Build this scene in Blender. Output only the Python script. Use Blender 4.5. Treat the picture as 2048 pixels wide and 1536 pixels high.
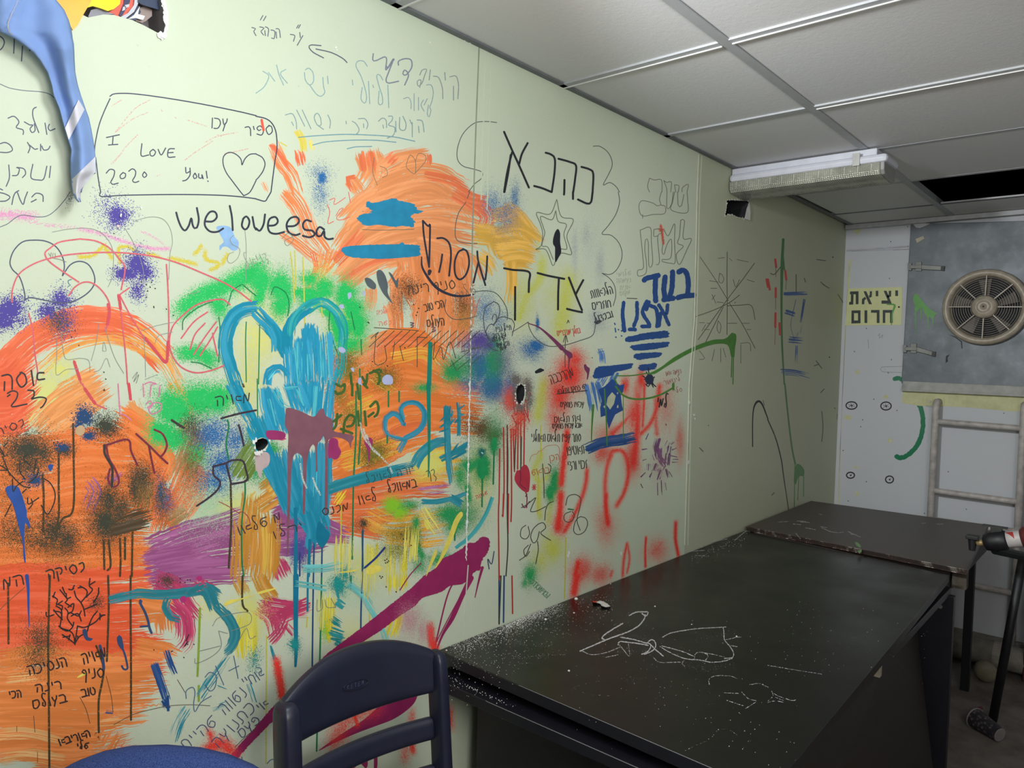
import bpy, bmesh, math, random
import numpy as np
from mathutils import Vector, Matrix
from mathutils.geometry import tessellate_polygon

for _o in list(bpy.data.objects):
    bpy.data.objects.remove(_o)
SC = bpy.context.scene
COL = SC.collection
random.seed(7)

# ------------------------------------------------------------------ camera
FPX, YAW, PIT, ROL = 1488.72, 0.709203, -0.0411717, 0.0261461
CAM = np.array([0.0, -1.3, 1.48])
_cy, _sy, _cp, _sp = math.cos(YAW), math.sin(YAW), math.cos(PIT), math.sin(PIT)
CF = np.array([_cp * _cy, _cp * _sy, _sp])
_r0 = np.array([_sy, -_cy, 0.0]); _u0 = np.cross(_r0, CF)
CR = math.cos(ROL) * _r0 + math.sin(ROL) * _u0
CU = math.cos(ROL) * _u0 - math.sin(ROL) * _r0
cam_data = bpy.data.cameras.new('camera')
cam_data.sensor_width = 36.0
cam_data.lens = FPX / 2048 * 36.0
cam_data.clip_start = 0.02
cam = bpy.data.objects.new('camera', cam_data)
M4 = Matrix.Identity(4)
for i in range(3):
    M4[i][0], M4[i][1], M4[i][2], M4[i][3] = CR[i], CU[i], -CF[i], CAM[i]
cam.matrix_world = M4
COL.objects.link(cam)
SC.camera = cam

# ------------------------------------------------------------------ light and exposure
SC.view_settings.view_transform = 'Standard'
SC.view_settings.look = 'None'
SC.view_settings.gamma = 1.0
SC.view_settings.use_curve_mapping = False
SC.view_settings.exposure = 0.0
SC.cycles.transparent_max_bounces = 64
SC.cycles.max_bounces = 8
SC.cycles.caustics_reflective = False
SC.cycles.caustics_refractive = False

world = bpy.data.worlds.new('world'); SC.world = world
world.use_nodes = True
world.node_tree.nodes['Background'].inputs[0].default_value = (0.8, 0.85, 0.9, 1)
world.node_tree.nodes['Background'].inputs[1].default_value = 0.0

def area_light(name, loc, target, sx, sy, watts, color):
    d = bpy.data.lights.new(name, 'AREA'); d.shape = 'RECTANGLE'
    d.size, d.size_y, d.energy, d.color = sx, sy, watts, color
    o = bpy.data.objects.new(name, d); COL.objects.link(o)
    o.location = loc
    o.rotation_euler = (Vector(target) - Vector(loc)).to_track_quat('-Z', 'Y').to_euler()
    return o
def point_light(name, loc, rad, watts, color):
    d = bpy.data.lights.new(name, 'POINT'); d.shadow_soft_size = rad; d.energy = watts; d.color = color
    o = bpy.data.objects.new(name, d); COL.objects.link(o); o.location = loc
    return o
# the lit tube lamp on the ceiling just above the frame, then an added spot and two added fill lights out of view
point_light('ceiling_lamp_light', (0.62, -0.80, 2.06), 0.12, 15.0, (0.95, 1.0, 1.0))
d_ = bpy.data.lights.new('back_wall_fill_spot', 'SPOT'); d_.energy = 125.0; d_.color = (0.97, 1.0, 1.0)  # added spot to brighten the back wall, not a separate real lamp
d_.spot_size = math.radians(70); d_.spot_blend = 0.9; d_.shadow_soft_size = 0.06
o_ = bpy.data.objects.new('back_wall_fill_spot', d_); COL.objects.link(o_); o_.location = (0.66, -0.36, 2.03)
o_.rotation_euler = (Vector((4.38, -1.15, 1.2)) - o_.location).to_track_quat('-Z', 'Y').to_euler()
point_light('rear_fill_light', (0.25, -1.9, 1.62), 0.35, 58.0, (1.0, 0.985, 0.94))  # added soft fill behind the camera, stands for no known lamp
point_light('rear_fill_weak', (1.2, -2.5, 1.9), 0.3, 4.0, (1.0, 0.99, 0.96))  # weak extra fill, added out of view

# ------------------------------------------------------------------ helpers
TILT_X, TILT_Y = 2.535, 0.03
FAR_X = 4.38
def ray(px, py):
    return CF + CR * ((px - 1024) / FPX) - CU * ((py - 768) / FPX)
def hit(px, py, axis, v):
    d = ray(px, py); t = (v - CAM[axis]) / d[axis]
    return CAM + d * t
_tn = np.array([-(TILT_Y) / (FAR_X - TILT_X), 1.0, 0.0])
def wall_pt(px, py, off=0.0):
    """pixel of the photograph -> point on the left wall (bent at the panel seam), off metres in front"""
    p = hit(px, py, 1, -off)
    if p[0] > TILT_X:
        d = ray(px, py)
        base = np.array([TILT_X, -off, 0.0])
        t = ((base - CAM) @ _tn) / (d @ _tn)
        p = CAM + d * t
    return p
def back_pt(px, py, off=0.0):
    return hit(px, py, 0, FAR_X - off)

def lin(h):
    h = h.lstrip('#'); c = [int(h[i:i + 2], 16) / 255 for i in (0, 2, 4)]
    return tuple(x / 12.92 if x <= .04045 else ((x + .055) / 1.055) ** 2.4 for x in c) + (1.0,)

_MATS = {}
class NT:
    def __init__(s, name):
        s.m = bpy.data.materials.new(name); s.m.use_nodes = True
        s.t = s.m.node_tree; s.n = s.t.nodes; s.b = s.n['Principled BSDF']
    def add(s, typ, **kw):
        n = s.n.new(typ)
        for k, v in kw.items(): setattr(n, k, v)
        return n
    def link(s, a, b): s.t.links.new(a, b)
    def coord(s, kind='Object'):
        return s.add('ShaderNodeTexCoord').outputs[kind]
    def noise(s, vec, scale, detail=4, rough=.5, dims='3D'):
        n = s.add('ShaderNodeTexNoise', noise_dimensions=dims)
        n.inputs['Scale'].default_value = scale; n.inputs['Detail'].default_value = detail; n.inputs['Roughness'].default_value = rough
        s.link(vec, n.inputs['Vector']); return n.outputs['Fac']
    def ramp(s, fac, stops):
        n = s.add('ShaderNodeValToRGB'); e = n.color_ramp.elements
        while len(e) < len(stops): e.new(0.5)
        for k, (p, c) in zip(e, stops):
            k.position = p; k.color = c if isinstance(c, tuple) else (c, c, c, 1)
        s.link(fac, n.inputs[0]); return n.outputs[0]
    def math(s, op, a, b=None, clamp=False):
        n = s.add('ShaderNodeMath', operation=op); n.use_clamp = clamp
        for i, v in enumerate((a, b)):
            if v is None: continue
            if isinstance(v, (int, float)): n.inputs[i].default_value = v
            else: s.link(v, n.inputs[i])
        return n.outputs[0]
    def mix(s, fac, a, b, blend='MIX'):
        n = s.add('ShaderNodeMix', data_type='RGBA', blend_type=blend)
        for sock, v in ((n.inputs[0], fac), (n.inputs[6], a), (n.inputs[7], b)):
            if isinstance(v, (int, float, tuple)): sock.default_value = v
            else: s.link(v, sock)
        return n.outputs[2]
    def bump(s, h, strength, dist=.002):
        n = s.add('ShaderNodeBump'); n.inputs['Strength'].default_value = strength; n.inputs['Distance'].default_value = dist
        s.link(h, n.inputs['Height']); s.link(n.outputs[0], s.b.inputs['Normal'])
    def mapping(s, vec, scale):
        n = s.add('ShaderNodeMapping'); n.inputs['Scale'].default_value = scale
        s.link(vec, n.inputs['Vector']); return n.outputs[0]
    def setp(s, rough=.5, metal=0, spec=.5):
        s.b.inputs['Roughness'].default_value = rough; s.b.inputs['Metallic'].default_value = metal
        s.b.inputs['Specular IOR Level'].default_value = spec

def plain(name, hexc, rough=.5, metal=0.0, var=.12, scale=25, bump=0.0, bscale=400, spec=.5):
    """a surface of one colour with faint procedural mottling"""
    if name in _MATS: return _MATS[name]
    t = NT(name); t.setp(rough, metal, spec)
    co = t.coord(); f = t.noise(co, scale, 5)
    c = lin(hexc); lo = tuple(x * (1 - var) for x in c[:3]) + (1,); hi = tuple(min(1, x * (1 + var)) for x in c[:3]) + (1,)
    t.link(t.ramp(f, [(.3, lo), (.7, hi)]), t.b.inputs['Base Color'])
    if bump: t.bump(t.noise(co, bscale, 3), bump, .001)
    _MATS[name] = t.m; return t.m

def link_obj(name, me, parent=None):
    o = bpy.data.objects.new(name, me); COL.objects.link(o)
    if parent is not None:
        o.parent = parent
        o.matrix_parent_inverse = parent.matrix_basis.inverted()
    return o
def obj(name, bm, mat, parent=None, smooth=False, bevel=0.0, label=None):
    me = bpy.data.meshes.new(name); bm.normal_update(); bm.to_mesh(me); bm.free()
    if mat is not None: me.materials.append(mat)
    if smooth:
        for p in me.polygons: p.use_smooth = True
    o = link_obj(name, me, parent)
    if bevel:
        b = o.modifiers.new('bevel', 'BEVEL'); b.width = bevel; b.segments = 2; b.limit_method = 'ANGLE'; b.angle_limit = .7
    if label: o['label'] = label
    return o
def thing(name, label, cat, loc=(0, 0, 0), group=None, kind=None):
    o = bpy.data.objects.new(name, None); COL.objects.link(o); o.location = loc
    o.empty_display_size = .05
    tag(o, label, cat, group, kind); return o
def tag(o, label=None, cat=None, group=None, kind=None):
    if label: o['label'] = label
    if cat: o['category'] = cat
    if group: o['group'] = group
    if kind: o['kind'] = kind
    return o
def box(bm, x0, x1, y0, y1, z0, z1):
    v = [bm.verts.new((x, y, z)) for z in (z0, z1) for x, y in ((x0, y0), (x1, y0), (x1, y1), (x0, y1))]
    for f in ((3, 2, 1, 0), (4, 5, 6, 7), (0, 1, 5, 4), (1, 2, 6, 5), (2, 3, 7, 6), (3, 0, 4, 7)):
        bm.faces.new([v[i] for i in f])
    return bm
def BX(*a): return box(bmesh.new(), *a)
def hexa(bm, bot, top):
    """a solid between two matching polygons"""
    b = [bm.verts.new(p) for p in bot]; t = [bm.verts.new(p) for p in top]; n = len(b)
    bm.faces.new(b[::-1]); bm.faces.new(t)
    for i in range(n): bm.faces.new((b[i], b[(i + 1) % n], t[(i + 1) % n], t[i]))
    bmesh.ops.recalc_face_normals(bm, faces=bm.faces[:])
    return bm
def tube(bm, pts, rad, seg=12, caps=True):
    pts = [Vector(p) for p in pts]; n = len(pts)
    rad = rad if isinstance(rad, (list, tuple)) else [rad] * n
    rings = []; up = None
    for i, p in enumerate(pts):
        d = (pts[min(i + 1, n - 1)] - pts[max(i - 1, 0)]).normalized()
        if up is None:
            up = Vector((0, 0, 1)) if abs(d.z) < .9 else Vector((1, 0, 0))
        a = d.cross(up).normalized(); b = a.cross(d).normalized(); up = b
        rings.append([bm.verts.new(p + (a * math.cos(2 * math.pi * k / seg) + b * math.sin(2 * math.pi * k / seg)) * rad[i]) for k in range(seg)])
    for r0, r1 in zip(rings, rings[1:]):
        for k in range(seg): bm.faces.new((r0[k], r0[(k + 1) % seg], r1[(k + 1) % seg], r1[k]))
    if caps: bm.faces.new(rings[0][::-1]); bm.faces.new(rings[-1])
    bmesh.ops.recalc_face_normals(bm, faces=bm.faces[:])
    return bm
def TUBE(*a, **k): return tube(bmesh.new(), *a, **k)
def lathe(bm, prof, origin, axis, seg=48, closed=False):
    """prof: (distance along axis, radius)"""
    ax = Vector(axis).normalized(); up = Vector((0, 0, 1)) if abs(ax.z) < .9 else Vector((1, 0, 0))
    a = ax.cross(up).normalized(); b = a.cross(ax); o = Vector(origin)
    rings = [[bm.verts.new(o + ax * h + (a * math.cos(2 * math.pi * k / seg) + b * math.sin(2 * math.pi * k / seg)) * r) for k in range(seg)] for h, r in prof]
    pairs = list(zip(rings, rings[1:]))
    if closed: pairs.append((rings[-1], rings[0]))
    for r0, r1 in pairs:
        for k in range(seg): bm.faces.new((r0[k], r0[(k + 1) % seg], r1[(k + 1) % seg], r1[k]))
    if not closed:
        bm.faces.new(rings[0][::-1]); bm.faces.new(rings[-1])
    bmesh.ops.recalc_face_normals(bm, faces=bm.faces[:])
    return bm
def LATHE(*a, **k): return lathe(bmesh.new(), *a, **k)
def extrude_poly(pts, vec):
    bm = bmesh.new(); pts = [Vector(p) for p in pts]; v = Vector(vec)
    return hexa(bm, pts, [p + v for p in pts])

# ------------------------------------------------------------------ room shell
def wall_material(name, hexc, dirt, stipple=.25):
    t = NT(name); t.setp(.55, 0, .35); co = t.coord()
    c = lin(hexc); d = lin(dirt)
    big = t.ramp(t.noise(co, 1.6, 6, .6), [(.40, 0.0), (.75, .55)])
    col = t.mix(big, c, d)
    spots = t.ramp(t.noise(co, 60, 3), [(.72, 0.0), (.80, .35)])
    col = t.mix(spots, col, lin('#8b9077'))
    t.link(col, t.b.inputs['Base Color'])
    t.bump(t.noise(co, 140, 4, .6), stipple, .002)
    return t.m
M_WALL = wall_material('pale_green_wall_paint', '#d2dcc6', '#cad3b8')
M_WALLB = wall_material('white_wall_paint', '#c9ccd2', '#c0c3ca', .15)
M_CAV = plain('wall_cavity_shade', '#26272b', .9)
M_PLASTER = plain('broken_white_plaster', '#eeeeea', .9, bump=.8, bscale=150)

FOOT = [(-1.3, 0), (TILT_X, 0), (FAR_X, TILT_Y), (FAR_X, .10), (-1.3, .10)]
bm = bmesh.new()
hexa(bm, [(x, y, 0) for x, y in FOOT], [(x, y, 2.30) for x, y in FOOT])
wall_left = obj('wall_left', bm, M_WALL)
tag(wall_left, kind='structure')
HOLES = {
 'corner': [(120, -70), (135, -20), (158, 26), (176, 35), (207, 29), (228, 30), (242, 34), (264, 40), (288, 51), (316, 66), (325, 74), (330, 53), (328, 26), (322, 0), (318, -70)],
 'mid': [(510, 884), (516, 879), (526, 876), (536, 880), (536, 888), (530, 896), (522, 902), (514, 906), (512, 897)],
 'right': [(1036, 770), (1043, 768), (1049, 774), (1049, 790), (1046, 801), (1040, 808), (1035, 808), (1031, 803), (1033, 792), (1031, 782)],
 'fixture': [(1454, 400), (1453, 418), (1450, 432), (1458, 428), (1466, 430), (1476, 434), (1491, 437), (1493, 428), (1497, 416), (1497, 402)],
}
cutters = []
for k, poly in HOLES.items():
    a = [wall_pt(x, y) - np.array([0, .03, 0]) for x, y in poly]
    b = [p + np.array([0, .25, 0]) for p in a]
    cb = hexa(bmesh.new(), [tuple(p) for p in a], [tuple(p) for p in b])
    c = obj('cutter', cb, None); cutters.append(c)
    md = wall_left.modifiers.new('hole', 'BOOLEAN'); md.operation = 'DIFFERENCE'; md.solver = 'EXACT'; md.object = c
dg = bpy.context.evaluated_depsgraph_get()
new_me = bpy.data.meshes.new_from_object(wall_left.evaluated_get(dg))
wall_left.modifiers.clear(); wall_left.data = new_me; new_me.name = 'wall_left'
if not new_me.materials: new_me.materials.append(M_WALL)
new_me.materials.append(wall_material('olive_far_panel', '#c3c8ae', '#b9bea2'))  # far panel a little darker and more olive than the near wall
new_me.materials.append(M_CAV); new_me.materials.append(plain('grey_inner_plaster', '#8d898a', .9))
for p_ in new_me.polygons:
    if abs(p_.normal.y) < .5 and abs(p_.normal.x) < 1.01 and .05 < p_.center.z < 2.25 and -1.2 < p_.center.x < 4.3: p_.material_index = 2 if p_.center.x > .66 else 3  # inner faces of the small holes coloured dark to stand for shade
    elif p_.center.x > TILT_X + .05 and abs(p_.normal.y) > .5: p_.material_index = 1
for c in cutters: bpy.data.objects.remove(c)
obj('wall_cavity', BX(-1.3, FAR_X, .16, .17, 0, 2.3), M_CAV, wall_left)

def back_rect(bm, x0, y0, x1, y1, off0, off1):
    a = [(x0, y0), (x1, y0), (x1, y1), (x0, y1)]
    return hexa(bm, [back_pt(*p, off0) for p in a], [back_pt(*p, off0) - np.array([off1 - off0, 0, 0]) for p in a])
def back_box(yl, yr, z0, z1, o0, o1): return BX(FAR_X - o1, FAR_X - o0, yr, yl, z0, z1)

wall_back = tag(obj('wall_back', BX(FAR_X, FAR_X + .1, -3.0, .2, 0, 2.3), M_WALLB), kind='structure')
M_OFFW = plain('off_white_paint', '#8e8e8a', .7)
tag(obj('wall_right', BX(-1.4, FAR_X, -3.1, -3.0, 0, 2.3), M_OFFW), kind='structure')
tag(obj('wall_front', BX(-1.4, -1.3, -3.0, .1, 0, 2.3), M_OFFW), kind='structure')
t = NT('dirty_concrete_floor'); t.setp(.75, 0, .3); co = t.coord()
t.link(t.mix(t.ramp(t.noise(co, 5, 7, .65), [(.4, 0.0), (.65, 1.0)]), lin('#77706a'), lin('#5b524b')), t.b.inputs['Base Color'])
t.bump(t.noise(co, 60, 4), .3, .003)
tag(obj('floor', BX(-1.4, FAR_X + .1, -3.1, .1, -.1, 0), t.m), kind='structure')

# ceiling: dark void above, tees, mineral fibre panels
CZ = 2.235
M_TEE = plain('grey_white_tee_paint', '#a9acb0', .45, var=.05)
M_TEE_EDGE = plain('bright_tee_edge', '#d9d9d8', .4, var=.03)
t = NT('mineral_fibre_tile'); t.setp(.6, 0, .45); co = t.coord()
sp = t.noise(co, 90, 3, .6)
pin = t.ramp(t.noise(co, 210, 2, .7), [(.66, 0.0), (.70, 1.0)])
c = t.mix(t.ramp(t.noise(co, 2.0, 4), [(.4, 0.0), (.7, .5)]), lin('#d9dadd'), lin('#dad5d1'))
t.link(t.mix(pin, c, lin('#dcdcdc')), t.b.inputs['Base Color'])
t.bump(t.math('ADD', sp, pin), .3, .0015)
M_TILE = t.m
t = NT('ceiling_void'); t.setp(.9); t.b.inputs['Base Color'].default_value = lin('#5a5d68')
ceiling = tag(obj('ceiling', BX(-1.4, FAR_X + .1, -3.1, .1, 2.62, 2.7), t.m), kind='structure')
mains = [0.0, -0.49, -1.69, -2.89]
cross = [-1.3, -.71, -.11, .49, 1.085, 1.695, 2.284, 2.87, 3.44, 4.01, FAR_X]
MISSING = {(8, 1)}
for i in range(len(cross) - 1):
    for j in range(3):
        if (i, j) in MISSING: continue
        y1 = mains[j] - (.012 if j else .0); y0 = mains[j + 1] + .012
        x0, x1 = cross[i] + .010, cross[i + 1] - .010
        if j == 0 and i == 8: y1 -= .03
        obj('ceiling_tile', BX(x0, x1, y0, y1, CZ + .004, CZ + .016), M_TILE, ceiling, bevel=.002)
for y in mains[1:]:
    obj('main_tee', BX(-1.3, FAR_X, y - .013, y + .013, CZ, CZ + .004), M_TEE, ceiling)
    obj('main_tee_web', BX(-1.3, FAR_X, y - .002, y + .002, CZ + .004, CZ + .04), M_TEE, ceiling)
for x in cross[1:-1]:
    for j in range(3):
        y1 = mains[j] - (.013 if j else .0); y0 = mains[j + 1] + .013
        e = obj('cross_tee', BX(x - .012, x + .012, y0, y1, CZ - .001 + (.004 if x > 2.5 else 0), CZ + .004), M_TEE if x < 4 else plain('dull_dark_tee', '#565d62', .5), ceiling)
        if x < 2.0 or (x < 2.5 and j == 1): obj('tee_lip', BX(x + .0085, x + .0125, y0, y1, CZ - .0035, CZ - .001), M_TEE_EDGE, e)
obj('wall_angle', BX(-1.3, FAR_X, -.018, 0.0, CZ - .001, CZ + .003), plain('dark_wall_angle', '#6f7378', .6), ceiling)
obj('wall_angle', BX(FAR_X - .03, FAR_X, -3.0, 0.0, CZ - .001, CZ + .003), M_TEE, ceiling)

# raised joints in the left wall
def wall_strip(pts, w, thick, name, mat, parent=None):
    bm = bmesh.new()
    l = [wall_pt(x - w / 2, y) for x, y in pts]; r = [wall_pt(x + w / 2, y) for x, y in pts]
    for i in range(len(pts) - 1):
        q = [l[i], r[i], r[i + 1], l[i + 1]]
        hexa(bm, [tuple(p + np.array([0, .001, 0])) for p in q], [tuple(p - np.array([0, thick, 0])) for p in q])
    return obj(name, bm, mat, parent)
wall_strip([(958, 95), (952, 245), (945, 455), (941, 700), (940, 790)], 2.6, .0005, 'panel_seam', plain('dusky_seam_line', '#9aa08c', .8), wall_left)
wall_strip([(972, 103), (965, 300), (962, 400)], 2.2, .0007, 'panel_seam', M_WALL, wall_left)
wall_strip([(984, 108), (977, 330), (974, 420)], 2.4, .0004, 'panel_seam', M_WALL, wall_left)
wall_strip([(1398, 309), (1395, 384), (1389, 640), (1379, 768), (1370, 1090)], 2.0, .0010, 'panel_seam', plain('pale_seam_filler', '#d2d4bf', .8), wall_left)
wall_strip([(1404, 312), (1400, 384), (1394, 640), (1384, 768), (1376, 1090)], 2.2, .0005, 'panel_seam', M_WALL, wall_left)
wall_strip([(936, 1130), (931, 1200), (928, 1272)], 2.2, .0007, 'panel_seam', M_WALL, wall_left)
wall_strip([(947, 1160), (941, 1266)], 2.4, .0004, 'panel_seam', M_WALL, wall_left)
bm = bmesh.new()
rs = random.Random(3)
def chip(bm, x, y, rx, ry, thick=.002, n=7, P=wall_pt, rnd=rs):
    pts = []
    for k in range(n):
        a = 2 * math.pi * k / n; q = rnd.uniform(.6, 1.15)
        pts.append((x + math.cos(a) * rx * q, y + math.sin(a) * ry * q))
    thick *= rnd.uniform(.6, 1.3); hi = [tuple(P(*p, thick)) for p in pts]; lo = [tuple(P(*p, -.0005)) for p in pts]
    hexa(bm, lo, hi)
for y in list(range(575, 760, 14)) + list(range(764, 1120, 5)):
    t_ = (y - 560) / 620; x = 944 - 13 * t_
    r_ = 1.0 if y < 764 else 1.7
    chip(bm, x + rs.uniform(-.7, .7), y, r_ * 1.25 * rs.uniform(.5, 1.2), rs.uniform(3, 6))
for x, y in ((1379, 805), (1388, 830), (1390, 838), (1377, 925), (1138, 1106), (1136, 1112), (1242, 1106), (975, 97), (982, 101), (990, 104), (998, 108), (940, 83), (930, 79), (860, 85), (672, 95), (674, 100), (242, 430), (283, 416), (236, 452)):
    chip(bm, x, y, rs.uniform(1.5, 3), rs.uniform(2, 5))
obj('paint_chip', bm, M_PLASTER, wall_left, label='white chips where the wall paint has flaked')
# torn edges of the holes
for k, th in (('mid', .003), ('right', .003), ('corner', .004), ('fixture', .003)):
    bm = bmesh.new(); P_ = HOLES[k]; n = len(P_)
    for i in range(n):
        (x0, y0), (x1, y1) = P_[i], P_[(i + 1) % n]
        if min(y0, y1) < -5: continue
        m = max(1, int(math.hypot(x1 - x0, y1 - y0) / 4))
        for s in range(m):
            f = (s + .5) / m
            if k == 'corner' and not (x0 > 300): continue
            if k == 'mid' and (y0 + y1) / 2 < 880: continue
            if k == 'fixture' and x0 > 1470 and y0 < 425 and x0 < 1490: continue
            rr = {'corner': 6, 'mid': 4.0, 'right': 2.6, 'fixture': 1.8}[k]
            cx = sum(p[0] for p in P_) / n; cy = sum(p[1] for p in P_) / n
            if k in ('mid', 'right') and rs.random() < .25: continue
            x, y = x0 + (x1 - x0) * f + rs.uniform(-1.2, 1.2), y0 + (y1 - y0) * f + rs.uniform(-1.2, 1.2)
            dx, dy = x - cx, y - cy; L = math.hypot(dx, dy)
            chip(bm, x + dx / L * rr * .6, y + dy / L * rr * .6, rr * rs.uniform(.4, 1.2), rr * rs.uniform(.5, 1.5), th, 9)
    obj('torn_plaster', bm, M_PLASTER, wall_left, label='white torn plaster round a hole in the wall')
obj('torn_plaster', hexa(bmesh.new(), [tuple(wall_pt(x, y, -.0005)) for x, y in ((1493, 418), (1499, 402), (1501, 425), (1500, 441), (1489, 437))], [tuple(wall_pt(x, y, .006)) for x, y in ((1493, 418), (1499, 402), (1501, 425), (1500, 441), (1489, 437))]), M_PLASTER, wall_left)

# ------------------------------------------------------------------ back wall fittings
def poly_slab(pts, P, o0, o1):
    return hexa(bmesh.new(), [tuple(P(x, y, o0)) for x, y in pts], [tuple(P(x, y, o1)) for x, y in pts])
M_YEL = plain('pale_yellow_paint', '#cdcda0', .7)
def back_patch(pts, off, mat, name, parent, label=None):
    """a thin coat of paint on the back wall"""
    return obj(name, poly_slab(pts, back_pt, -.001, off), mat, parent, label=label)
back_patch([(1806, 781), (2060, 794), (2060, 824), (2010, 822), (1940, 815), (1880, 812), (1840, 812), (1804, 806)], .0015, M_YEL, 'yellow_band', wall_back, 'pale yellow painted band under the vent hatch')
for pts in ([(1769, 790), (1776, 789), (1776, 797), (1766, 796)], [(1690, 830), (1704, 832), (1702, 840), (1689, 838)], [(1775, 877), (1783, 877), (1783, 885), (1777, 885)], [(1706, 933), (1718, 933), (1718, 936), (1706, 936)], [(1711, 984), (1718, 984), (1719, 991), (1712, 992)], [(1710, 741), (1719, 740), (1719, 748), (1711, 748)], [(1697, 520), (1702, 520), (1690, 700), (1682, 850), (1679, 1008), (1676, 1008)], [(1712, 455), (1725, 458), (1715, 470), (1707, 462)]):
    back_patch(pts, .0008, M_YEL, 'yellow_paint_dab', wall_back)
# faint upper ledge and plaster panel joints on the back wall
M_WB2 = plain('shelf_edge_white', '#b9bbc0', .6)
obj('wall_ledge', BX(FAR_X - .012, FAR_X, -.29, .02, 2.098, 2.106), M_WB2, wall_back)
obj('wall_ledge', BX(FAR_X - .05, FAR_X, -1.2, .02, 2.214, 2.236), M_WB2, wall_back)

t = NT('brushed_grey_steel'); t.setp(.5, .25, .4); co = t.coord()
f = t.noise(t.mapping(co, (1, 6, 6)), 3.0, 6, .65)
t.link(t.ramp(f, [(.3, lin('#5e646a')), (.55, lin('#676d73')), (.75, lin('#757b83'))]), t.b.inputs['Base Color'])
rg = t.ramp(t.noise(co, 9, 5), [(.35, .40), (.7, .50)]); t.link(rg, t.b.inputs['Roughness'])
t.bump(t.noise(t.mapping(co, (1, 1, 14)), 40, 3), .08, .001)
M_STEEL = t.m
M_FRAMEW = plain('worn_white_frame', '#a8a8a4', .6, var=.2)
hatch = thing('vent_hatch', 'grey steel vent hatch with round fan, set in the back wall above the ladder', 'hatch', (FAR_X, -.7, 1.34))
obj('hatch_plate', poly_slab([(1822, 448), (2120, 440), (2120, 778), (1803, 766)], back_pt, 0, .018), M_STEEL, hatch, bevel=.002)
obj('hatch_frame', poly_slab([(1806, 762), (2120, 776), (2120, 796), (1803, 779)], back_pt, 0, .034), M_FRAMEW, hatch, bevel=.003, label='worn white bottom edge of the hatch frame')
obj('frame_bead', poly_slab([(1803, 778), (2120, 792), (2120, 797), (1803, 782)], back_pt, .0, .042), M_FRAMEW, hatch, bevel=.001)
M_LATCH = plain('dull_steel_latch', '#6d6f6b', .45, .6)
for (x0, y0), (x1, y1), base in (((1816, 533), (1884, 537), 0), ((1806, 697), (1866, 708), 1)):
    lt = obj('latch', poly_slab([(x0 + 26, y0 - 4), (x1, y1 - 5), (x1, y1 + 4), (x0 + 26, y0 + 6)], back_pt, .018, .034), M_LATCH, hatch, bevel=.002)
    obj('latch_keeper', poly_slab([(x0, y0 - 7), (x0 + 7, y0 - 7), (x0 + 7, y0 + 8), (x0, y0 + 8)], back_pt, .0, .036), M_LATCH, lt, bevel=.001)
    obj('latch_keeper', poly_slab([(x0 + 15, y0 - 10), (x0 + 27, y0 - 10), (x0 + 27, y0 + 9), (x0 + 15, y0 + 9)], back_pt, .018, .030), M_LATCH, lt, bevel=.001)
    obj('latch_arm', poly_slab([(x0 + 4, y0 - 3), (x0 + 27, y0 - 3), (x0 + 27, y0 + 4), (x0 + 4, y0 + 4)], back_pt, .02, .040), M_LATCH, lt, bevel=.001)
    obj('latch_tip', poly_slab([(x1 - 2, y1 - 5), (x1 + 5, y1 - 5), (x1 + 4, y1 + 5), (x1 - 3, y1 + 4)], back_pt, .018, .036), plain('dark_latch_tip', '#2f302f', .5), lt)
obj('tape_strip', poly_slab([(1831, 478), (1846, 472), (1849, 477), (1834, 486)], back_pt, .018, .0195), plain('masking_tape', '#b9b2a0', .8), hatch, label='scrap of beige tape at top left of the plate')
obj('paint_edge', poly_slab([(1825, 447), (1836, 446), (1862, 447), (1850, 452), (1840, 456), (1832, 455)], back_pt, .018, .019), M_WB2, hatch)
# green splash on the plate
M_SPL = plain('green_splash', '#4f9a35', .4)
gp = [(1828, 590), (1832, 587), (1838, 592), (1846, 604), (1858, 616), (1872, 626), (1878, 625), (1870, 630), (1866, 640), (1860, 634), (1856, 636), (1850, 628), (1844, 616), (1838, 618), (1834, 624), (1829, 610), (1826, 598)]
obj('paint_splash', poly_slab(gp, back_pt, .018, .0192), M_SPL, hatch, label='green paint splash on the steel plate')
for x, y0, y1 in ((1831, 615, 668), (1856, 630, 660), (1842, 612, 640), (1866, 635, 650)):
    obj('paint_run', poly_slab([(x - 1.6, y0), (x + 1.6, y0), (x + .6, y1), (x - .6, y1)], back_pt, .018, .0188), M_SPL, hatch)
for p in ([(1896, 669), (1911, 673), (1924, 683), (1925, 697), (1923, 697), (1922, 684), (1910, 675)], [(1892, 712), (1899, 709), (1895, 716), (1896, 723), (1891, 726)]):
    obj('scuff', poly_slab(p, back_pt, .018, .0188), plain('black_scuff', '#26262a', .6), hatch)

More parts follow.
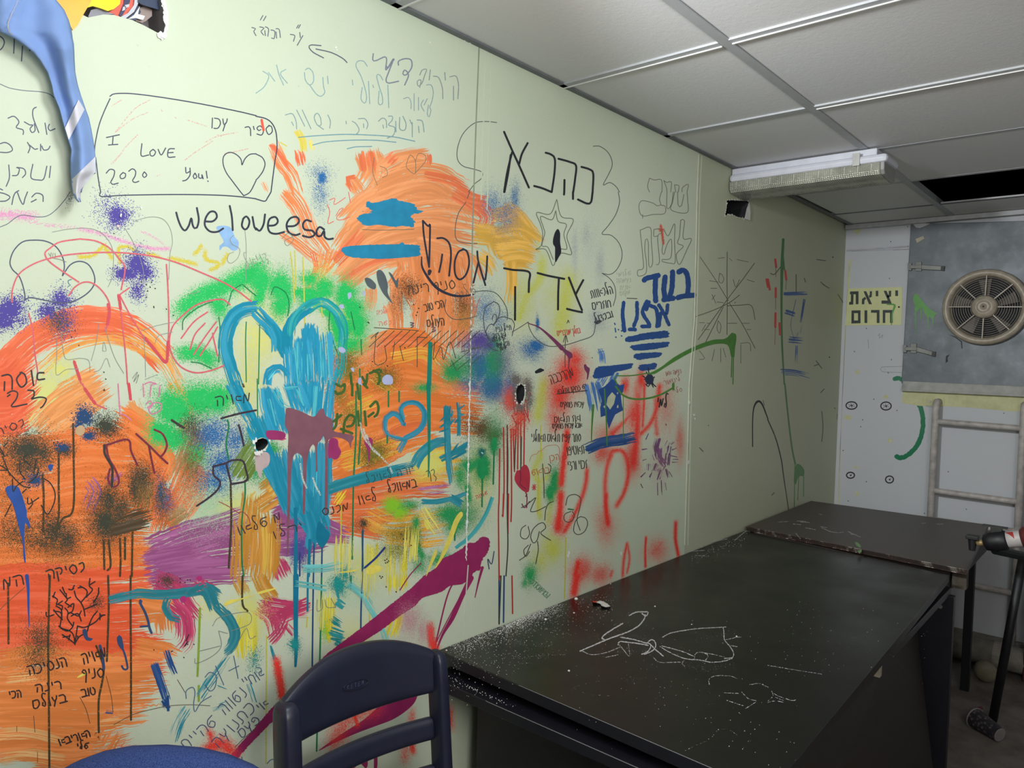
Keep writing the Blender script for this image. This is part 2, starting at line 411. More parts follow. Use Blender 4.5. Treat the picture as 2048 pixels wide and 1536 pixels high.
# fan
M_FANB = plain('dusty_cream_fan_plastic', '#aa9f8f', .35, var=.2, scale=40)
M_FAND = plain('dark_fan_void', '#15161a', .7)
fc = back_pt(1972, 615, .018); R = .178
fan = thing('wall_fan', 'round cream ventilation fan mounted on the grey steel hatch', 'fan', tuple(fc))
ax = (-1, 0, 0)
obj('fan_ring', LATHE([(0, R), (.012, R + .008), (.03, R + .010), (.048, R + .006), (.056, R - .004), (.056, R - .016), (.046, R - .024), (.02, R - .030), (0, R - .032)], fc, ax, 64), M_FANB, fan, smooth=True)
obj('fan_backing', LATHE([(0.0005, R - .02), (.002, R - .02)], fc, ax, 48), M_FAND, fan)
M_WIRE = plain('grey_guard_wire', '#8d8984', .4, .4)
bm = bmesh.new()
for k in range(9):
    r_ = .062 + k * .0105
    o = Vector(fc) + Vector((-.034 + (k % 2) * .0, 0, 0))
    tube(bm, [o + Vector((0, math.cos(a) * r_, math.sin(a) * r_)) for a in np.linspace(0, 2 * math.pi, 49)], .0013, 5, False)
obj('guard_wires', bm, M_WIRE, fan, smooth=True)
for k in range(8):
    a = math.pi / 2 + k * math.pi / 4 + .02
    d = Vector((0, math.cos(a), math.sin(a))); n = Vector((0, -math.sin(a), math.cos(a)))
    p0 = Vector(fc) + d * .05; p1 = Vector(fc) + d * (R - .02); X = Vector((-1, 0, 0))
    w = .0022
    obj('guard_spoke', hexa(bmesh.new(), [p0 + n * w + X * .03, p0 - n * w + X * .03, p1 - n * w + X * .03, p1 + n * w + X * .03], [p0 + n * w + X * .052, p0 - n * w + X * .052, p1 - n * w + X * .048, p1 + n * w + X * .048]), M_FANB, fan)
for k in range(5):
    a = .35 + k * 2 * math.pi / 5; pts = []
    for r_, da, dx in ((.05, -.25, .004), (.14, -.30, .004), (.142, .12, .020), (.05, .25, .022)):
        pts.append(Vector(fc) + Vector((-dx, math.cos(a + da) * r_, math.sin(a + da) * r_)))
    obj('fan_blade', hexa(bmesh.new(), pts, [p - Vector((.002, 0, 0)) for p in pts]), plain('grey_fan_blade', '#7c7570', .5), fan)
hub = obj('fan_hub', LATHE([(.0, .056), (.03, .058), (.058, .056), (.068, .050), (.074, .034), (.074, .030), (.071, .028), (.071, .010), (.076, .008)], fc, ax, 40), M_FANB, fan, smooth=True)
obj('hub_screw', LATHE([(.076, .004), (.078, .004)], fc, ax, 12), M_FAND, hub)

# emergency exit sign
M_SIGN = plain('pale_yellow_sign', '#d6d9a0', .45, var=.04)
M_SIGNL = plain('dark_green_sign_ink', '#22302e', .5, var=.05)
sign = obj('exit_sign', poly_slab([(1697.5, 577), (1805, 574), (1803, 650), (1690, 651)], back_pt, 0, .004), M_SIGN)
tag(sign, 'pale yellow sign with dark Hebrew emergency exit lettering on the white back wall', 'sign')
def B4(pts): return [(1536 + x / 4, 384 + y / 4) for x, y in pts]
SIGN = {
 'letter_yod': [[(1018, 787), (1040, 787), (1040, 832), (1018, 832)]],
 'letter_tsadi': [[(908, 868), (958, 868), (925, 790), (948, 790), (990, 894), (908, 894)], [(966, 790), (986, 790), (984, 836), (956, 846), (952, 828), (966, 822)]],
 'letter_yod_b': [[(862, 790), (882, 790), (882, 834), (862, 834)]],
 'letter_alef': [[(764, 794), (786, 794), (832, 898), (808, 898)], [(814, 794), (832, 794), (830, 838), (812, 848), (806, 830), (814, 824)], [(750, 898), (752, 856), (776, 838), (786, 854), (772, 866), (770, 898)]],
 'letter_tav': [[(656, 796), (724, 794), (724, 898), (702, 898), (702, 818), (656, 820)], [(664, 820), (684, 820), (682, 900), (648, 902), (650, 880), (662, 878)]],
 'letter_het': [[(918, 944), (998, 944), (998, 1048), (976, 1048), (976, 966), (918, 966)], [(918, 966), (938, 966), (938, 1048), (918, 1048)]],
 'letter_resh': [[(824, 944), (892, 944), (892, 1048), (870, 1048), (870, 966), (824, 966)]],
 'letter_vav': [[(772, 946), (794, 946), (794, 1048), (772, 1048)]],
 'letter_mem': [[(668, 948), (740, 946), (740, 968), (668, 970)], [(668, 1028), (740, 1028), (740, 1050), (666, 1052)], [(668, 970), (688, 970), (688, 1028), (667, 1028)], [(720, 968), (740, 968), (740, 1028), (720, 1028)]],
}
for nm, polys in SIGN.items():
    bm = bmesh.new()
    for p in polys: hexa(bm, [tuple(back_pt(*q, .003)) for q in B4(p)], [tuple(back_pt(*q, .0048)) for q in B4(p)])
    obj('sign_letter', bm, M_SIGNL, sign)
obj('screw', poly_slab(B4([(1040, 914), (1054, 914), (1054, 926), (1040, 926)]), back_pt, .003, .006), M_FAND, sign)
obj('paint_run', poly_slab(B4([(948, 896), (1000, 892), (1020, 900), (1022, 916), (1000, 970), (990, 1064), (984, 1064), (988, 970), (1006, 912), (996, 904), (950, 904)]), back_pt, .004, .0056), M_SPL, sign, label='green paint dribble over the sign')

# ladder
M_LAD = plain('worn_white_tube_paint', '#b3adaa', .5, var=.25, scale=30)
ladder = thing('wall_ladder', 'white tubular steel ladder fixed to the back wall under the hatch', 'ladder', (FAR_X, -.64, 0))
OFFL = .075
def lp(px, py): return Vector(back_pt(px, py, OFFL))
rl = lp(1872, 806); rr_ = lp(2049, 812); zb = .12
for p, nm in ((rl, 'ladder_rail'), (rr_, 'ladder_rail')):
    rail = obj(nm, TUBE([(FAR_X - .002, p.y, p.z + .005), (FAR_X - OFFL + .02, p.y, p.z + .005), (FAR_X - OFFL + .004, p.y, p.z - .006), (FAR_X - OFFL, p.y, p.z - .03), (FAR_X - OFFL, p.y, zb)], .0165, 16), M_LAD, ladder, smooth=True)
for px0, py0, px1, py1 in ((1872, 843, 2042, 856), (1866, 981, 2036, 1001)):
    a = lp(px0, py0); z = a.z
    obj('ladder_rung', TUBE([(FAR_X - OFFL, rl.y, z), (FAR_X - OFFL, rl.y - .03, z), (FAR_X - OFFL, rr_.y + .03, z - .004), (FAR_X - OFFL, rr_.y, z - .004)], [.013, .0145, .0145, .013], 14), M_LAD, ladder, smooth=True)
for z in (rl.z - .60, rl.z - .9):
    obj('ladder_rung', TUBE([(FAR_X - OFFL, rl.y, z), (FAR_X - OFFL, rr_.y, z)], .0145, 14), M_LAD, ladder, smooth=True)
obj('mount_plate', poly_slab([(1853, 791), (1888, 793), (1888, 812), (1852, 811)], back_pt, 0, .006), M_YEL, ladder, bevel=.001)
obj('mount_bolt', LATHE([(.005, .006), (.011, .006)], back_pt(1860, 803), ax, 8), M_LAD, ladder)
for z in (.15,):
    for p in (rl, rr_): obj('mount_foot', TUBE([(FAR_X, p.y, z), (FAR_X - OFFL, p.y, z)], .012, 10), M_LAD, ladder)

# lower part of the back wall: ledge, floor pipe, pipe cap, maroon post
M_DK = plain('grey_lower_paint', '#7a776e', .7, var=.2)
zl = back_pt(1980, 1272)[2]
tag(obj('trim_1', BX(FAR_X - .03, FAR_X, -1.6, -.0, .02, .13), M_DK), kind='structure')
M_PIPE = plain('dirty_white_pipe', '#8a857d', .5, var=.25)
pipe = thing('floor_pipe', 'dirty white drain pipe running along the foot of the back wall', 'pipe', (4.26, -.8, 0))
obj('pipe_run', TUBE([(4.26, -.45, .075), (4.26, -1.5, .075)], .06, 24), M_PIPE, pipe, smooth=True)
obj('pipe_collar', LATHE([(0, .066), (.06, .066)], (4.26, -.78, .075), (0, -1, 0), 24), M_PIPE, pipe, smooth=False)
cap = hit(1984, 1345, 0, 4.12)
tag(obj('pipe_cap', LATHE([(0, .02), (.004, .04), (.02, .047), (.05, .047), (.058, .04)], (4.05, cap[1] + .01, .047), (.75, .25, 0), 24), plain('cream_cap_plastic', '#7d7663', .5), None, smooth=True), 'round cream plastic cap lying on the floor in front of the drain pipe', 'pipe cap')
post = obj('steel_post', BX(4.20, 4.26, -.955, -.905, 0, 1.15), plain('maroon_post_paint', '#4a2328', .5), bevel=.004)
tag(post, 'maroon steel post at the right edge beside the ladder', 'post')

# ------------------------------------------------------------------ missing tile bits, tube light
light = thing('tube_light', 'unlit fluorescent tube light with clear prismatic cover hanging under the ceiling', 'light', (2.93, -.28, 2.235))
M_LW = plain('white_lamp_housing', '#c9cbd6', .4, var=.05)
LX = 2.80
def fr(x0, x1, y0, y1, z0, z1): return BX(x0, x1, y0, y1, z0, z1)
obj('spine_channel', fr(LX + .02, LX + .13, -.535, -.0, 2.203, 2.233), M_LW, light, bevel=.004)
obj('tray', fr(LX - .005, LX + .155, -.575, .0, 2.176, 2.206), M_LW, light, bevel=.012)
t = NT('prismatic_clear_cover'); t.setp(.18, 0, .6); co = t.coord()
wv = t.add('ShaderNodeTexWave', bands_direction='Y'); wv.inputs['Scale'].default_value = 42; t.link(co, wv.inputs['Vector'])
wz = t.add('ShaderNodeTexWave', bands_direction='Z'); wz.inputs['Scale'].default_value = 70; t.link(co, wz.inputs['Vector'])
t.link(t.ramp(t.noise(co, 14, 5), [(.3, lin('#9c9d92')), (.7, lin('#c4c4b6'))]), t.b.inputs['Base Color'])
t.b.inputs['Transmission Weight'].default_value = .15
t.b.inputs['Metallic'].default_value = .2
t.bump(t.math('ADD', wv.outputs['Fac'], wz.outputs['Fac']), .5, .004)
M_PRISM = t.m
cov_p = [(LX, 2.178), (LX + .002, 2.150), (LX + .014, 2.136), (LX + .136, 2.128), (LX + .148, 2.146), (LX + .15, 2.178)]
bm = bmesh.new(); hexa(bm, [(x, -.552, z) for x, z in cov_p], [(x, 0.0, z) for x, z in cov_p])
cover = obj('prismatic_cover', bm, M_PRISM, light, bevel=.003)
for k in range(12):
    y = -.03 - k * .045
    obj('cover_rib', BX(LX - .002, LX + .0005, y - .0008, y + .0008, 2.150, 2.174), plain('bright_cover_rib', '#cfcfcb', .3), cover)
bm = bmesh.new(); hexa(bm, [(x, -.566, z) for x, z in cov_p], [(x, -.552, z) for x, z in cov_p])
obj('end_cap', bm, plain('grey_end_cap', '#8b8a88', .5), light, bevel=.003)
for y, h in ((-.475, .008),):
    obj('cover_clip', BX(LX - .010, LX - .003, y - .012, y + .012, 2.172, 2.208 + h), plain('pale_clip', '#b4b3b0', .4), light, bevel=.001)

# ------------------------------------------------------------------ top left: torn hole, yellow bag, blue flag
bag = thing('yellow_bag', 'bright yellow plastic bag stuffed in the torn hole at the top left', 'bag', tuple(wall_pt(205, 10, -.02)))
M_YB = plain('yellow_plastic', '#ffe60a', .3, var=.03)
def sheet(pts, P, depth, mat, name, parent, label=None, thick=.003, curve=0.0):
    a = [P(x, y, depth) for x, y in pts]
    return obj(name, hexa(bmesh.new(), [tuple(p) for p in a], [tuple(p + np.array([0, thick, 0])) for p in a]), mat, parent, label=label)
sheet([(172, 16), (180, 6), (182, -40), (245, -40), (240, 8), (228, 18), (216, 22), (200, 16), (186, 12)], wall_pt, -.004, M_YB, 'bag_body', bag)
sheet([(100, -40), (112, 0), (124, 18), (135, 42), (146, 60), (156, 50), (164, 34), (172, 20), (182, 4), (188, -40)], wall_pt, .004, plain('orange_yellow_glow', '#f7b733', .35), 'orange_glow_sheet', bag, 'orange yellow sheet coloured as the glow beside the flag')  # added sheet whose orange colour stands for lamp glow on the wall
box_ = thing('label_box', 'torn box with red, white and navy print inside the top left hole', 'box', tuple(wall_pt(260, 10, -.05)))
sheet([(176, 34), (182, 20), (198, 16), (214, 24), (230, 28), (210, 30), (192, 34)], wall_pt, -.012, plain('grey_hole_stuffing', '#9b9ba6', .7), 'grey_lining', box_)
sheet([(214, 26), (228, 18), (240, 8), (246, -40), (280, -40), (274, 6), (262, 22), (244, 36), (226, 30)], wall_pt, -.016, plain('red_print', '#e3614f', .4), 'red_print', box_)
sheet([(238, 30), (248, 6), (252, -40), (262, -40), (260, 4), (250, 22), (243, 34)], wall_pt, -.014, plain('navy_print', '#38395f', .4), 'navy_print', box_)
sheet([(246, 14), (252, 12), (250, 20), (244, 22)], wall_pt, -.012, M_LW, 'white_lettering', box_)
sheet([(250, 10), (259, 8), (258, 14), (250, 16)], wall_pt, -.012, M_LW, 'white_lettering', box_)
sheet([(241, 34), (256, 26), (268, 10), (274, -40), (279, -40), (276, 8), (268, 24), (250, 38)], wall_pt, -.012, M_LW, 'white_band', box_)
sheet([(252, 38), (268, 26), (276, 10), (282, 24), (272, 40), (262, 42)], wall_pt, -.018, plain('slate_box_face', '#3d4763', .5), 'slate_face', box_)
sheet([(276, 4), (278, -40), (320, -40), (319, 20), (300, 14), (284, 9)], wall_pt, -.010, plain('navy_box_face', '#33415c', .45), 'navy_face', box_)
sheet([(268, 32), (278, 16), (290, 12), (304, 20), (304, 32), (292, 42), (284, 46), (272, 42)], wall_pt, -.026, plain('dusty_pink_lump', '#a79692', .8), 'stuffing', box_)
sheet([(256, 38), (268, 30), (280, 12), (276, 28), (290, 32), (286, 40), (272, 36)], wall_pt, -.017, M_PLASTER, 'torn_paper', box_)
sheet([(150, 0), (340, 0), (340, 90), (150, 90)], wall_pt, -.06, plain('hole_insulation', '#8f8a8c', .9), 'insulation', box_, thick=.01)

M_FLAG = NT('blue_flag_cloth'); M_FLAG.setp(.8, 0, .2); co = M_FLAG.coord()
M_FLAG.link(M_FLAG.ramp(M_FLAG.noise(co, 6, 4), [(.3, lin('#7b97cb')), (.7, lin('#88a4da'))]), M_FLAG.b.inputs['Base Color'])
M_FLAG.bump(M_FLAG.noise(co, 900, 2), .2, .0006); M_FLAG = M_FLAG.m
M_FLAGW = plain('white_flag_cloth', '#d9d8e4', .8, var=.04, bump=.2, bscale=900)
FL = [(-40, -14, 105), (0, -12, 112), (20, -11, 128), (40, -9, 137), (54, -6, 141), (64, 0, 143), (70, 16, 144), (76, 28, 144.5), (88, 46, 147), (104, 66, 148), (120, 80, 148.5), (145, 96, 150), (170, 104, 155), (190, 108, 161), (216, 119, 170), (235, 124, 177), (258, 130, 182), (280, 137, 186), (300, 143, 189), (318, 141, 191), (344, 142, 191), (358, 143, 174), (372, 144, 166), (386, 146, 160), (398, 151, 160), (405, 158, 162)]
FY = [r[0] for r in FL]
def flag_lr(y):
    return np.interp(y, FY, [r[1] for r in FL]), np.interp(y, FY, [r[2] for r in FL])
def flag_depth(x, y):
    l, r = flag_lr(y); s = (x - l) / max(r - l, 1)
    env = min(1, max(.25, (r - l) / 90))
    f = math.sin(s * 7.5 + .6 + y * .011); g = math.sin(s * 3.1 - y * .019 + 1.0)
    return .012 + .013 * env * (f + 1) + .006 * (g + 1) + .012 * math.sin(s * math.pi) + .0015 * math.sin(y * .11 + s * 4) + (.0 if x > 38 - .42 * y or y > 66 else -.004)
def cloth(rows, P, name, mat, parent, extra=0.0, cols=18, label=None):
    bm = bmesh.new(); G = []
    for y, l, r in rows:
        G.append([bm.verts.new(tuple(wall_pt(l + (r - l) * k / cols, y + P(k / cols), flag_depth(l + (r - l) * k / cols, y) + extra))) for k in range(cols + 1)])
    for a, b in zip(G, G[1:]):
        for k in range(cols): bm.faces.new((a[k], a[k + 1], b[k + 1], b[k]))
    bmesh.ops.recalc_face_normals(bm, faces=bm.faces[:])
    o = obj(name, bm, mat, parent, smooth=True, label=label)
    s = o.modifiers.new('cloth', 'SOLIDIFY'); s.thickness = .0012; s.offset = 0
    return o
flag = cloth([(y, *flag_lr(y)) for y in np.arange(-40, 405.1, 4.0)], lambda s: 0, 'flag', M_FLAG, None)
tag(flag, 'blue and white cloth flag twisted and hanging down the wall at the top left', 'flag')
def stripe(e0, e1, name):
    bm = bmesh.new(); G = []; n = 16; m = 8
    for i in range(n + 1):
        f = i / n
        a = (e0[0][0] + (e0[1][0] - e0[0][0]) * f, e0[0][1] + (e0[1][1] - e0[0][1]) * f)
        b = (e1[0][0] + (e1[1][0] - e1[0][0]) * f, e1[0][1] + (e1[1][1] - e1[0][1]) * f)
        row = []
        for k in range(m + 1):
            x = a[0] + (b[0] - a[0]) * k / m; y = a[1] + (b[1] - a[1]) * k / m
            row.append(bm.verts.new(tuple(wall_pt(x, y, flag_depth(x, y) + .0045))))
        G.append(row)
    for a, b in zip(G, G[1:]):
        for k in range(m): bm.faces.new((a[k], a[k + 1], b[k + 1], b[k]))
    bmesh.ops.recalc_face_normals(bm, faces=bm.faces[:])
    obj(name, bm, M_FLAGW, flag, smooth=True, label='white stripe')
stripe([(157, 199), (130, 256)], [(169, 219), (137.5, 280)], 'flag_stripe')
stripe([(191, 313), (143.5, 359)], [(191, 344), (156, 386)], 'flag_stripe')
stripe([(168, 352), (144, 366)], [(160, 386), (148, 392)], 'flag_stripe')
stripe([(160, 384), (146, 384)], [(161, 405), (155, 403)], 'flag_stripe')

hem = [(37, -2), (31, 12), (23, 28), (17, 44), (16, 54), (19, 64), (26, 72)]
bm = bmesh.new(); prev = None
for (x0, y0), (x1, y1) in zip(hem, hem[1:]):
    for k in range(4):
        x = x0 + (x1 - x0) * k / 4; y = y0 + (y1 - y0) * k / 4; d = flag_depth(x, y) + .003
        cur = (bm.verts.new(tuple(wall_pt(x - 1.4, y, d))), bm.verts.new(tuple(wall_pt(x + 1.4, y, d + .002))))
        if prev: bm.faces.new((prev[0], prev[1], cur[1], cur[0]))
        prev = cur
obj('flag_hem', bm, M_FLAGW, flag, smooth=True, label='pale stitched hem')

# ------------------------------------------------------------------ desk and far table
t = NT('black_laminate'); t.setp(.32, 0, .5); co = t.coord()
dust = t.ramp(t.noise(co, 7, 6, .7), [(.52, 0.0), (.8, .07)])
t.link(t.mix(dust, lin('#121210'), lin('#4d4a46')), t.b.inputs['Base Color'])
t.link(t.ramp(t.noise(co, 5, 5), [(.3, .26), (.7, .42)]), t.b.inputs['Roughness'])
M_BLK = t.m
M_BLKE = plain('black_edge_band', '#1a1a22', .4, var=.1)
desk = thing('office_desk', 'black laminate desk standing along the wall under a loose black board', 'desk', (2.1, -.4, 0))
obj('desk_top', BX(1.222, 2.99, -.80, -.012, .672, .697), M_BLKE, desk, bevel=.002)
obj('side_panel', BX(1.345, 1.37, -.76, -.06, 0, .672), M_BLKE, desk, bevel=.001)
obj('side_panel', BX(2.955, 2.985, -.815, -.03, 0, .672), M_BLKE, desk, bevel=.001)
obj('screw_cap', LATHE([(0, .007), (.003, .007)], (2.955, -.775, .63), (-1, 0, 0), 16), plain('grey_screw_cap', '#6a6a6a', .4), desk)
mp = [(1.39, -.55, .66), (2.9, -.70, .655), (2.9, -.79, .06), (1.39, -.70, .05)]
obj('modesty_panel', hexa(bmesh.new(), mp, [(x, y + .018, z) for x, y, z in mp]), plain('brown_black_board', '#2a2622', .5), desk, label='loose brown black front panel hanging at a slant')
tb = [(1.258, -.004), (1.232, -.842), (2.952, -.798), (3.050, -.010)]
def tbz(x): return .7215 if x < 2 else .7215
ZT = .747
bm = hexa(bmesh.new(), [(x, y, ZT - .025) for x, y in tb], [(x, y, ZT) for x, y in tb])
board = obj('desk_board', bm, M_BLK, bevel=.0015)
tag(board, 'loose black tabletop board scrawled with chalk, lying on the black desk', 'tabletop')
obj('edge_strip', hexa(bmesh.new(), [(1.2565, -.004, ZT - .0248), (1.2305, -.842, ZT - .0248), (1.2320, -.8425, ZT - .0248), (1.2580, -.0045, ZT - .0248)], [(1.2565, -.004, ZT - .0008), (1.2305, -.842, ZT - .0008), (1.2320, -.8425, ZT - .0008), (1.2580, -.0045, ZT - .0008)]), M_BLKE, board)
M_EDGE_HI = plain('edge_highlight_grey', '#85858a', .5)  # pale grey for thin lines painted as highlights along the edges
obj('edge_highlight', TUBE([(1.2498, -.27, ZT - .0006), (1.2325, -.835, ZT - .0006)], .0007, 5), M_EDGE_HI, board)
obj('edge_highlight', TUBE([(1.2222, -.20, .6964), (1.2222, -.795, .6964)], .0007, 5), M_EDGE_HI, desk)
M_WOODB = plain('pale_wood_block', '#8b8172', .7)
for x, y in ((1.45, -.78), (2.93, -.77), (2.93, -.05), (1.45, -.05), (2.0, -.81)):
    b_ = obj('spacer_block', BX(x - .009, x + .009, y - .012, y + .012, .697, .722), M_WOODB)
    tag(b_, 'small pale wooden block wedged between the loose board and the black desk', 'wood block', 'wood blocks under the loose board')

t = NT('chipped_brown_veneer'); t.setp(.42, 0, .4); co = t.coord()
g = t.noise(t.mapping(co, (4, 40, 4)), 3, 6, .6)
base = t.mix(g, lin('#3b332f'), lin('#4f4743'))
scr = t.ramp(t.noise(t.mapping(co, (6, 3, 1)), 9, 7, .75), [(.66, 0.0), (.72, .8)])
t.link(t.mix(scr, base, lin('#8d8780')), t.b.inputs['Base Color'])
M_VEN = t.m
ftb = [(3.068, -.012), (3.004, -.842), (3.93, -.775), (3.885, -.006)]
ZF = .765
table = thing('work_table', 'chipped brown wooden table on black metal legs in the far corner', 'table', (3.45, -.4, 0))
top = obj('table_top', hexa(bmesh.new(), [(x, y, ZF - .018) for x, y in ftb], [(x, y, ZF) for x, y in ftb]), M_VEN, table, bevel=.002)
t = NT('chipped_edge'); t.setp(.6); co = t.coord()
t.link(t.ramp(t.noise(co, 24, 5, .7), [(.44, lin('#2a1c18')), (.55, lin('#54362a')), (.60, lin('#b9b2a8'))]), t.b.inputs['Base Color'])
def edge_bar(p, q, z0, z1, th):
    d = Vector((q[0] - p[0], q[1] - p[1], 0)).normalized(); n = Vector((d.y, -d.x, 0)) * th
    a = [Vector((*p, z0)), Vector((*q, z0)), Vector((*q, z0)) + n, Vector((*p, z0)) + n]
    return hexa(bmesh.new(), a, [v + Vector((0, 0, z1 - z0)) for v in a])
obj('table_edge', edge_bar(ftb[0], ftb[1], ZF - .018, ZF - .001, -.003), t.m, table, label='chipped front edge showing pale wood and white paint')
M_LEG = plain('black_leg_paint', '#141419', .45)
M_APR = plain('dark_wood_apron', '#2c2320', .6, var=.3)
obj('apron', BX(3.10, 3.85, -.785, -.765, ZF - .10, ZF - .018), M_APR, table)
obj('apron', BX(3.06, 3.08, -.775, -.05, ZF - .10, ZF - .018), M_APR, table)
obj('apron_end', BX(3.055, 3.09, -.835, -.79, ZF - .085, ZF - .018), plain('splintered_block', '#40382f', .7, var=.4, scale=60), table)
for x, y in ((3.905, -.720), (3.09, -.76), (3.87, -.04), (3.10, -.04)):
    obj('leg', BX(x - .017, x + .017, y - .017, y + .017, 0, ZF - .018), M_LEG, table, bevel=.002)

# canister on its pole stand at the right edge
stand = thing('canister_stand', 'white canister with red mark and black collar held on a leaning black pole', 'canister', (3.65, -.87, 0))
M_BLK2 = plain('black_rubber', '#17171c', .5)
M_CANW = plain('white_canister_paint', '#b9b3b2', .45, var=.1)
XC = 3.22
def cp(px, py, x=XC): return Vector(hit(px, py, 0, x))
axis0, axis1 = cp(1966, 1085), cp(2070, 1074)
dv = (axis1 - axis0).normalized()
def along(px): return axis0 + (axis1 - axis0) * ((px - 1966) / 104.0)
k_ = (cp(2000, 1040) - cp(2000, 1100)).length / 60  # metres per pixel there
obj('collar', LATHE([(0, 6 * k_), (4 * k_, 16 * k_), (14 * k_, 19 * k_), (26 * k_, 20 * k_), (40 * k_, 19.5 * k_), (43 * k_, 17 * k_)], along(1966), dv, 28), M_BLK2, stand, smooth=True)
obj('canister', LATHE([(0, 15 * k_), (1 * k_, 16 * k_), (36 * k_, 16.5 * k_), (38 * k_, 15 * k_)], along(2007), dv, 28), M_CANW, stand, smooth=True)
obj('red_mark', LATHE([(0, 16.4 * k_), (11 * k_, 16.8 * k_)], along(2012) + Vector((-.004, 0, .002)), dv, 5), plain('red_mark_paint', '#a03030', .5), stand) if False else None
obj('neck', LATHE([(0, 6 * k_), (14 * k_, 6 * k_)], along(1953), dv, 16), plain('brass_neck', '#a08a60', .4, .3), stand, smooth=True)
c0 = along(1944)
tap = obj('tap_body', TUBE([c0 + Vector((0, 0, 12 * k_)), c0 - Vector((0, 0, 14 * k_))], [9 * k_, 6 * k_], 14), M_BLK2, stand)
obj('tap_cap', BX(c0.x - 12 * k_, c0.x + 12 * k_, c0.y - 11 * k_, c0.y + 11 * k_, c0.z + 10 * k_, c0.z + 17 * k_), M_BLK2, tap, bevel=.002)
obj('tap_lever', hexa(bmesh.new(), [c0 + Vector((-4 * k_, 5 * k_, -14 * k_)), c0 + Vector((4 * k_, 5 * k_, -14 * k_)), c0 + Vector((4 * k_, -5 * k_, -14 * k_)), c0 + Vector((-4 * k_, -5 * k_, -14 * k_))], [c0 + Vector((-4 * k_, 5 * k_, 0)), c0 + Vector((4 * k_, 5 * k_, 0)), c0 + Vector((4 * k_, -5 * k_, 0)), c0 + Vector((-4 * k_, -5 * k_, 0))]), M_BLK2, tap)
cl = along(1990) + Vector((0, 0, 19 * k_))
clip = obj('wing_clip', BX(cl.x - .012, cl.x + .012, cl.y - .022, cl.y + .014, cl.z - .004, cl.z + 10 * k_), plain('grey_clip_metal', '#3b3d3b', .5, .5), stand, bevel=.002)
obj('clip_wing', BX(cl.x - .012, cl.x + .012, cl.y - .038, cl.y + .040, cl.z + 9 * k_, cl.z + 12 * k_), plain('grey_clip_metal', '#3b3d3b', .5, .5), clip)
obj('hose_coupling', LATHE([(0, 17 * k_), (6 * k_, 22 * k_), (20 * k_, 22 * k_), (40 * k_, 18 * k_)], along(2044), dv, 24), plain('rust_red_coupling', '#5a2222', .5), stand, smooth=True)
b0 = cp(1990, 1100, XC + .04); b1 = cp(2110, 1126, 3.56)
obj('support_arm', TUBE([b0, b1], .017, 10), plain('dark_green_arm', '#15221f', .5), stand)
foot = Vector(hit(1985, 1442, 2, 0.0)); topp = Vector(cp(2046, 1116, 3.56))
obj('pole', TUBE([foot, topp], .0165, 14), plain('black_pole_paint', '#17181c', .5, var=.4), stand, smooth=True)
# red triangular mark on the canister
dvn = dv; up_ = Vector((0, 0, 1)); sd = dv.cross(up_).normalized()
if sd.x > 0: sd = -sd
bm = bmesh.new()
def can_pt(px, ang, extra=.0008): return along(px) + (sd * math.cos(ang) + up_ * math.sin(ang)) * (16.6 * k_ + extra)
rows = []
for i in range(9):
    a = .25 + 1.0 * i / 8
    l, r = 2030 - 20 * (i / 8) ** 1.2, 2032 - 6 * (i / 8)
    rows.append((bm.verts.new(can_pt(l, a)), bm.verts.new(can_pt(r, a))))
for a, b in zip(rows, rows[1:]): bm.faces.new((a[0], a[1], b[1], b[0]))
obj('red_mark', bm, plain('red_mark_paint', '#a23434', .5), stand, label='red mark on the white canister')

# paper cup on the floor
t = NT('printed_paper_cup'); t.setp(.55); co = t.coord()
v = t.add('ShaderNodeTexVoronoi'); v.inputs['Scale'].default_value = 75; t.link(co, v.inputs['Vector'])
t.link(t.ramp(v.outputs['Distance'], [(.15, lin('#6d6260')), (.35, lin('#3a363c')), (.6, lin('#26242a'))]), t.b.inputs['Base Color'])
ca = Vector(hit(1950, 1436, 2, .042)); cb_ = Vector(hit(2000, 1470, 2, .030)); cd = (cb_ - ca)
cup = obj('paper_cup', LATHE([(0, .040), (cd.length, .029)], ca, cd, 28), t.m, None, smooth=False)
tag(cup, 'patterned paper cup lying on its side on the floor by the pole', 'cup')
obj('cup_rim', LATHE([(-.003, .039), (-.004, .043), (.002, .0435), (.003, .041)], ca, cd, 28, closed=True), plain('cup_rim_white', '#8d8884', .5), cup, smooth=True)
obj('cup_base', LATHE([(cd.length, .028), (cd.length + .001, .026)], ca, cd, 28), plain('cup_base_white', '#86827f', .5), cup)
chip_f = obj('litter_scrap', hexa(bmesh.new(), [tuple(hit(x, y, 2, .001)) for x, y in ((1949, 1416), (1963, 1412), (1967, 1418), (1955, 1424))], [tuple(hit(x, y, 2, .008)) for x, y in ((1949, 1416), (1963, 1412), (1967, 1418), (1955, 1424))]), plain('red_scrap', '#6e2430', .6))
tag(chip_f, 'small dark red scrap on the floor beside the paper cup', 'scrap')

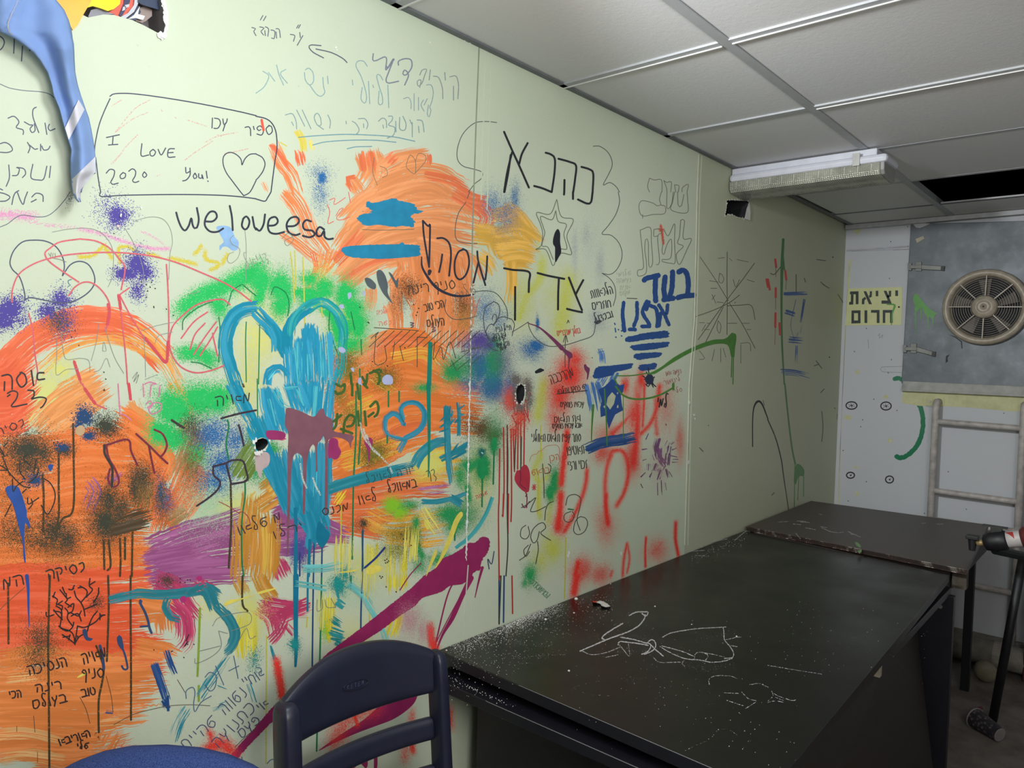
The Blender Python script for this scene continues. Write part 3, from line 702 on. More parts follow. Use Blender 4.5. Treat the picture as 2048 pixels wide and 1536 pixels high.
# ------------------------------------------------------------------ navy plastic chair
M_NAVY = NT('navy_plastic'); M_NAVY.setp(.36, 0, .5); co = M_NAVY.coord()
M_NAVY.link(M_NAVY.ramp(M_NAVY.noise(co, 20, 4), [(.3, lin('#1e2133')), (.7, lin('#23273a'))]), M_NAVY.b.inputs['Base Color'])
M_NAVY.bump(M_NAVY.noise(co, 700, 2), .05, .0006); M_NAVY = M_NAVY.m
A_ = Vector(hit(551, 1423, 2, .85)); B_ = Vector(hit(881, 1309, 2, .85))
e1 = (B_ - A_).normalized(); CW = (B_ - A_).length; nb = Vector((-e1.y, e1.x, 0))   # towards the wall
mid = (A_ + B_) / 2
chair = thing('plastic_chair', 'navy blue slatted plastic chair standing by the near corner of the desk', 'chair', (mid.x, mid.y - .2, 0))
REC = .10
def ch(s, z, d=0.0):
    """s -1..1 across, height z, d metres towards the wall"""
    flare = 1 + (.85 - z) * .05
    w = CW / 2 * flare
    return mid + e1 * (s * w) + nb * ((z - .85) * REC + d) + Vector((0, 0, z - mid.z))
def conc(s): return .030 * (1 - s * s)
def arch(s): return .853 + .055 * (1 - abs(s) ** 2.1)
def slat(z0, z1, s0, s1, th, name, parent, n=28, m=6):
    bm = bmesh.new(); F = []; K = []
    for i in range(n + 1):
        s = s0 + (s1 - s0) * i / n
        lo = z0(s) if callable(z0) else z0; hi = z1(s) if callable(z1) else z1
        fr_, bk = [], []
        for j in range(m + 1):
            z = lo + (hi - lo) * j / m
            rim = 1.0 if 0 < j < m else .55
            fr_.append(bm.verts.new(ch(s, z, conc(s) - th / 2 * rim))); bk.append(bm.verts.new(ch(s, z, conc(s) + th / 2 * rim)))
        F.append(fr_); K.append(bk)
    for i in range(n):
        for j in range(m):
            bm.faces.new((F[i][j], F[i + 1][j], F[i + 1][j + 1], F[i][j + 1]))
            bm.faces.new((K[i][j], K[i][j + 1], K[i + 1][j + 1], K[i + 1][j]))
        bm.faces.new((F[i][0], K[i][0], K[i + 1][0], F[i + 1][0])); bm.faces.new((F[i][m], F[i + 1][m], K[i + 1][m], K[i][m]))
    for i in (0, n):
        for j in range(m): bm.faces.new((F[i][j], F[i][j + 1], K[i][j + 1], K[i][j]))
    bmesh.ops.recalc_face_normals(bm, faces=bm.faces[:])
    return obj(name, bm, M_NAVY, parent, smooth=True, bevel=.003)
toprail = slat(.778, arch, -.99, .90, .026, 'top_rail', chair, 40, 10)
slat(.683, .728, -.86, .86, .020, 'back_slat', chair)
slat(.586, .631, -.86, .86, .020, 'back_slat', chair)
slat(.489, .534, -.86, .86, .020, 'back_slat', chair)
for s_, hw, d0, d1 in ((-.90, .10, -.030, .022), (.935, .075, -.026, .020)):
    bm = bmesh.new(); rings = []
    for z in (0.0, .2, .42, .55, .7, .80, .842, .856, .862):
        sc_ = 1.0 if z < .84 else (.97 if z < .85 else (.8 if z < .86 else .5))
        r_ = []
        for k in range(20):
            a = 2 * math.pi * k / 20
            cs, sn = math.cos(a), math.sin(a)
            q = (abs(cs) ** .5) * (1 if cs > 0 else -1); w_ = (abs(sn) ** .5) * (1 if sn > 0 else -1)
            dd = (d0 + d1) / 2 + (d1 - d0) / 2 * w_ * sc_
            zz = z if z > .42 else z
            p = ch(s_ + hw * q * sc_, max(z, .42), dd)
            if z <= .42:
                p = p + nb * ((.42 - z) * .22); p.z = z
            r_.append(bm.verts.new(p))
        rings.append(r_)
    for a, b in zip(rings, rings[1:]):
        for k in range(20): bm.faces.new((a[k], a[(k + 1) % 20], b[(k + 1) % 20], b[k]))
    bm.faces.new(rings[0][::-1]); bm.faces.new(rings[-1]); bmesh.ops.recalc_face_normals(bm, faces=bm.faces[:])
    obj('back_post', bm, M_NAVY, chair, smooth=True)
# seat and front legs (below the frame)
sb = [ch(-.86, .43, -.02), ch(.86, .43, -.02), ch(.95, .44, -.40), ch(-.95, .44, -.40)]
obj('seat', hexa(bmesh.new(), sb, [p + Vector((0, 0, .025)) for p in sb]), M_NAVY, chair, bevel=.01)
for s_ in (-.92, .92):
    p = ch(s_, .43, -.37)
    obj('leg', TUBE([p, Vector((p.x, p.y, 0)) - nb * .03], [.02, .016], 12), M_NAVY, chair, smooth=True)
# moulded oval badge with raised lettering
badge_c = (711.6, 1370.0)
def on_front(px, py, lift):
    d = Vector(ray(px, py)); best = None
    for i in range(400):
        s = -1 + 2 * i / 399
    # intersect with the rail front by iteration
    P0 = Vector(CAM); tt = ((mid - P0).dot(nb)) / d.dot(nb)
    for _ in range(12):
        p = P0 + d * tt
        s = (p - mid).dot(e1) / (CW / 2); z = p.z
        tgt = (mid + nb * ((z - .85) * REC + conc(s) - .013 - lift))
        tt = ((tgt - P0).dot(nb)) / d.dot(nb)
    return P0 + d * tt
def oval(rx, ry, n=40):
    out = []
    for k in range(n):
        a = 2 * math.pi * k / n; x, y = rx * math.cos(a), ry * math.sin(a)
        out.append((badge_c[0] + x, badge_c[1] + y - x * .30))
    return out
ov0, ov1 = oval(25.5, 9.5), oval(23.5, 8.3)
bm = bmesh.new(); a = [bm.verts.new(on_front(*p, .0004)) for p in ov0]; b = [bm.verts.new(on_front(*p, .0034)) for p in [((x + u) / 2, (y + v) / 2) for (x, y), (u, v) in zip(ov0, ov1)]]; c_ = [bm.verts.new(on_front(*p, .0004)) for p in ov1]
for r0, r1 in ((a, b), (b, c_)):
    for k in range(40): bm.faces.new((r0[k], r0[(k + 1) % 40], r1[(k + 1) % 40], r1[k]))
badge = obj('badge_rim', bm, M_NAVY, toprail, smooth=True)
KET = {'K': [[(0, 0), (0, 1)], [(.6, 0), (0, .55), (.65, 1)]], 'E': [[(.6, 0), (0, 0), (0, 1), (.6, 1)], [(0, .5), (.5, .5)]], 'T': [[(0, 0), (.7, 0)], [(.35, 0), (.35, 1)]], 'R': [[(0, 1), (0, 0), (.5, 0), (.6, .25), (.45, .5), (0, .5)], [(.3, .5), (.65, 1)]]}
bm = bmesh.new()
for i, ch_ in enumerate('KETER'):
    for ln in KET[ch_]:
        pts = []
        for (x, y) in ln:
            px = badge_c[0] - 17 + i * 7.2 + x * 5.6; py = badge_c[1] - 4.2 + y * 8 - (px - badge_c[0]) * .30
            pts.append(on_front(px, py, .0012))
        tube(bm, pts, .0009, 5)
obj('badge_lettering', bm, plain('navy_raised_letters', '#3a4058', .3), toprail)

# ------------------------------------------------------------------ blue office chair at the bottom edge
M_FAB = NT('blue_woven_fabric'); M_FAB.setp(.9, 0, .15); co = M_FAB.coord()
wv = M_FAB.noise(co, 900, 2, .5)
M_FAB.link(M_FAB.ramp(wv, [(.35, lin('#22325f')), (.65, lin('#40528a'))]), M_FAB.b.inputs['Base Color'])
M_FAB.bump(wv, .5, .001); M_FAB = M_FAB.m
ap = Vector(CAM + ray(322, 1496) * .90)
oc = thing('office_chair', 'blue fabric office chair whose rounded backrest top shows at the bottom left', 'chair', (ap.x - .2, ap.y - .15, 0))
rt = Vector((CR[0], CR[1], 0)).normalized(); fw = Vector((CF[0], CF[1], 0)).normalized()
bm = bmesh.new(); n = 40; ctr = ap - Vector((0, 0, .235))
def backpt(a, sc, d):
    ex = 2.3
    cs, sn = math.cos(a), math.sin(a)
    x = (abs(cs) ** (2 / ex)) * (1 if cs > 0 else -1) * .215; z = (abs(sn) ** (2 / ex)) * (1 if sn > 0 else -1) * .235
    return ctr + rt * x * sc + Vector((0, 0, z * sc)) + fw * d
rings = [[bm.verts.new(backpt(2 * math.pi * k / n, sc, d)) for k in range(n)] for sc, d in ((.4, -.045), (.75, -.042), (.93, -.034), (.985, -.02), (1, 0), (.985, .015), (.9, .022))]
for a, b in zip(rings, rings[1:]):
    for k in range(n): bm.faces.new((a[k], a[(k + 1) % n], b[(k + 1) % n], b[k]))
bm.faces.new(rings[0][::-1]); bm.faces.new(rings[-1]); bmesh.ops.recalc_face_normals(bm, faces=bm.faces[:])
obj('backrest', bm, M_FAB, oc, smooth=True)
sc0 = ctr - fw * .27; sc0.z = .46
bm = bmesh.new()
rings = [[bm.verts.new(sc0 + rt * (.23 * q * math.cos(2 * math.pi * k / 32)) + fw * (.22 * q * math.sin(2 * math.pi * k / 32)) + Vector((0, 0, h))) for k in range(32)] for q, h in ((.9, -.03), (1, -.01), (1, .02), (.92, .04), (.5, .045))]
for a, b in zip(rings, rings[1:]):
    for k in range(32): bm.faces.new((a[k], a[(k + 1) % 32], b[(k + 1) % 32], b[k]))
bm.faces.new(rings[0][::-1]); bm.faces.new(rings[-1]); bmesh.ops.recalc_face_normals(bm, faces=bm.faces[:])
obj('seat', bm, M_FAB, oc, smooth=True)
obj('back_bar', TUBE([sc0 - Vector((0, 0, .035)), sc0 + fw * .27 - Vector((0, 0, .03)), sc0 + fw * .305 + Vector((0, 0, .03)), ctr + fw * .03]  , .015, 10), M_LEG, oc, smooth=True)
obj('gas_column', TUBE([sc0 - Vector((0, 0, .03)), (sc0.x, sc0.y, .07)], .025, 14), M_LEG, oc, smooth=True)
for k in range(5):
    a = k * 2 * math.pi / 5 + .3; d = Vector((math.cos(a), math.sin(a), 0)); c0_ = Vector((sc0.x, sc0.y, .09))
    bl = obj('base_leg', TUBE([c0_, c0_ + d * .26 - Vector((0, 0, .03))], [.022, .014], 8), M_LEG, oc)
    obj('caster', LATHE([(-.012, .024), (.012, .024)], c0_ + d * .26 - Vector((0, 0, .066)), (d.y, -d.x, 0), 16), M_LEG, bl)

# ------------------------------------------------------------------ chalk, dust and scraps on the loose board
def tab(px, py, h=0.0): return hit(px, py, 2, ZT + h)
t = NT('chalk_marks'); t.setp(.9, 0, .1); co = t.coord()
at = t.add('ShaderNodeAttribute', attribute_name='cov')
t.b.inputs['Base Color'].default_value = lin('#d6d6dc')
nz = t.ramp(t.noise(co, 260, 4, .8), [(.32, 0.0), (.68, 1.0)])
t.link(t.math('LESS_THAN', nz, at.outputs['Fac']), t.b.inputs['Alpha'])
M_CHALK = t.m

# ------------------------------------------------------------------ paint and ink: thin coats laid on a surface
def paint_mat(mode, hexc, cut=False, grain=950):
    key = (mode, hexc, cut, grain)
    if key in _MATS: return _MATS[key]
    t = NT(mode + '_' + hexc.strip('#')); t.setp(.5 if mode != 'spray' else .6, 0, .35)
    c = lin(hexc); co = t.coord()
    at = t.add('ShaderNodeAttribute', attribute_name='cov').outputs['Fac']
    if mode == 'brush':
        uv = t.add('ShaderNodeUVMap', uv_map='UVMap').outputs[0]
        n1 = t.noise(t.mapping(uv, (7, 330, 1)), 1.0, 3, .6, '2D')
        n2 = t.noise(t.mapping(uv, (5, 90, 1)), 1.0, 2, .5, '2D')
        hi = tuple(min(1, x * 1.18 + .03) for x in c[:3]) + (1,); lo = tuple(x * .92 for x in c[:3]) + (1,)
        t.link(t.ramp(n2, [(.36, lo), (.5, c), (.66, hi)]), t.b.inputs['Base Color'])
        k = t.ramp(n1, [(.32, 0.0), (.68, 1.0)])
        t.link(t.math('LESS_THAN', k, at), t.b.inputs['Alpha'])
        t.bump(n1, .15, .001)
    elif mode == 'spray':
        v = t.add('ShaderNodeTexVoronoi'); v.inputs['Scale'].default_value = grain; t.link(co, v.inputs['Vector'])
        sx = t.add('ShaderNodeSeparateColor'); t.link(v.outputs['Color'], sx.inputs[0])
        t.link(t.math('LESS_THAN', sx.outputs[0], at), t.b.inputs['Alpha'])
        t.b.inputs['Base Color'].default_value = c
    elif mode == 'ink':
        f = t.noise(co, 300, 2)
        hi = tuple(min(1, x * 1.25 + .012) for x in c[:3]) + (1,)
        t.link(t.ramp(f, [(.35, c), (.7, hi)]), t.b.inputs['Base Color'])
    elif mode == 'faint':
        f = t.ramp(t.noise(co, 420, 3, .7), [(.3, 0.0), (.7, 1.0)])
        t.link(t.math('LESS_THAN', f, at), t.b.inputs['Alpha']); t.b.inputs['Base Color'].default_value = c
    else:   # solid gloss paint
        f = t.noise(co, 40, 4)
        hi = tuple(min(1, x * 1.12) for x in c[:3]) + (1,); lo = tuple(x * .9 for x in c[:3]) + (1,)
        t.link(t.ramp(f, [(.3, lo), (.7, hi)]), t.b.inputs['Base Color']); t.setp(.35, 0, .45)
    if cut:      # the coat ends at the rim of the punched holes
        keep = None
        for (cx, cy, rx, ry) in HOLE_OVALS:
            c0 = wall_pt(cx, cy); ex = abs(wall_pt(cx + rx, cy)[0] - c0[0]); ez = abs(wall_pt(cx, cy + ry)[2] - c0[2])
            mp_ = t.add('ShaderNodeMapping'); mp_.inputs['Location'].default_value = (-c0[0] / ex, 0, -c0[2] / ez); mp_.inputs['Scale'].default_value = (1 / ex, 0, 1 / ez)
            t.link(co, mp_.inputs['Vector']); ln = t.add('ShaderNodeVectorMath', operation='LENGTH'); t.link(mp_.outputs[0], ln.inputs[0])
            o_ = t.math('GREATER_THAN', ln.outputs['Value'], 1.0)
            keep = o_ if keep is None else t.math('MULTIPLY', keep, o_)
        al = t.b.inputs['Alpha']
        if al.is_linked: keep = t.math('MULTIPLY', keep, al.links[0].from_socket)
        t.link(keep, al)
    _MATS[key] = t.m; return t.m
HOLE_OVALS = [(523, 889, 13, 14), (1041.5, 788, 9.5, 20.5)]

TILES = {c + str(i + 1): (512 * i, 384 * j) for j, c in enumerate('ABCD') for i in range(4)}
def parse(s):
    """'B2 10,20 30,40 | 5,6 7,8' -> lists of photograph pixels (x, y[, width factor])"""
    s = s.strip(); org, k = (0, 0), 1.0
    if s[:2] in TILES: org, k = TILES[s[:2]], .25; s = s[2:]
    out = []
    for part in s.split('|'):
        pts = []
        for tok in part.split():
            q = [float(v) for v in tok.split(',')]
            pts.append((org[0] + q[0] * k, org[1] + q[1] * k, q[2] if len(q) > 2 else 1.0))
        if pts: out.append(pts)
    return out
def smooth(pts, step=4.0, closed=False):
    P = np.array(pts, float); n = len(P)
    if n < 2: return P
    out = []
    rng_ = range(n if closed else n - 1)
    for i in rng_:
        p1, p2 = P[i], P[(i + 1) % n]
        p0 = P[i - 1] if (i > 0 or closed) else 2 * p1 - p2
        p3 = P[(i + 2) % n] if (i + 2 < n or closed) else 2 * p2 - p1
        m = max(1, int(math.hypot(*(p2 - p1)[:2]) / step))
        for k in range(m):
            t = k / m
            out.append(.5 * ((2 * p1) + (p2 - p0) * t + (2 * p0 - 5 * p1 + 4 * p2 - p3) * t * t + (3 * p1 - p0 - 3 * p2 + p3) * t ** 3))
    if not closed: out.append(P[-1])
    return np.array(out)

_LAYERS = {}
def layer_for(pts, key):
    """how many coats already lie under these pixels (kept on a coarse grid), plus one"""
    g = _LAYERS.setdefault(key, {}); cells = set()
    P = np.array(pts); x0, y0 = P.min(0); x1, y1 = P.max(0)
    cells = {(int(x // 8), int(y // 8)) for x, y in P}
    cells |= {(a + dx, b + dy) for a, b in cells for dx in (-1, 0, 1) for dy in (-1, 0, 1)}
    L = 1 + max([g.get(c, 0) for c in cells])
    for c in cells: g[c] = L
    return L
rp = random.Random(11)
class Coat:
    """collects flat strokes in photograph pixels, then lays them on a surface"""
    def __init__(s): s.v, s.f, s.c, s.uv, s.g = [], [], [], [], []; s.line = True
    def ribbon(s, pts, w, cols, covf, ext, capround, step=4.0, jit=0.0, sm=True):
        Q = smooth(pts, step) if (sm and len(pts) > 2) else smooth([pts[0], pts[-1]], step) if len(pts) == 2 else np.array(pts, float)
        if len(Q) < 2: return
        d0 = Q[0, :2] - Q[1, :2]; d0 /= (np.hypot(*d0) + 1e-9); d1 = Q[-1, :2] - Q[-2, :2]; d1 /= (np.hypot(*d1) + 1e-9)
        n = len(Q); tt = np.linspace(0, 1, n)
        rows = [(Q[i, 0], Q[i, 1], Q[i, 2] * w, 1.0, tt[i]) for i in range(n)]
        if ext > 0:
            r0, r1 = Q[0, 2] * w / 2 * ext, Q[-1, 2] * w / 2 * ext
            K = 4
            head, tail = [], []
            for k in range(1, K + 1):
                q = k / K; ww = math.sqrt(max(0, 1 - q * q)) if capround else 1.0
                if k == K and capround: ww = .12
                fade = (1 - q) if not capround else 1.0
                head.append((Q[0, 0] + d0[0] * r0 * q, Q[0, 1] + d0[1] * r0 * q, Q[0, 2] * w * ww, fade, 0))
                tail.append((Q[-1, 0] + d1[0] * r1 * q, Q[-1, 1] + d1[1] * r1 * q, Q[-1, 2] * w * ww, fade, 1))
            rows = head[::-1] + rows + tail
        X = np.array([(r[0], r[1]) for r in rows]); T = np.gradient(X, axis=0); T /= (np.hypot(T[:, 0], T[:, 1])[:, None] + 1e-9)
        N = np.stack([-T[:, 1], T[:, 0]], 1)
        L = np.concatenate([[0], np.cumsum(np.hypot(*np.diff(X, axis=0).T))])
        s.g.append(len(s.v)); base = len(s.v); uo = rp.uniform(0, 9); vo = rp.uniform(0, 9)
        for i, r in enumerate(rows):
            for k in range(cols):
                a = -1 + 2 * k / (cols - 1)
                jj = rp.uniform(-jit, jit) if (jit and abs(a) == 1) else 0
                x, y = X[i] + N[i] * (a * r[2] / 2 + jj)
                s.v.append((x, y)); s.c.append(max(0.0, covf(a, r[4]) * r[3])); s.uv.append((uo + L[i] / 1000, vo + a * w / 2000))
        for i in range(len(rows) - 1):
            for k in range(cols - 1):
                a = base + i * cols + k
                s.f.append((a, a + 1, a + cols + 1, a + cols))
    def disc(s, x, y, rx, ry, peak, n=22, rings=7):
        s.g.append(len(s.v)); base = len(s.v); s.v.append((x, y)); s.c.append(min(.98, 1.6 * peak)); s.uv.append((0, 0))
        wob = [rp.uniform(.8, 1.2) for _ in range(n)]; wob = [(wob[i - 1] + wob[i] + wob[(i + 1) % n]) / 3 for i in range(n)]
        for j in range(1, rings + 1):
            q = j / rings * 1.9
            for k in range(n):
                a = 2 * math.pi * k / n
                s.v.append((x + math.cos(a) * rx * q * wob[k], y + math.sin(a) * ry * q * wob[k])); s.uv.append((0, 0))
                s.c.append(min(.98, 1.6 * peak * math.exp(-q * q * 1.3)) if j < rings else 0.0)
        for k in range(n): s.f.append((base, base + 1 + k, base + 1 + (k + 1) % n))
        for j in range(rings - 1):
            for k in range(n):
                a = base + 1 + j * n + k; b = base + 1 + j * n + (k + 1) % n
                s.f.append((a, b, b + n, a + n))
    def poly(s, pts, sm=True, step=4.0, jag=0.0):
        s.line = False
        Q = smooth(pts, 2.0 if jag else step, True) if sm else np.array(pts, float)
        if jag: Q = Q + np.array([[rp.gauss(0, jag), rp.gauss(0, jag * .25), 0] for _ in Q])
        s.g.append(len(s.v)); base = len(s.v)
        for q in Q: s.v.append((q[0], q[1])); s.c.append(1.0); s.uv.append((q[0] / 1000, q[1] / 1000))
        for tri in tessellate_polygon([[Vector((q[0], q[1], 0)) for q in Q]]): s.f.append(tuple(base + i for i in tri))
    def build(s, name, mat, P, parent, label=None, base_off=.00003, step=.000006, key='wall', grain=950):
        if not s.f: return None
        V_ = np.array(s.v); b0, b1 = V_.min(0), V_.max(0)
        cut = key == 'wall' and any(b0[0] < h[0] + h[2] and b1[0] > h[0] - h[2] and b0[1] < h[1] + h[3] and b1[1] > h[1] - h[3] for h in HOLE_OVALS)
        if isinstance(mat, tuple): mat = paint_mat(*mat, cut, grain)
        me = bpy.data.meshes.new(name); G = s.g + [len(s.v)]; co = []
        for g0, g1 in zip(G, G[1:]):
            pts = s.v[g0:g1]; n = max(1, g1 - g0)
            if n > 12 and not s.line: smp = pts + [((p[0] + q[0]) / 2, (p[1] + q[1]) / 2) for p, q in zip(pts, pts[n // 2:])]
            else: smp = pts
            L = layer_for(smp, key)
            co += [tuple(P(x, y, base_off + (L + .35 * i / n) * step)) for i, (x, y) in enumerate(pts)]
        me.from_pydata(co, [], s.f)
        a = me.attributes.new('cov', 'FLOAT', 'POINT'); a.data.foreach_set('value', s.c)
        u = me.uv_layers.new(name='UVMap')
        li = np.zeros(len(me.loops), dtype=np.int32); me.loops.foreach_get('vertex_index', li)
        u.data.foreach_set('uv', np.array(s.uv, dtype=np.float32)[li].ravel())
        me.materials.append(mat); me.update()
        o = link_obj(name, me, parent)
        if label: o['label'] = label
        return o
def brushf(d, edge=.75):
    return lambda a, t: d * (1.0 if abs(a) < .8 else edge) * (1 - .45 * max(0, (t - .7) / .3)) * (1 - .25 * max(0, (.12 - t) / .12))
def sprayf(p):
    return lambda a, t: min(.98, 1.5 * p * math.exp(-(a * 1.75) ** 2 * 1.1)) if abs(a) < .999 else 0.0
def ink(name, hexc, w, data, label=None, mode='ink', P=wall_pt, parent=None, cov=1.0, key='wall', jit=0.0):
    c = Coat()
    for d in ([data] if isinstance(data, str) else data):
        for pts in (parse(d) if isinstance(d, str) else d):
            if len(pts) == 1: pts = [pts[0], (pts[0][0] + .8, pts[0][1] + .8, pts[0][2])]
            c.ribbon([p if len(p) > 2 else (*p, 1.0) for p in pts], w, 2 if mode != 'solid' else 3, lambda a, t: cov, 1.0, True, step=3.0, jit=jit)
    return c.build(name, (mode, hexc), P, wall_left if parent is None else parent, label, key=key)
def brush(name, hexc, data, dens=.9, label=None, P=wall_pt, parent=None, key='wall', ext=.5, edge=.75):
    """data: list of (width, points)"""
    c = Coat()
    for w, d in data:
        for pts in parse(d):
            c.ribbon(pts, w, 7, brushf(dens, edge), ext, False, step=8.0, jit=w * .03)
    return c.build(name, ('brush', hexc), P, wall_left if parent is None else parent, label, key=key)
def spray(name, hexc, blobs=(), lines=(), label=None, P=wall_pt, parent=None, key='wall', grain=950, k=1.0):
    """blobs: (x, y, rx, ry, peak); lines: (width, peak, points)"""
    c = Coat()
    for w, p, d in lines:
        for pts in parse(d): c.ribbon(pts, w * 2.0, 11, sprayf(p * k), 1.2, False, step=6.0)
    for b in blobs: c.disc(*b[:4], b[4] * k)
    return c.build(name, ('spray', hexc), P, wall_left if parent is None else parent, label, key=key, grain=grain)
def blot(name, hexc, polys=(), lines=(), label=None, P=wall_pt, parent=None, key='wall', sm=True, jag=0.0):
    """polys: outlines; lines: (width, points) tapered runs"""
    c = Coat()
    for d in polys:
        for pts in parse(d): c.poly(pts, sm, jag=jag)
    for w, d in lines:
        for pts in parse(d): c.ribbon(pts, w, 3, lambda a, t: 1.0, 1.0, True, step=3.0)
    return c.build(name, ('solid', hexc), P, wall_left if parent is None else parent, label, key=key)

# handwriting: each letter as a few strokes in a unit box, y down
GL = {
 'א': (.95, '.1,0 .2,1|.9,.25 .55,.25 .5,.62 .95,.68'), 'ב': (.8, '.05,.05 .5,0 .66,.3 .6,.92|0,1 .8,.9'),
 'ג': (.6, '.1,.08 .45,0 .5,.35 .45,.7 .1,1'), 'ד': (.65, '0,.1 .4,0 .5,.25 .3,.48 .58,.75 .4,1.05'),
 'ה': (.75, '0,.04 .45,0 .64,.3 .6,1|.15,.42 .1,1'), 'ו': (.3, '.15,0 .15,1'), 'ז': (.5, '.42,0 .1,.2 .32,.55 .2,1'),
 'ח': (.75, '.05,1 .08,.1 .4,0 .62,.2 .64,1'), 'ט': (.8, '.1,0 0,.6 .25,1 .6,.9 .7,.3 .5,0'), 'י': (.3, '.12,0 .16,.38'),
 'כ': (.75, '0,.02 .5,.06 .65,.5 .4,.95 0,1'), 'ך': (.6, '0,.05 .45,0 .5,.4 .45,1.5'), 'ר': (.62, '0,.08 .36,0 .54,.3 .5,1'),
 'ל': (.65, '.6,-.55 .35,-.65 .22,-.2 .42,.5 .35,1 .08,.85 .2,.5'), 'מ': (.75, '0,1 .15,.05 .42,.85 .62,0'),
 'ם': (.8, '.1,.05 .6,.05 .7,.6 .4,1 .05,.9 .1,.05'), 'נ': (.5, '.3,0 .38,.85 .02,1'), 'ן': (.3, '.15,0 .15,1.45'),
 'ס': (.8, '.4,0 .05,.4 .3,1 .7,.7 .62,.15 .35,0'), 'ע': (.7, '.05,.05 .2,.6 .5,.4 .58,0|.4,.45 .15,1.2'),
 'פ': (.8, '0,.9 .5,1 .7,.5 .4,0 .05,.2 .2,.5 .42,.4'), 'ף': (.6, '.35,.4 .1,.25 .3,0 .52,.3 .42,1.4'),
 'צ': (.7, '.1,0 .45,.1 .2,.42 .6,.5 .5,1 .1,1.1'), 'ץ': (.6, '.05,.05 .4,.4 .55,0|.4,.4 .35,1.4'),
 'ק': (.75, '0,.04 .5,0 .62,.4 .4,.75|.12,.4 .1,1.4'), 'ש': (.8, '.72,0 .22,.1 0,.6 .3,1 .6,.7 .42,.32 .12,.5'),
 'ת': (.85, '0,1 .2,.9 .2,.1 .55,0 .72,.3 .68,1'), '"': (.3, '.1,-.25 .1,0|.25,-.25 .25,0'), "'": (.2, '.1,-.2 .1,.05'),
 '!': (.3, '.15,-.2 .15,.7|.15,.95 .16,1'), '.': (.3, '.1,1 .14,1.02'), ',': (.3, '.15,.9 .1,1.15'), '-': (.5, '.1,.5 .4,.5'),
 'O': (.8, '.4,0 .05,.4 .3,1 .7,.7 .62,.15 .35,0'), 'T': (.7, '0,0 .65,0|.33,0 .33,1'), 'K': (.7, '.1,0 .1,1|.6,0 .12,.5 .65,1'),
 'И': (.75, '.1,0 .1,1 .6,0 .6,1'), 'P': (.65, '.1,1 .1,0 .5,.05 .5,.45 .1,.5'), 'Ы': (.9, '.1,0 .1,1 .5,.9 .45,.55 .1,.5|.75,0 .75,1'),
}
def text_strokes(txt, x0, y0, x1, y1, h, rtl=True, slant=0.0):
    """lays txt from (x0, y0) towards (x1, y1); y is the top of the letters"""
    adv = []
    for ch_ in txt: adv.append(.45 if ch_ == ' ' else GL[ch_][0] + .12)
    tot = sum(adv); L = math.hypot(x1 - x0, y1 - y0); k = L / tot
    ux, uy = (x1 - x0) / L, (y1 - y0) / L
    out = []; cur = 0.0
    for ch_, a in zip(txt, adv):
        if ch_ != ' ':
            g = GL[ch_]
            for part in g[1].split('|'):
                pts = []
                for tok in part.split():
                    gx, gy = (float(v) for v in tok.split(','))
                    gx += rp.uniform(-.03, .03); gy += rp.uniform(-.03, .03)
                    s_ = cur + (g[0] - gx if rtl else gx)
                    px = x0 + ux * s_ * k; py = y0 + uy * s_ * k
                    dirx, diry = -uy * (1 if not rtl else -1), ux * (1 if not rtl else -1)
                    pts.append((px + dirx * gy * h + slant * gy * h, py + diry * gy * h, 1.0))
                out.append(pts)
        cur += a
    return out
def write(name, hexc, w, lines, label=None, mode='ink', P=wall_pt, parent=None, cov=1.0, key='wall'):
    st = []
    for ln in lines: st += text_strokes(*ln[:6], **(ln[6] if len(ln) > 6 else {}))
    return ink(name, hexc, w, [st], label, mode, P, parent, cov, key)

# ================================================================== graffiti on the left wall, bottom coat first
# faint pinkish and yellowish stains
ink('pink_smear', '#d9a69b', 2.2, ['A1 920,1060 960,1010 1080,870 1200,800 | 920,1060 1050,960 1180,900 | 890,1310 940,1260 1020,1160 1100,1080 | 900,1310 960,1240 1000,1180 | 1640,1140 1740,1090 1900,1060 | 1500,960 1650,1010 | 1290,880 1300,890 | 1400,940 1410,945 | 1740,1080 1770,1090 | 1250,1410 1280,1400 | 890,850 970,800 | 1480,1280 1560,1220 1700,1130 | 1800,1230 1990,1190'], 'faint pink smears inside the framed message', mode='faint', cov=.5)
spray('pink_chalk_band', '#e59cc6', lines=[(16, .6, 'B1 0,180 100,185 250,200'), (7, .55, 'B1 640,300 800,330 1000,400 1200,450 1340,455'), (6, .25, 'B1 240,240 450,270 640,290'), (4, .3, 'B1 1120,310 1260,380 1320,440')], label='pale pink chalky band')
spray('yellow_letters', '#d8c747', lines=[(7, .75, 'B1 640,520 740,510 830,430 | 830,430 890,520 | 960,560 950,450 1030,440 1080,470 | 1180,490 1270,520 | 1370,530 1460,550 1560,575 | 1565,490 1605,440 | 1640,480 1650,540 1750,570 1740,600 1690,620 | 1780,570 1820,500')], label='small yellow brush letters')
blot('light_blue_dab', '#93bbe6', ['B1 1730,280 1800,270 1850,290 1880,360 1910,400 1900,460 1860,470 1820,440 1780,440 1760,470 1755,430 1790,400 1760,340'], label='pale blue paint dab')

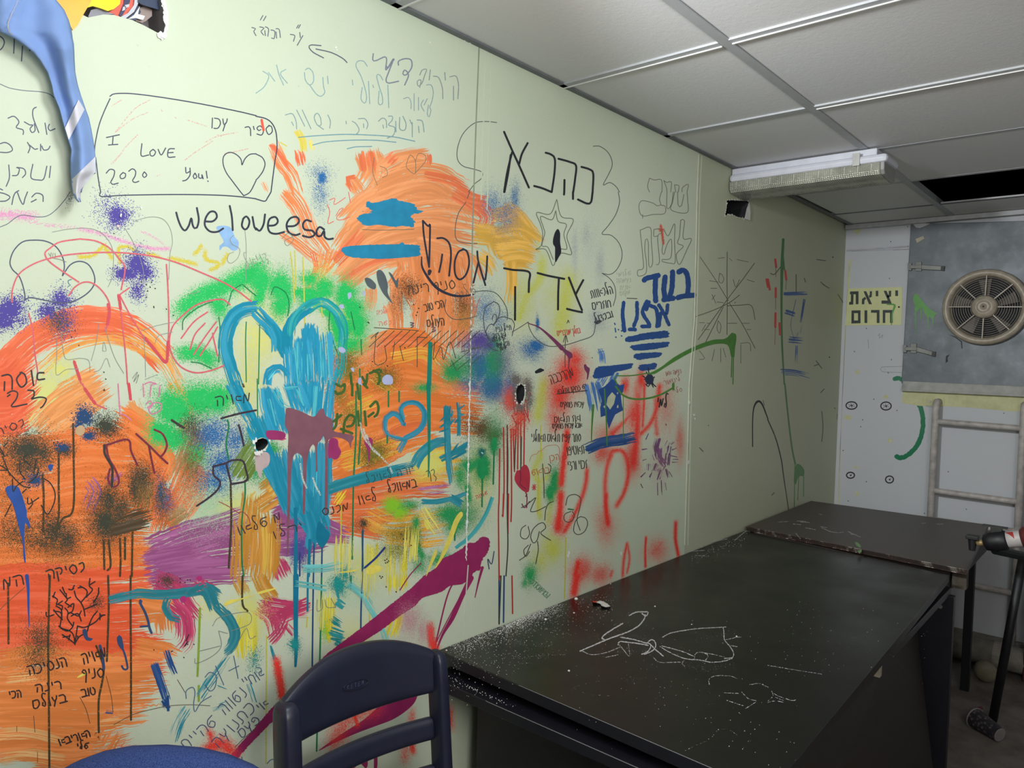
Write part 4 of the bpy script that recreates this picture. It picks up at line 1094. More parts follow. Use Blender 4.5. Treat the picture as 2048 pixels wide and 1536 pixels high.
# yellow and green washes
spray('yellow_wash', '#dfe08a', blobs=[(500, 600, 50, 60, .35), (540, 650, 40, 50, .35), (95, 790, 36, 46, .8), (60, 830, 30, 30, .5), (470, 1010, 60, 34, .6), (710, 1290, 40, 60, .45), (650, 1230, 40, 50, .3), (500, 1250, 30, 60, .5), (420, 1210, 30, 30, .4)], label='pale yellow wash', grain=1500)
spray('yellow_spray', '#cdd24a', lines=[(20, .75, 'B3 240,560 220,700 110,850 60,1000'), (36, .75, 'B3 450,720 420,900 390,1080'), (22, .8, 'C3 250,0 240,80 210,260'), (14, .7, 'C3 230,560 180,700 215,780 280,740'), (12, .75, 'C3 220,780 215,950 225,1060'), (14, .6, 'C3 330,880 310,960 290,1100'), (24, .35, 'C3 210,600 250,700'), (10, .35, 'B3 200,380 230,560')],
      blobs=[(1105, 1098, 26, 36, .8), (1082, 1120, 22, 28, .6), (1115, 590, 40, 50, .4), (1045, 600, 30, 60, .5), (1000, 470, 40, 30, .3)], label='acid yellow spray marks', grain=1500, k=.7)
brush('yellow_brush', '#e6d83a', [(46, 'C2 1130,1290 1130,1536'), (46, 'D2 1130,0 1130,110'), (26, 'C2 930,1290 925,1536'), (30, 'D2 1130,280 1110,380 1080,470'), (24, 'D1 2010,300 2010,640'), (30, 'D1 1960,330 1930,500 1940,640'), (22, 'D2 600,180 590,320 610,520')], .72, 'yellow vertical brush strokes')
brush('yellow_dab', '#e0cf58', [(15, 'A2 330,1050 370,1120 380,1220'), (8, 'A2 430,1120 455,1200'), (10, 'A2 190,1150 240,1180')], .8)

# orange brushwork
OR = '#f08a52'
brush('orange_diagonal', OR, [(30, 'A2 140,1170 200,1300 280,1400 330,1536'), (38, 'B2 250,0 330,100 380,200 430,330 510,430 560,500'), (26, 'B2 220,330 330,400 450,500 540,560'), (30, 'B2 560,470 530,600 470,720 440,780'), (14, 'A2 330,1200 350,1260 380,1340'), (22, 'B2 640,470 590,560 500,660'), (14, 'A2 60,1460 100,1536')], .62, 'orange diagonal brush streak')
brush('orange_red_edge', '#ee7048', [(12, 'A2 120,1160 200,1250 270,1360'), (22, 'A2 350,1220 370,1320'), (10, 'B2 450,480 480,600 440,700')], .7)
brush('orange_fan', '#f09a62', [(54, 'B2 700,450 830,260 1000,100 1300,0 1500,20 1640,80 1740,180'), (56, 'B2 740,240 900,90 1100,20 1350,40'), (56, 'A2 900,1240 930,1380 860,1500'), (46, 'A2 1000,1370 1150,1290 1350,1260'), (40, 'A2 1080,1500 1250,1330 1370,1330'), (60, 'A2 1000,1520 1200,1440 1420,1420 1620,1530'), (58, 'B2 760,450 900,300 1150,200 1500,150 1780,200'), (54, 'B2 760,560 950,400 1300,270 1600,300 1760,330'), (50, 'B2 690,700 830,560 1050,430 1400,380 1700,430'), (44, 'B2 720,720 900,580 1150,480 1400,440'), (36, 'B2 1300,430 1500,470 1700,560 1770,700'), (30, 'B2 1050,560 1300,500 1560,560'), (30, 'A2 760,1440 830,1536')], .86, 'large orange fan of brush strokes')
brush('orange_fan_edge', '#f07c50', [(34, 'A2 880,1230 900,1360'), (14, 'A2 790,1420 740,1430 770,1520'), (36, 'B2 1600,0 1760,100 1850,200 1820,290'), (30, 'B2 1700,60 1830,90'), (18, 'A2 1350,1400 1550,1440 1700,1520'), (22, 'A2 1060,1290 1110,1240'), (14, 'A2 1380,1240 1380,1310'), (26, 'B2 640,560 760,430 850,330'), (12, 'B2 690,720 850,600 1000,540 1200,520')], .8)
brush('orange_column', '#ef9056', [(80, 'B2 1400,560 1420,800 1400,1000 1380,1180'), (70, 'B2 1560,560 1600,800 1600,1000 1580,1240'), (60, 'B2 1240,560 1260,700 1330,860'), (26, 'B2 1120,720 1120,900 1130,1120'), (22, 'B2 1060,900 1100,1000 1110,1160'), (24, 'B2 920,780 920,860 890,950'), (34, 'B2 1720,860 1680,1000 1640,1180'), (30, 'B2 1180,640 1100,760')], .88, 'orange vertical brush column')
brush('yellow_orange_patch', '#e9b650', [(44, 'B2 1760,330 1900,360 1960,480'), (46, 'B3 -60,140 60,260 160,400'), (46, 'B3 -120,360 60,340 190,420'), (40, 'B3 -100,470 60,460 180,500'), (36, 'B3 -60,560 60,540 150,560'), (22, 'B3 -10,560 0,720 -20,880'), (26, 'B2 1780,500 1860,560 1900,640'), (30, 'B2 1900,200 2040,160')], .85, 'yellow orange brushed patch')
brush('orange_mound', '#f2843e', [(66, 'B2 620,1460 830,1330 1050,1230 1300,1260 1500,1440'), (70, 'C2 640,120 900,0 1200,-90 1480,20 1600,120'), (76, 'C2 680,300 900,130 1200,60 1500,120 1760,140'), (76, 'C2 640,480 900,330 1250,230 1560,240 1760,260'), (76, 'C2 600,660 880,560 1150,420 1400,360'), (60, 'C2 640,600 800,480 1000,420'), (70, 'B2 1000,1300 1200,1220 1440,1330')], .93, 'big orange brushed mound')
brush('orange_mound_shade', '#ef7a45', [(60, 'C2 620,900 900,860 1200,800 1500,800'), (64, 'C2 620,1010 900,1000 1250,960'), (40, 'C2 700,1120 850,1150 1000,1180'), (30, 'B2 860,1330 1100,1180 1330,1190'), (30, 'C2 1000,480 1200,360 1400,330')], .85)
brush('yellow_streaks', '#f3b244', [(40, 'C2 700,620 900,560 1150,480'), (30, 'C2 760,200 950,120'), (46, 'C2 1300,620 1420,560 1640,560'), (40, 'C2 1260,740 1450,720 1640,700'), (46, 'C2 900,1060 1050,1130 1250,1120 1500,1060'), (30, 'C2 1050,1220 1300,1250 1500,1230'), (24, 'B2 1100,1330 1350,1290 1440,1390'), (22, 'C2 940,-60 1100,60')], .66)
brush('yellow_swash', '#f2dd3c', [(34, 'C2 1380,560 1420,640 1300,690'), (26, 'C2 1450,600 1560,560'), (22, 'C2 640,950 700,860')], .6)
AR = '#f26d40'
brush('orange_arc', AR, [(64, 'B1 -60,1500 80,1360 280,1180 560,1070 850,1060 1100,1140 1300,1330'), (44, 'B1 60,1360 280,1140 560,1010 840,1000 1060,1060'), (70, 'B1 -40,1536 100,1380 200,1300')], .80, 'red orange painted arc')
brush('orange_arc_edge', '#f0a24c', [(26, 'B1 330,1420 560,1240 860,1170 1100,1230 1290,1360 1400,1536'), (18, 'B1 1080,1080 1250,1200 1380,1400 1460,1536'), (14, 'C1 1350,0 1430,120 1470,240'), (18, 'C1 1410,-20 1500,120 1530,260')], .62)
brush('orange_block', '#f4663c', [(70, 'B1 -40,1500 60,1480 140,1400'), (64, 'C1 -40,60 120,40 240,-40'), (64, 'C1 -40,220 100,200 220,120'), (50, 'C1 -40,360 100,330 200,270')], .97, 'red orange block at the left edge')
brush('orange_slab', '#f09c58', [(60, 'C1 820,20 640,140 480,260 330,380'), (54, 'C1 700,0 520,100 380,220 280,330'), (40, 'C1 780,120 600,260 420,370'), (46, 'B1 760,1480 640,1536'), (34, 'C1 1010,200 1130,280 1210,330'), (30, 'C1 1060,150 1120,300 1180,420')], .82, 'orange diagonal slab')
brush('orange_field', '#f5803c', [(76, f'C1 {-60},{y0} 300,{y0 - 10} 700,{y1} {xr},{y1 + 10}') for y0, y1, xr in ((560, 500, 1000), (720, 640, 1230), (880, 800, 1240), (1040, 960, 1220), (1180, 1120, 1000), (1330, 1280, 1180), (1470, 1420, 1200))] + [(80, 'C1 940,330 1100,420 1280,560'), (60, 'C1 1180,480 1300,620 1240,760'), (60, 'C1 1060,900 1230,860 1230,1080')], .985, 'wide orange field')
brush('red_orange_field', '#f46238', [(84, 'D1 -60,90 300,60 700,100 1200,60'), (84, 'D1 -60,260 300,240 700,260 1140,260'), (84, 'D1 -60,420 400,420 800,430 1150,400'), (80, 'D1 -60,560 400,560 900,600 1290,620'), (70, 'D1 500,760 800,740 1180,700')], .985, 'red orange field')
brush('light_orange_field', '#ee8a46', [(84, 'D1 -60,760 300,730 800,780 1280,760'), (84, 'D1 -60,920 400,900 900,900 1200,880'), (80, 'D1 -60,1080 400,1060 900,1060 1100,1040'), (80, 'D1 -60,1230 400,1220 800,1230 960,1190'), (70, 'D1 -60,1360 300,1340 780,1380 880,1290'), (50, 'D1 300,1450 560,1460 740,1440'), (40, 'D1 1100,560 1300,600 1400,640'), (44, 'D1 1130,300 1300,290 1330,420'), (40, 'D1 1100,160 1280,200 1400,200')], .93, 'lighter orange brushed area')
brush('pale_orange_streak', '#f2b878', [(30, 'D1 -40,1470 200,1440 500,1480'), (24, 'D1 -40,1270 200,1260 500,1320'), (20, 'D1 60,820 300,800'), (18, 'D1 800,1180 1000,1160')], .5)
brush('orange_strips', '#f27a3e', [(52, 'C1 1530,640 1470,820 1400,960 1330,1100'), (40, 'C1 1620,700 1560,880 1460,1040'), (30, 'C1 1320,900 1290,1050 1250,1190'), (26, 'C1 1290,660 1240,800 1220,1000'), (24, 'C1 1360,1080 1420,1200')], .86, 'orange diagonal strips')
brush('brown_strips', '#b3814f', [(52, 'C1 1580,380 1520,560 1460,720'), (34, 'C1 1500,280 1500,420'), (40, 'C1 1160,780 1140,900 1120,980'), (30, 'C1 1360,1090 1480,1010')], .85, 'brown streaked brush strokes')
# purple band
brush('purple_band', '#a3578f', [(60, 'C1 1230,1330 1500,1220 1800,1140 1960,1080'), (64, 'C1 1200,1460 1600,1380 2000,1330'), (60, 'C1 1240,1550 1600,1500 1950,1480'), (50, 'C2 150,1010 250,980 340,1000'), (56, 'C2 170,1130 330,1140 480,1160'), (52, 'C2 180,1280 340,1270 520,1240'), (30, 'C2 560,1130 700,1200'), (30, 'C2 520,1210 740,1240')], .88, 'purple brushed band')
brush('purple_pink', '#b56aa0', [(40, 'C1 1250,1300 1450,1260'), (30, 'C1 720,790 760,860 700,1000'), (22, 'C1 860,780 960,700'), (36, 'C1 1560,1330 1750,1270'), (22, 'C2 1320,870 1550,840')], .5)
brush('crimson_patch', '#c9426e', [(44, 'D1 1250,40 1400,100 1480,230 1560,330'), (40, 'D1 1380,240 1470,330 1480,500 1440,560'), (30, 'D1 1560,60 1700,120'), (36, 'C2 170,1420 220,1536'), (38, 'D2 20,250 130,330 170,470'), (38, 'D2 60,230 250,260 400,260'), (30, 'D2 200,330 320,270 420,230'), (20, 'D2 120,520 190,440 240,330'), (16, 'D2 240,400 300,470'), (16, 'C2 100,410 230,430')], .75, 'crimson brushed patch')
brush('ochre_palm', '#cf9038', [(52, 'C2 40,1050 60,1300 20,1536'), (46, 'C2 120,1080 110,1300 90,1536'), (40, 'C1 2010,900 1980,1200 1960,1450'), (30, 'C1 1900,1100 1920,1300 1900,1536'), (30, 'D2 20,0 60,90 130,180'), (26, 'D1 1900,30 1960,140'), (40, 'C2 60,860 180,770'), (34, 'C2 20,990 150,900')], .8, 'ochre brushed palm trunk')
brush('ochre_light', '#e9bd52', [(16, 'C2 60,1130 70,1350 60,1536'), (10, 'C2 110,1200 100,1536'), (26, 'C2 130,870 220,790'), (12, 'C1 1990,920 2040,870')], .55)

spray('mint_wash', '#a8d8b0', blobs=[(460, 640, 60, 60, .3), (720, 640, 40, 70, .45), (410, 990, 60, 70, .35), (700, 1170, 60, 40, .3)], grain=1500)
spray('lemon_wash', '#e3e27a', blobs=[(520, 680, 50, 60, .5), (500, 760, 30, 70, .4), (960, 960, 30, 70, .35), (860, 930, 40, 30, .7), (740, 1130, 60, 40, .4), (500, 1230, 30, 50, .5), (690, 650, 40, 50, .35), (640, 560, 30, 40, .35), (120, 740, 30, 24, .6)], label='soft lemon washes', grain=1500)
# green sprays
G = '#23c765'
spray('green_cloud', G, blobs=[(350, 818, 44, 40, .85), (400, 800, 42, 34, .9), (437, 798, 34, 30, .9), (325, 866, 32, 26, .95), (350, 878, 30, 24, .8), (395, 905, 24, 24, .5), (520, 562, 26, 30, .8), (560, 575, 28, 34, .8), (560, 612, 22, 26, .7), (622, 592, 30, 24, .8), (648, 572, 24, 20, .7), (690, 590, 24, 30, .8), (706, 620, 24, 30, .85), (690, 655, 30, 30, .75), (716, 650, 20, 34, .8), (700, 690, 34, 22, .7), (620, 560, 26, 18, .6)],
      lines=[(30, .9, 'B1 1470,930 1600,830 1760,770 1880,720'), (34, .9, 'B1 1840,740 1960,680 2048,640'), (26, .9, 'B1 1740,880 1760,930'), (26, .85, 'B1 1480,1290 1590,1290 1680,1340'), (22, .8, 'B2 0,690 40,780 20,860'), (22, .8, 'B2 130,760 200,720 240,800 240,900'), (20, .8, 'B2 330,800 480,820 580,800'), (16, .85, 'B2 560,950 620,1020 660,1180')], label='bright green spray clouds', grain=1200, k=1.1)
ink('green_edge', '#0f7f4a', 2.2, ['B1 1460,1100 1470,1020 1560,940 1660,890 1700,880 | 1820,910 1840,850 1860,790 1930,740 | 1940,740 2010,800 2048,830 | 1750,1000 1760,1100 1750,1360 | 1530,1360 1600,1370 1690,1410 | 1970,1040 1965,1200 1970,1520', 'B2 120,820 150,760 220,790 250,830 265,900 255,990 | 30,1060 20,1536 | 590,960 585,1090 610,1180 660,1310 | 760,960 790,1100 | 840,1180 845,1300', 'C2 10,-40 15,400'], 'dark green dribbles below the green spray')
spray('green_spray', '#27a35c', blobs=[(905, 745, 24, 22, .8), (990, 720, 22, 34, .8), (985, 690, 20, 20, .7), (850, 775, 24, 12, .7), (965, 935, 14, 26, .95), (935, 930, 20, 14, .7), (920, 950, 16, 30, .6), (1110, 965, 13, 32, .95), (1100, 985, 10, 20, .9), (900, 1030, 34, 20, .8), (910, 1050, 24, 24, .7), (800, 1015, 28, 14, .7), (830, 1060, 12, 24, .6), (510, 880, 26, 24, .5), (515, 945, 24, 22, .5), (880, 1120, 30, 16, .6), (840, 1130, 16, 20, .5), (1060, 1150, 16, 24, .7), (1050, 1165, 8, 12, .6), (545, 900, 18, 16, .7), (820, 1010, 24, 12, .6)],
      lines=[(14, .85, 'C2 1900,420 1900,520'), (16, .85, 'C2 1690,680 1760,640 1830,600 1840,720'), (12, .8, 'C2 1690,820 1700,920'), (14, .7, 'C2 1280,1090 1290,1280 1330,1380')], label='darker green spray marks', grain=1200)
spray('lime_patch', '#8fcf2f', blobs=[(785, 1010, 20, 18, .85), (800, 1025, 18, 14, .7), (648, 1260, 8, 20, .5)])
# blue, violet and dark sprays
V = '#51459f'
spray('violet_spray', V, blobs=[(235, 432, 26, 26, .8), (222, 420, 34, 34, .3), (275, 530, 24, 30, .95), (250, 548, 30, 16, .95), (290, 545, 20, 22, .8), (275, 580, 16, 24, .6), (120, 600, 26, 22, .8), (95, 622, 24, 22, .65), (125, 640, 22, 30, .45), (18, 618, 32, 28, .98), (5, 640, 30, 24, .95), (40, 640, 22, 14, .5), (960, 682, 26, 18, .7), (975, 690, 16, 14, .5), (598, 1102, 16, 26, .9)], label='violet spray dots')
spray('blue_spray', '#2d6fae', blobs=[(644, 355, 10, 14, .95), (640, 345, 24, 18, .3), (425, 868, 40, 36, .6), (445, 930, 34, 40, .6), (430, 960, 34, 30, .5), (470, 880, 26, 40, .5), (1072, 692, 16, 12, 1.0), (1062, 700, 24, 22, .5), (1075, 648, 4, 14, .8), (962, 735, 28, 34, .75), (985, 765, 26, 34, .8), (945, 770, 22, 18, .5), (1010, 430, 30, 40, .35), (985, 410, 22, 30, .35), (1030, 395, 10, 30, .45), (330, 1000, 16, 24, .5), (322, 985, 10, 30, .5), (640, 385, 16, 40, .35), (1020, 780, 16, 34, .5), (970, 620, 26, 34, .35), (1000, 640, 22, 28, .25)], label='blue spray marks', grain=1100)
spray('grey_blue_haze', '#8f97b0', blobs=[(1172, 470, 12, 30, .25), (1150, 500, 8, 50, .3), (1200, 530, 10, 40, .3), (1195, 640, 18, 26, .4), (1180, 480, 22, 60, .12)], label='faint grey blue smudges', grain=1500, k=.7)
spray('brown_haze', '#6b5830', blobs=[(60, 910, 70, 50, .45), (110, 1080, 60, 50, .5), (40, 1070, 70, 40, .45), (225, 1030, 50, 66, .55), (285, 985, 34, 50, .5), (85, 1290, 44, 50, .4), (20, 990, 40, 60, .3), (385, 930, 26, 60, .4), (120, 650, 34, 24, .35), (330, 1010, 20, 50, .35)], label='brown spray haze over the orange', grain=1500, k=.75)
spray('dark_spray', '#3f4236', blobs=[(212, 852, 30, 26, .75), (55, 898, 44, 30, .75), (85, 905, 24, 24, .6), (55, 930, 40, 30, .5), (128, 900, 20, 14, .75), (282, 952, 26, 26, .6), (268, 975, 14, 40, .6), (218, 1000, 22, 34, .65), (212, 1045, 32, 40, .75), (240, 1020, 24, 38, .55), (110, 1062, 32, 32, .65), (135, 1078, 26, 30, .6), (90, 1085, 44, 20, .4), (40, 1060, 50, 30, .25), (80, 1275, 30, 30, .4), (70, 1310, 26, 34, .28), (195, 1205, 16, 16, .45), (385, 850, 24, 28, .4), (118, 640, 22, 22, .35), (727, 1047, 10, 11, .8), (722, 1050, 16, 14, .35), (335, 1162, 18, 12, .6), (800, 600, 20, 30, .25), (320, 990, 14, 44, .4)], label='smoky black spray blots over the orange', grain=1300, k=.9)
spray('navy_eye', '#234a78', blobs=[(167, 832, 18, 20, .95), (160, 850, 12, 16, .8), (178, 872, 16, 8, .9), (125, 894, 14, 8, .8), (70, 960, 16, 12, .7), (62, 963, 14, 10, .5)], label='navy eye shaped spray')
spray('brown_spray', '#6b4a30', blobs=[(965, 858, 26, 24, .7), (985, 870, 20, 18, .7), (945, 850, 26, 30, .4), (820, 575, 22, 22, .45), (925, 610, 20, 26, .45), (740, 910, 22, 26, .5), (760, 900, 20, 16, .4), (690, 720, 24, 22, .4), (770, 750, 26, 18, .35), (820, 1080, 30, 20, .3), (640, 985, 10, 20, .5)], label='brown spray haze')
spray('olive_spray', '#77792c', blobs=[(692, 740, 26, 30, .5), (770, 762, 30, 22, .5), (748, 905, 30, 28, .5), (700, 830, 26, 30, .4), (680, 790, 20, 30, .4), (800, 1070, 40, 24, .4), (790, 1100, 34, 24, .35), (930, 640, 20, 30, .25)], label='olive haze on the orange mound', grain=1300)
spray('cool_cluster', '#3f6a9a', blobs=[(948, 730, 36, 40, .5), (985, 775, 34, 34, .5), (930, 760, 26, 24, .35)], label='blue cluster by the wall joint', grain=1300)
spray('green_cluster', '#2e9a5c', blobs=[(990, 730, 30, 40, .5), (925, 735, 34, 28, .45), (990, 870, 24, 60, .35), (960, 930, 30, 50, .35), (930, 1030, 40, 34, .4)], grain=1300)
spray('violet_cluster', '#6a5a98', blobs=[(955, 690, 40, 22, .45), (1010, 720, 20, 40, .3), (600, 1105, 24, 34, .4)], grain=1300)
blot('eye_patch', '#cfae86', ['C1 600,380 620,340 660,330 680,360 670,400 630,415'])
brush('dark_brush', '#55442f', [(30, 'C1 900,1150 1050,1080 1200,1030'), (22, 'C1 880,1180 1000,1150 1180,1100')], .75, 'dark brush smear')
brush('olive_leaf', '#6f8a3c', [(30, 'C1 1880,720 1980,560 2040,480'), (26, 'C1 1950,740 2040,600')], .7)

# dribbles, dark, running down
ink('dark_drips', '#4a4029', 4.2, ['C1 340,720 350,900 345,1180', 'C1 470,560 470,800 468,1080 420,1180', 'C1 585,320 590,600 585,1000 500,1080 440,1200', 'C1 830,1250 835,1480 | 870,1250 885,1450 860,1490 | 960,1240 965,1420 960,1536 | 1000,1230 1000,1400 | 1060,1180 1055,1536', 'D1 65,60 68,540 | 400,0 390,300 385,560 | 865,0 870,250 855,680 | 1045,0 1045,300 1048,700 1048,1150', 'D1 385,560 390,900 395,1536 | 770,560 800,640 830,740 815,860 790,1000 790,1250', 'C1 1845,800 1850,1100 1830,1470', 'C1 1940,0 1950,20', 'D1 1940,0 1940,220 1980,280'], 'long dark drips running down the orange', mode='faint', cov=.8)
ink('green_drips', '#1d7a4c', 3.4, ['C1 1960,780 1960,900 1935,1100 1935,1400 1950,1536', 'C1 1820,290 1830,340 1810,480 1830,600', 'C2 800,60 800,400 780,800 770,1400 | 850,1180 855,1480', 'C2 830,-120 840,300 820,640', 'D2 525,0 520,300 510,690', 'D2 760,0 760,100', 'C2 1810,740 1808,980 | 1905,530 1898,800', 'D2 490,1200 485,1400', 'C2 1050,380 1050,470 | 1590,1180 1590,1250 | 1060,60 1060,180 | 1145,60 1145,140'], 'thin green drips')
blot('green_drop', '#1f9a5a', ['C2 1780,740 1810,760 1835,730 1850,640 1800,600 1770,660', 'C2 1885,500 1900,540 1925,510 1920,430 1890,430'])
ink('blue_drips', '#1f4a7c', 3.2, ['C2 855,1170 850,1536 | 465,1260 460,1536', 'D2 850,0 840,300 838,580 | 460,0 455,300 450,740', 'C2 530,1200 525,1536 | 350,1350 350,1536', 'D2 1945,0 1945,380 | 1985,0 1980,370'], 'thin blue drips')
ink('yellow_drips', '#c9c34a', 2.4, ['B2 275,480 290,600 310,880 | 310,470 320,780 | 375,520 385,820 390,1080', 'B2 520,850 530,1000', 'D2 85,480 80,1500 | 910,250 905,480', 'C3 210,700 205,1040 | 430,1230 425,1536 | 230,330 232,600', 'D3 425,0 420,180', 'C2 680,980 680,1500', 'D2 410,330 405,410'], 'thin yellow drips')
ink('lime_drip', '#8aa638', 4.5, ['D1 1600,260 1590,560 1580,800 | 1590,880 1590,1000'])
ink('red_drips', '#b3332c', 2.8, ['C2 1950,520 1945,900 1940,1060 1945,1536', 'C2 1980,350 1985,800 1975,1060 1970,1050 | 2010,400 2010,880 | 1980,880 1975,1060', 'C2 2040,360 2045,900 2040,1100', 'D2 1950,0 1945,30', 'D3 0,0 5,300', 'C3 10,380 15,560 20,700 | 50,280 45,680 | 70,260 72,640 | 100,240 95,650', 'C2 2020,880 2015,1200'], 'thin red drips')
ink('black_drips', '#3c3a3a', 2.4, ['C2 2010,330 2015,640 2010,1000 2015,1300 2000,1536', 'D2 1960,0 1945,385', 'C3 35,300 25,540 20,680 | 75,420 70,690'], 'thin black drips')

# teal heart and bars
TE = '#1593b3'
brush('teal_heart', TE, [(30, 'B2 250,1280 150,1120 0,960', ), (30, 'B1 2048,930 1960,940 1880,990 1820,1100 1800,1240 1830,1380 1880,1536'), (28, 'C1 1860,0 1920,120 1990,260 2020,330'), (32, 'C2 -20,330 60,520 140,720 200,860'), (34, 'C2 130,620 200,800 260,960 320,1040'), (40, 'C2 220,830 330,1000 430,1110 520,1230'), (22, 'B2 250,1260 260,1100 330,990 430,920'), (34, 'C2 20,280 80,440'), (20, 'B2 120,1080 160,1170 160,1270')], .975, 'large teal painted heart outline')
brush('teal_heart_lobe', '#1fa3a6', [(20, 'B2 420,930 520,880 600,920 670,1000 700,1100 690,1260'), (16, 'B2 280,1150 300,1020 400,900 500,860'), (20, 'B2 690,1260 680,1400 640,1536'), (12, 'B2 640,1000 690,1130 680,1280')], .72, 'faded right lobe of the teal heart')
brush('teal_fill', '#259cc2', [(40, 'B2 380,1180 370,1400 380,1536'), (40, 'B2 540,1150 560,1400 560,1536'), (34, 'B2 430,1100 450,1300 460,1536'), (20, 'B2 430,1060 410,1180'), (44, 'C2 560,0 540,200 530,420'), (40, 'C2 440,0 430,160 420,240'), (40, 'B2 290,1250 310,1536'), (44, 'C2 300,0 340,120 370,200'), (18, 'B2 90,1536 110,1440 190,1410 240,1470'), (40, 'C2 110,60 160,260 190,380'), (26, 'C2 70,40 90,200 160,400')], .84, 'teal vertical brush strokes filling the heart')
brush('teal_heart_point', '#1f90b0', [(56, 'C2 330,600 350,800 380,1000'), (52, 'C2 180,560 230,760 300,960'), (50, 'C2 470,560 470,800 440,1050'), (48, 'C2 430,880 480,1060 520,1200'), (34, 'C2 540,480 540,800 530,1040'), (26, 'C2 400,1030 440,1180 430,1300')], .98, 'solid teal lower point of the heart')
brush('teal_light', '#5ccbd8', [(12, 'B2 350,1200 345,1500'), (9, 'B2 560,1200 585,1536'), (10, 'C2 480,20 470,300'), (9, 'C2 330,40 380,170'), (8, 'B2 300,1250 330,1536'), (8, 'C2 100,120 150,330'), (7, 'C2 480,620 470,900'), (14, 'C2 150,40 220,160 300,190'), (10, 'B2 420,1300 430,1500'), (8, 'B2 520,1200 530,1480'), (10, 'B2 100,1500 150,1430'), (8, 'C2 230,30 330,20'), (10, 'C2 330,480 360,620')], .5)
blot('teal_runs', '#1b7d9e', ['C2 480,1230 520,1310 560,1280 590,1210 560,1160 500,1100'], lines=[(7, 'C2 315,1000 320,1200 315,1536'), (8, 'D2 320,0,1.4 318,300,1.2 320,600,.9 316,720,.6'), (6, 'C2 430,1250 420,1536'), (4, 'D2 415,0 412,280')], label='teal runs below the heart')
B_ = '#2b8cb4'
blot('blue_bar', B_, ['B2 890,75 960,85 1090,50 1130,62 1180,75 1260,95 1280,130 1330,160 1240,190 1270,240 1250,280 1180,270 1100,280 980,262 870,268 810,215 850,180 910,165 925,150 880,110'], jag=1.6, label='upper blue painted bar on the orange fan')
blot('blue_bar', B_, ['B2 685,465 710,440 760,430 850,425 1000,420 1150,415 1170,400 1190,418 1300,430 1315,500 1240,520 1100,530 1000,535 880,530 760,522 705,498'], jag=1.6, label='lower blue painted bar on the orange fan')
blot('grey_drops', '#5c676c', ['B2 870,690 910,690 960,740 950,780 900,760 880,730', 'B2 965,640 995,622 1030,660 1055,740 1055,810 1095,895 1050,850 1010,800 975,720', 'B2 1060,640 1090,660 1120,710 1140,680 1130,770 1100,720'], label='three dark grey painted drops')
T2 = '#2a8fa0'
brush('teal_line', T2, [(24, 'C2 580,840 800,770 1000,720 1260,660'), (20, 'C2 1270,650 1320,560 1420,480 1540,450'), (12, 'C2 1480,600 1600,540 1700,480'), (10, 'C2 1560,560 1680,530'), (10, 'C2 1330,940 1450,940 1600,910 1680,880'), (16, 'C2 1640,960 1560,910')], .96, 'teal brushed ground line')
brush('teal_tree', '#24899c', [(13, 'C2 1525,180 1530,400 1540,600 1560,790'), (7, 'C2 1615,150 1625,260 1622,410'), (16, 'C2 1540,180 1535,330')] + [(5, f'C2 {x},{y} {x2},{y2}') for x, y, x2, y2 in ((1540, 230, 1470, 310), (1540, 270, 1590, 220), (1540, 300, 1470, 350), (1545, 330, 1590, 270), (1540, 360, 1465, 390), (1620, 200, 1665, 170), (1620, 240, 1665, 250), (1620, 280, 1590, 310), (1625, 300, 1660, 270), (1560, 560, 1620, 470), (1570, 600, 1680, 540))], .95, 'teal painted tree with a smaller tree')
brush('teal_small_heart', '#2a8ba8', [(11, 'C2 1140,540 1180,470 1200,430 1280,390 1340,320 1345,220 1290,155 1210,150 1155,200 1180,310 1150,260 1090,235 1040,270 1030,350 1060,410 1120,430 1200,440'), (9, 'C2 1180,330 1185,310')], .97, 'small teal heart on the orange mound')
ink('green_stick', '#1f8a78', 9, ['B2 1395,1215 1390,1350 1385,1536'], 'long green painted stick', mode='solid'); ink('green_stick', '#1f8a78', 5, ['C2 1380,0,1.7 1385,400,1.2 1380,740,.5'], mode='solid')
brush('teal_branch', '#2a8593', [(20, 'D1 880,190 1100,140 1300,150 1500,130 1660,110'), (30, 'D1 1640,100 1740,160'), (22, 'D1 1740,240 1830,340 1880,460 1850,560 1800,600'), (16, 'D1 1340,180 1320,250 1370,330 1430,350'), (24, 'D1 1660,120 1720,260'), (12, 'D1 1500,140 1620,70')], .95, 'teal branch with a hooked end')
brush('teal_dry', '#2a93a8', [(20, 'D1 1820,640 1720,780 1600,960'), (24, 'D1 1500,1060 1430,1180 1390,1310'), (16, 'D1 1750,880 1800,900'), (14, 'D1 2000,860 2048,1000'), (12, 'D1 1700,1060 1820,1020'), (18, 'D2 280,520 330,560'), (10, 'D2 120,560 150,680')], .45, 'dry teal brush traces')
brush('teal_leaves', '#1f9396', [(16, 'D2 650,210 700,240'), (18, 'D2 610,340 680,390'), (18, 'D2 600,440 690,470'), (18, 'D2 610,480 700,500'), (12, 'D2 640,530 690,560'), (14, 'D2 650,20 670,170')], .8, 'teal leaf dabs in a column')
brush('teal_arch', '#6bc4c4', [(16, 'D2 740,70 860,160 930,270 1010,400 1050,540'), (12, 'D2 560,100 400,70 320,60'), (16, 'C2 380,1480 560,1470 700,1440'), (8, 'C2 1890,910 1840,1040 1760,1170 1640,1290')], .7, 'pale teal arching stroke')
spray('teal_spray', '#1f9a96', blobs=[(678, 1168, 16, 18, .8), (690, 1150, 14, 14, .6), (590, 1290, 12, 18, .6), (510, 1320, 12, 30, .35), (575, 1350, 8, 12, .0)])
brush('teal_curve', '#3aa6ac', [(7, 'C2 1890,910 1830,1060 1720,1210 1600,1310')], .95, 'thin teal curved stroke')
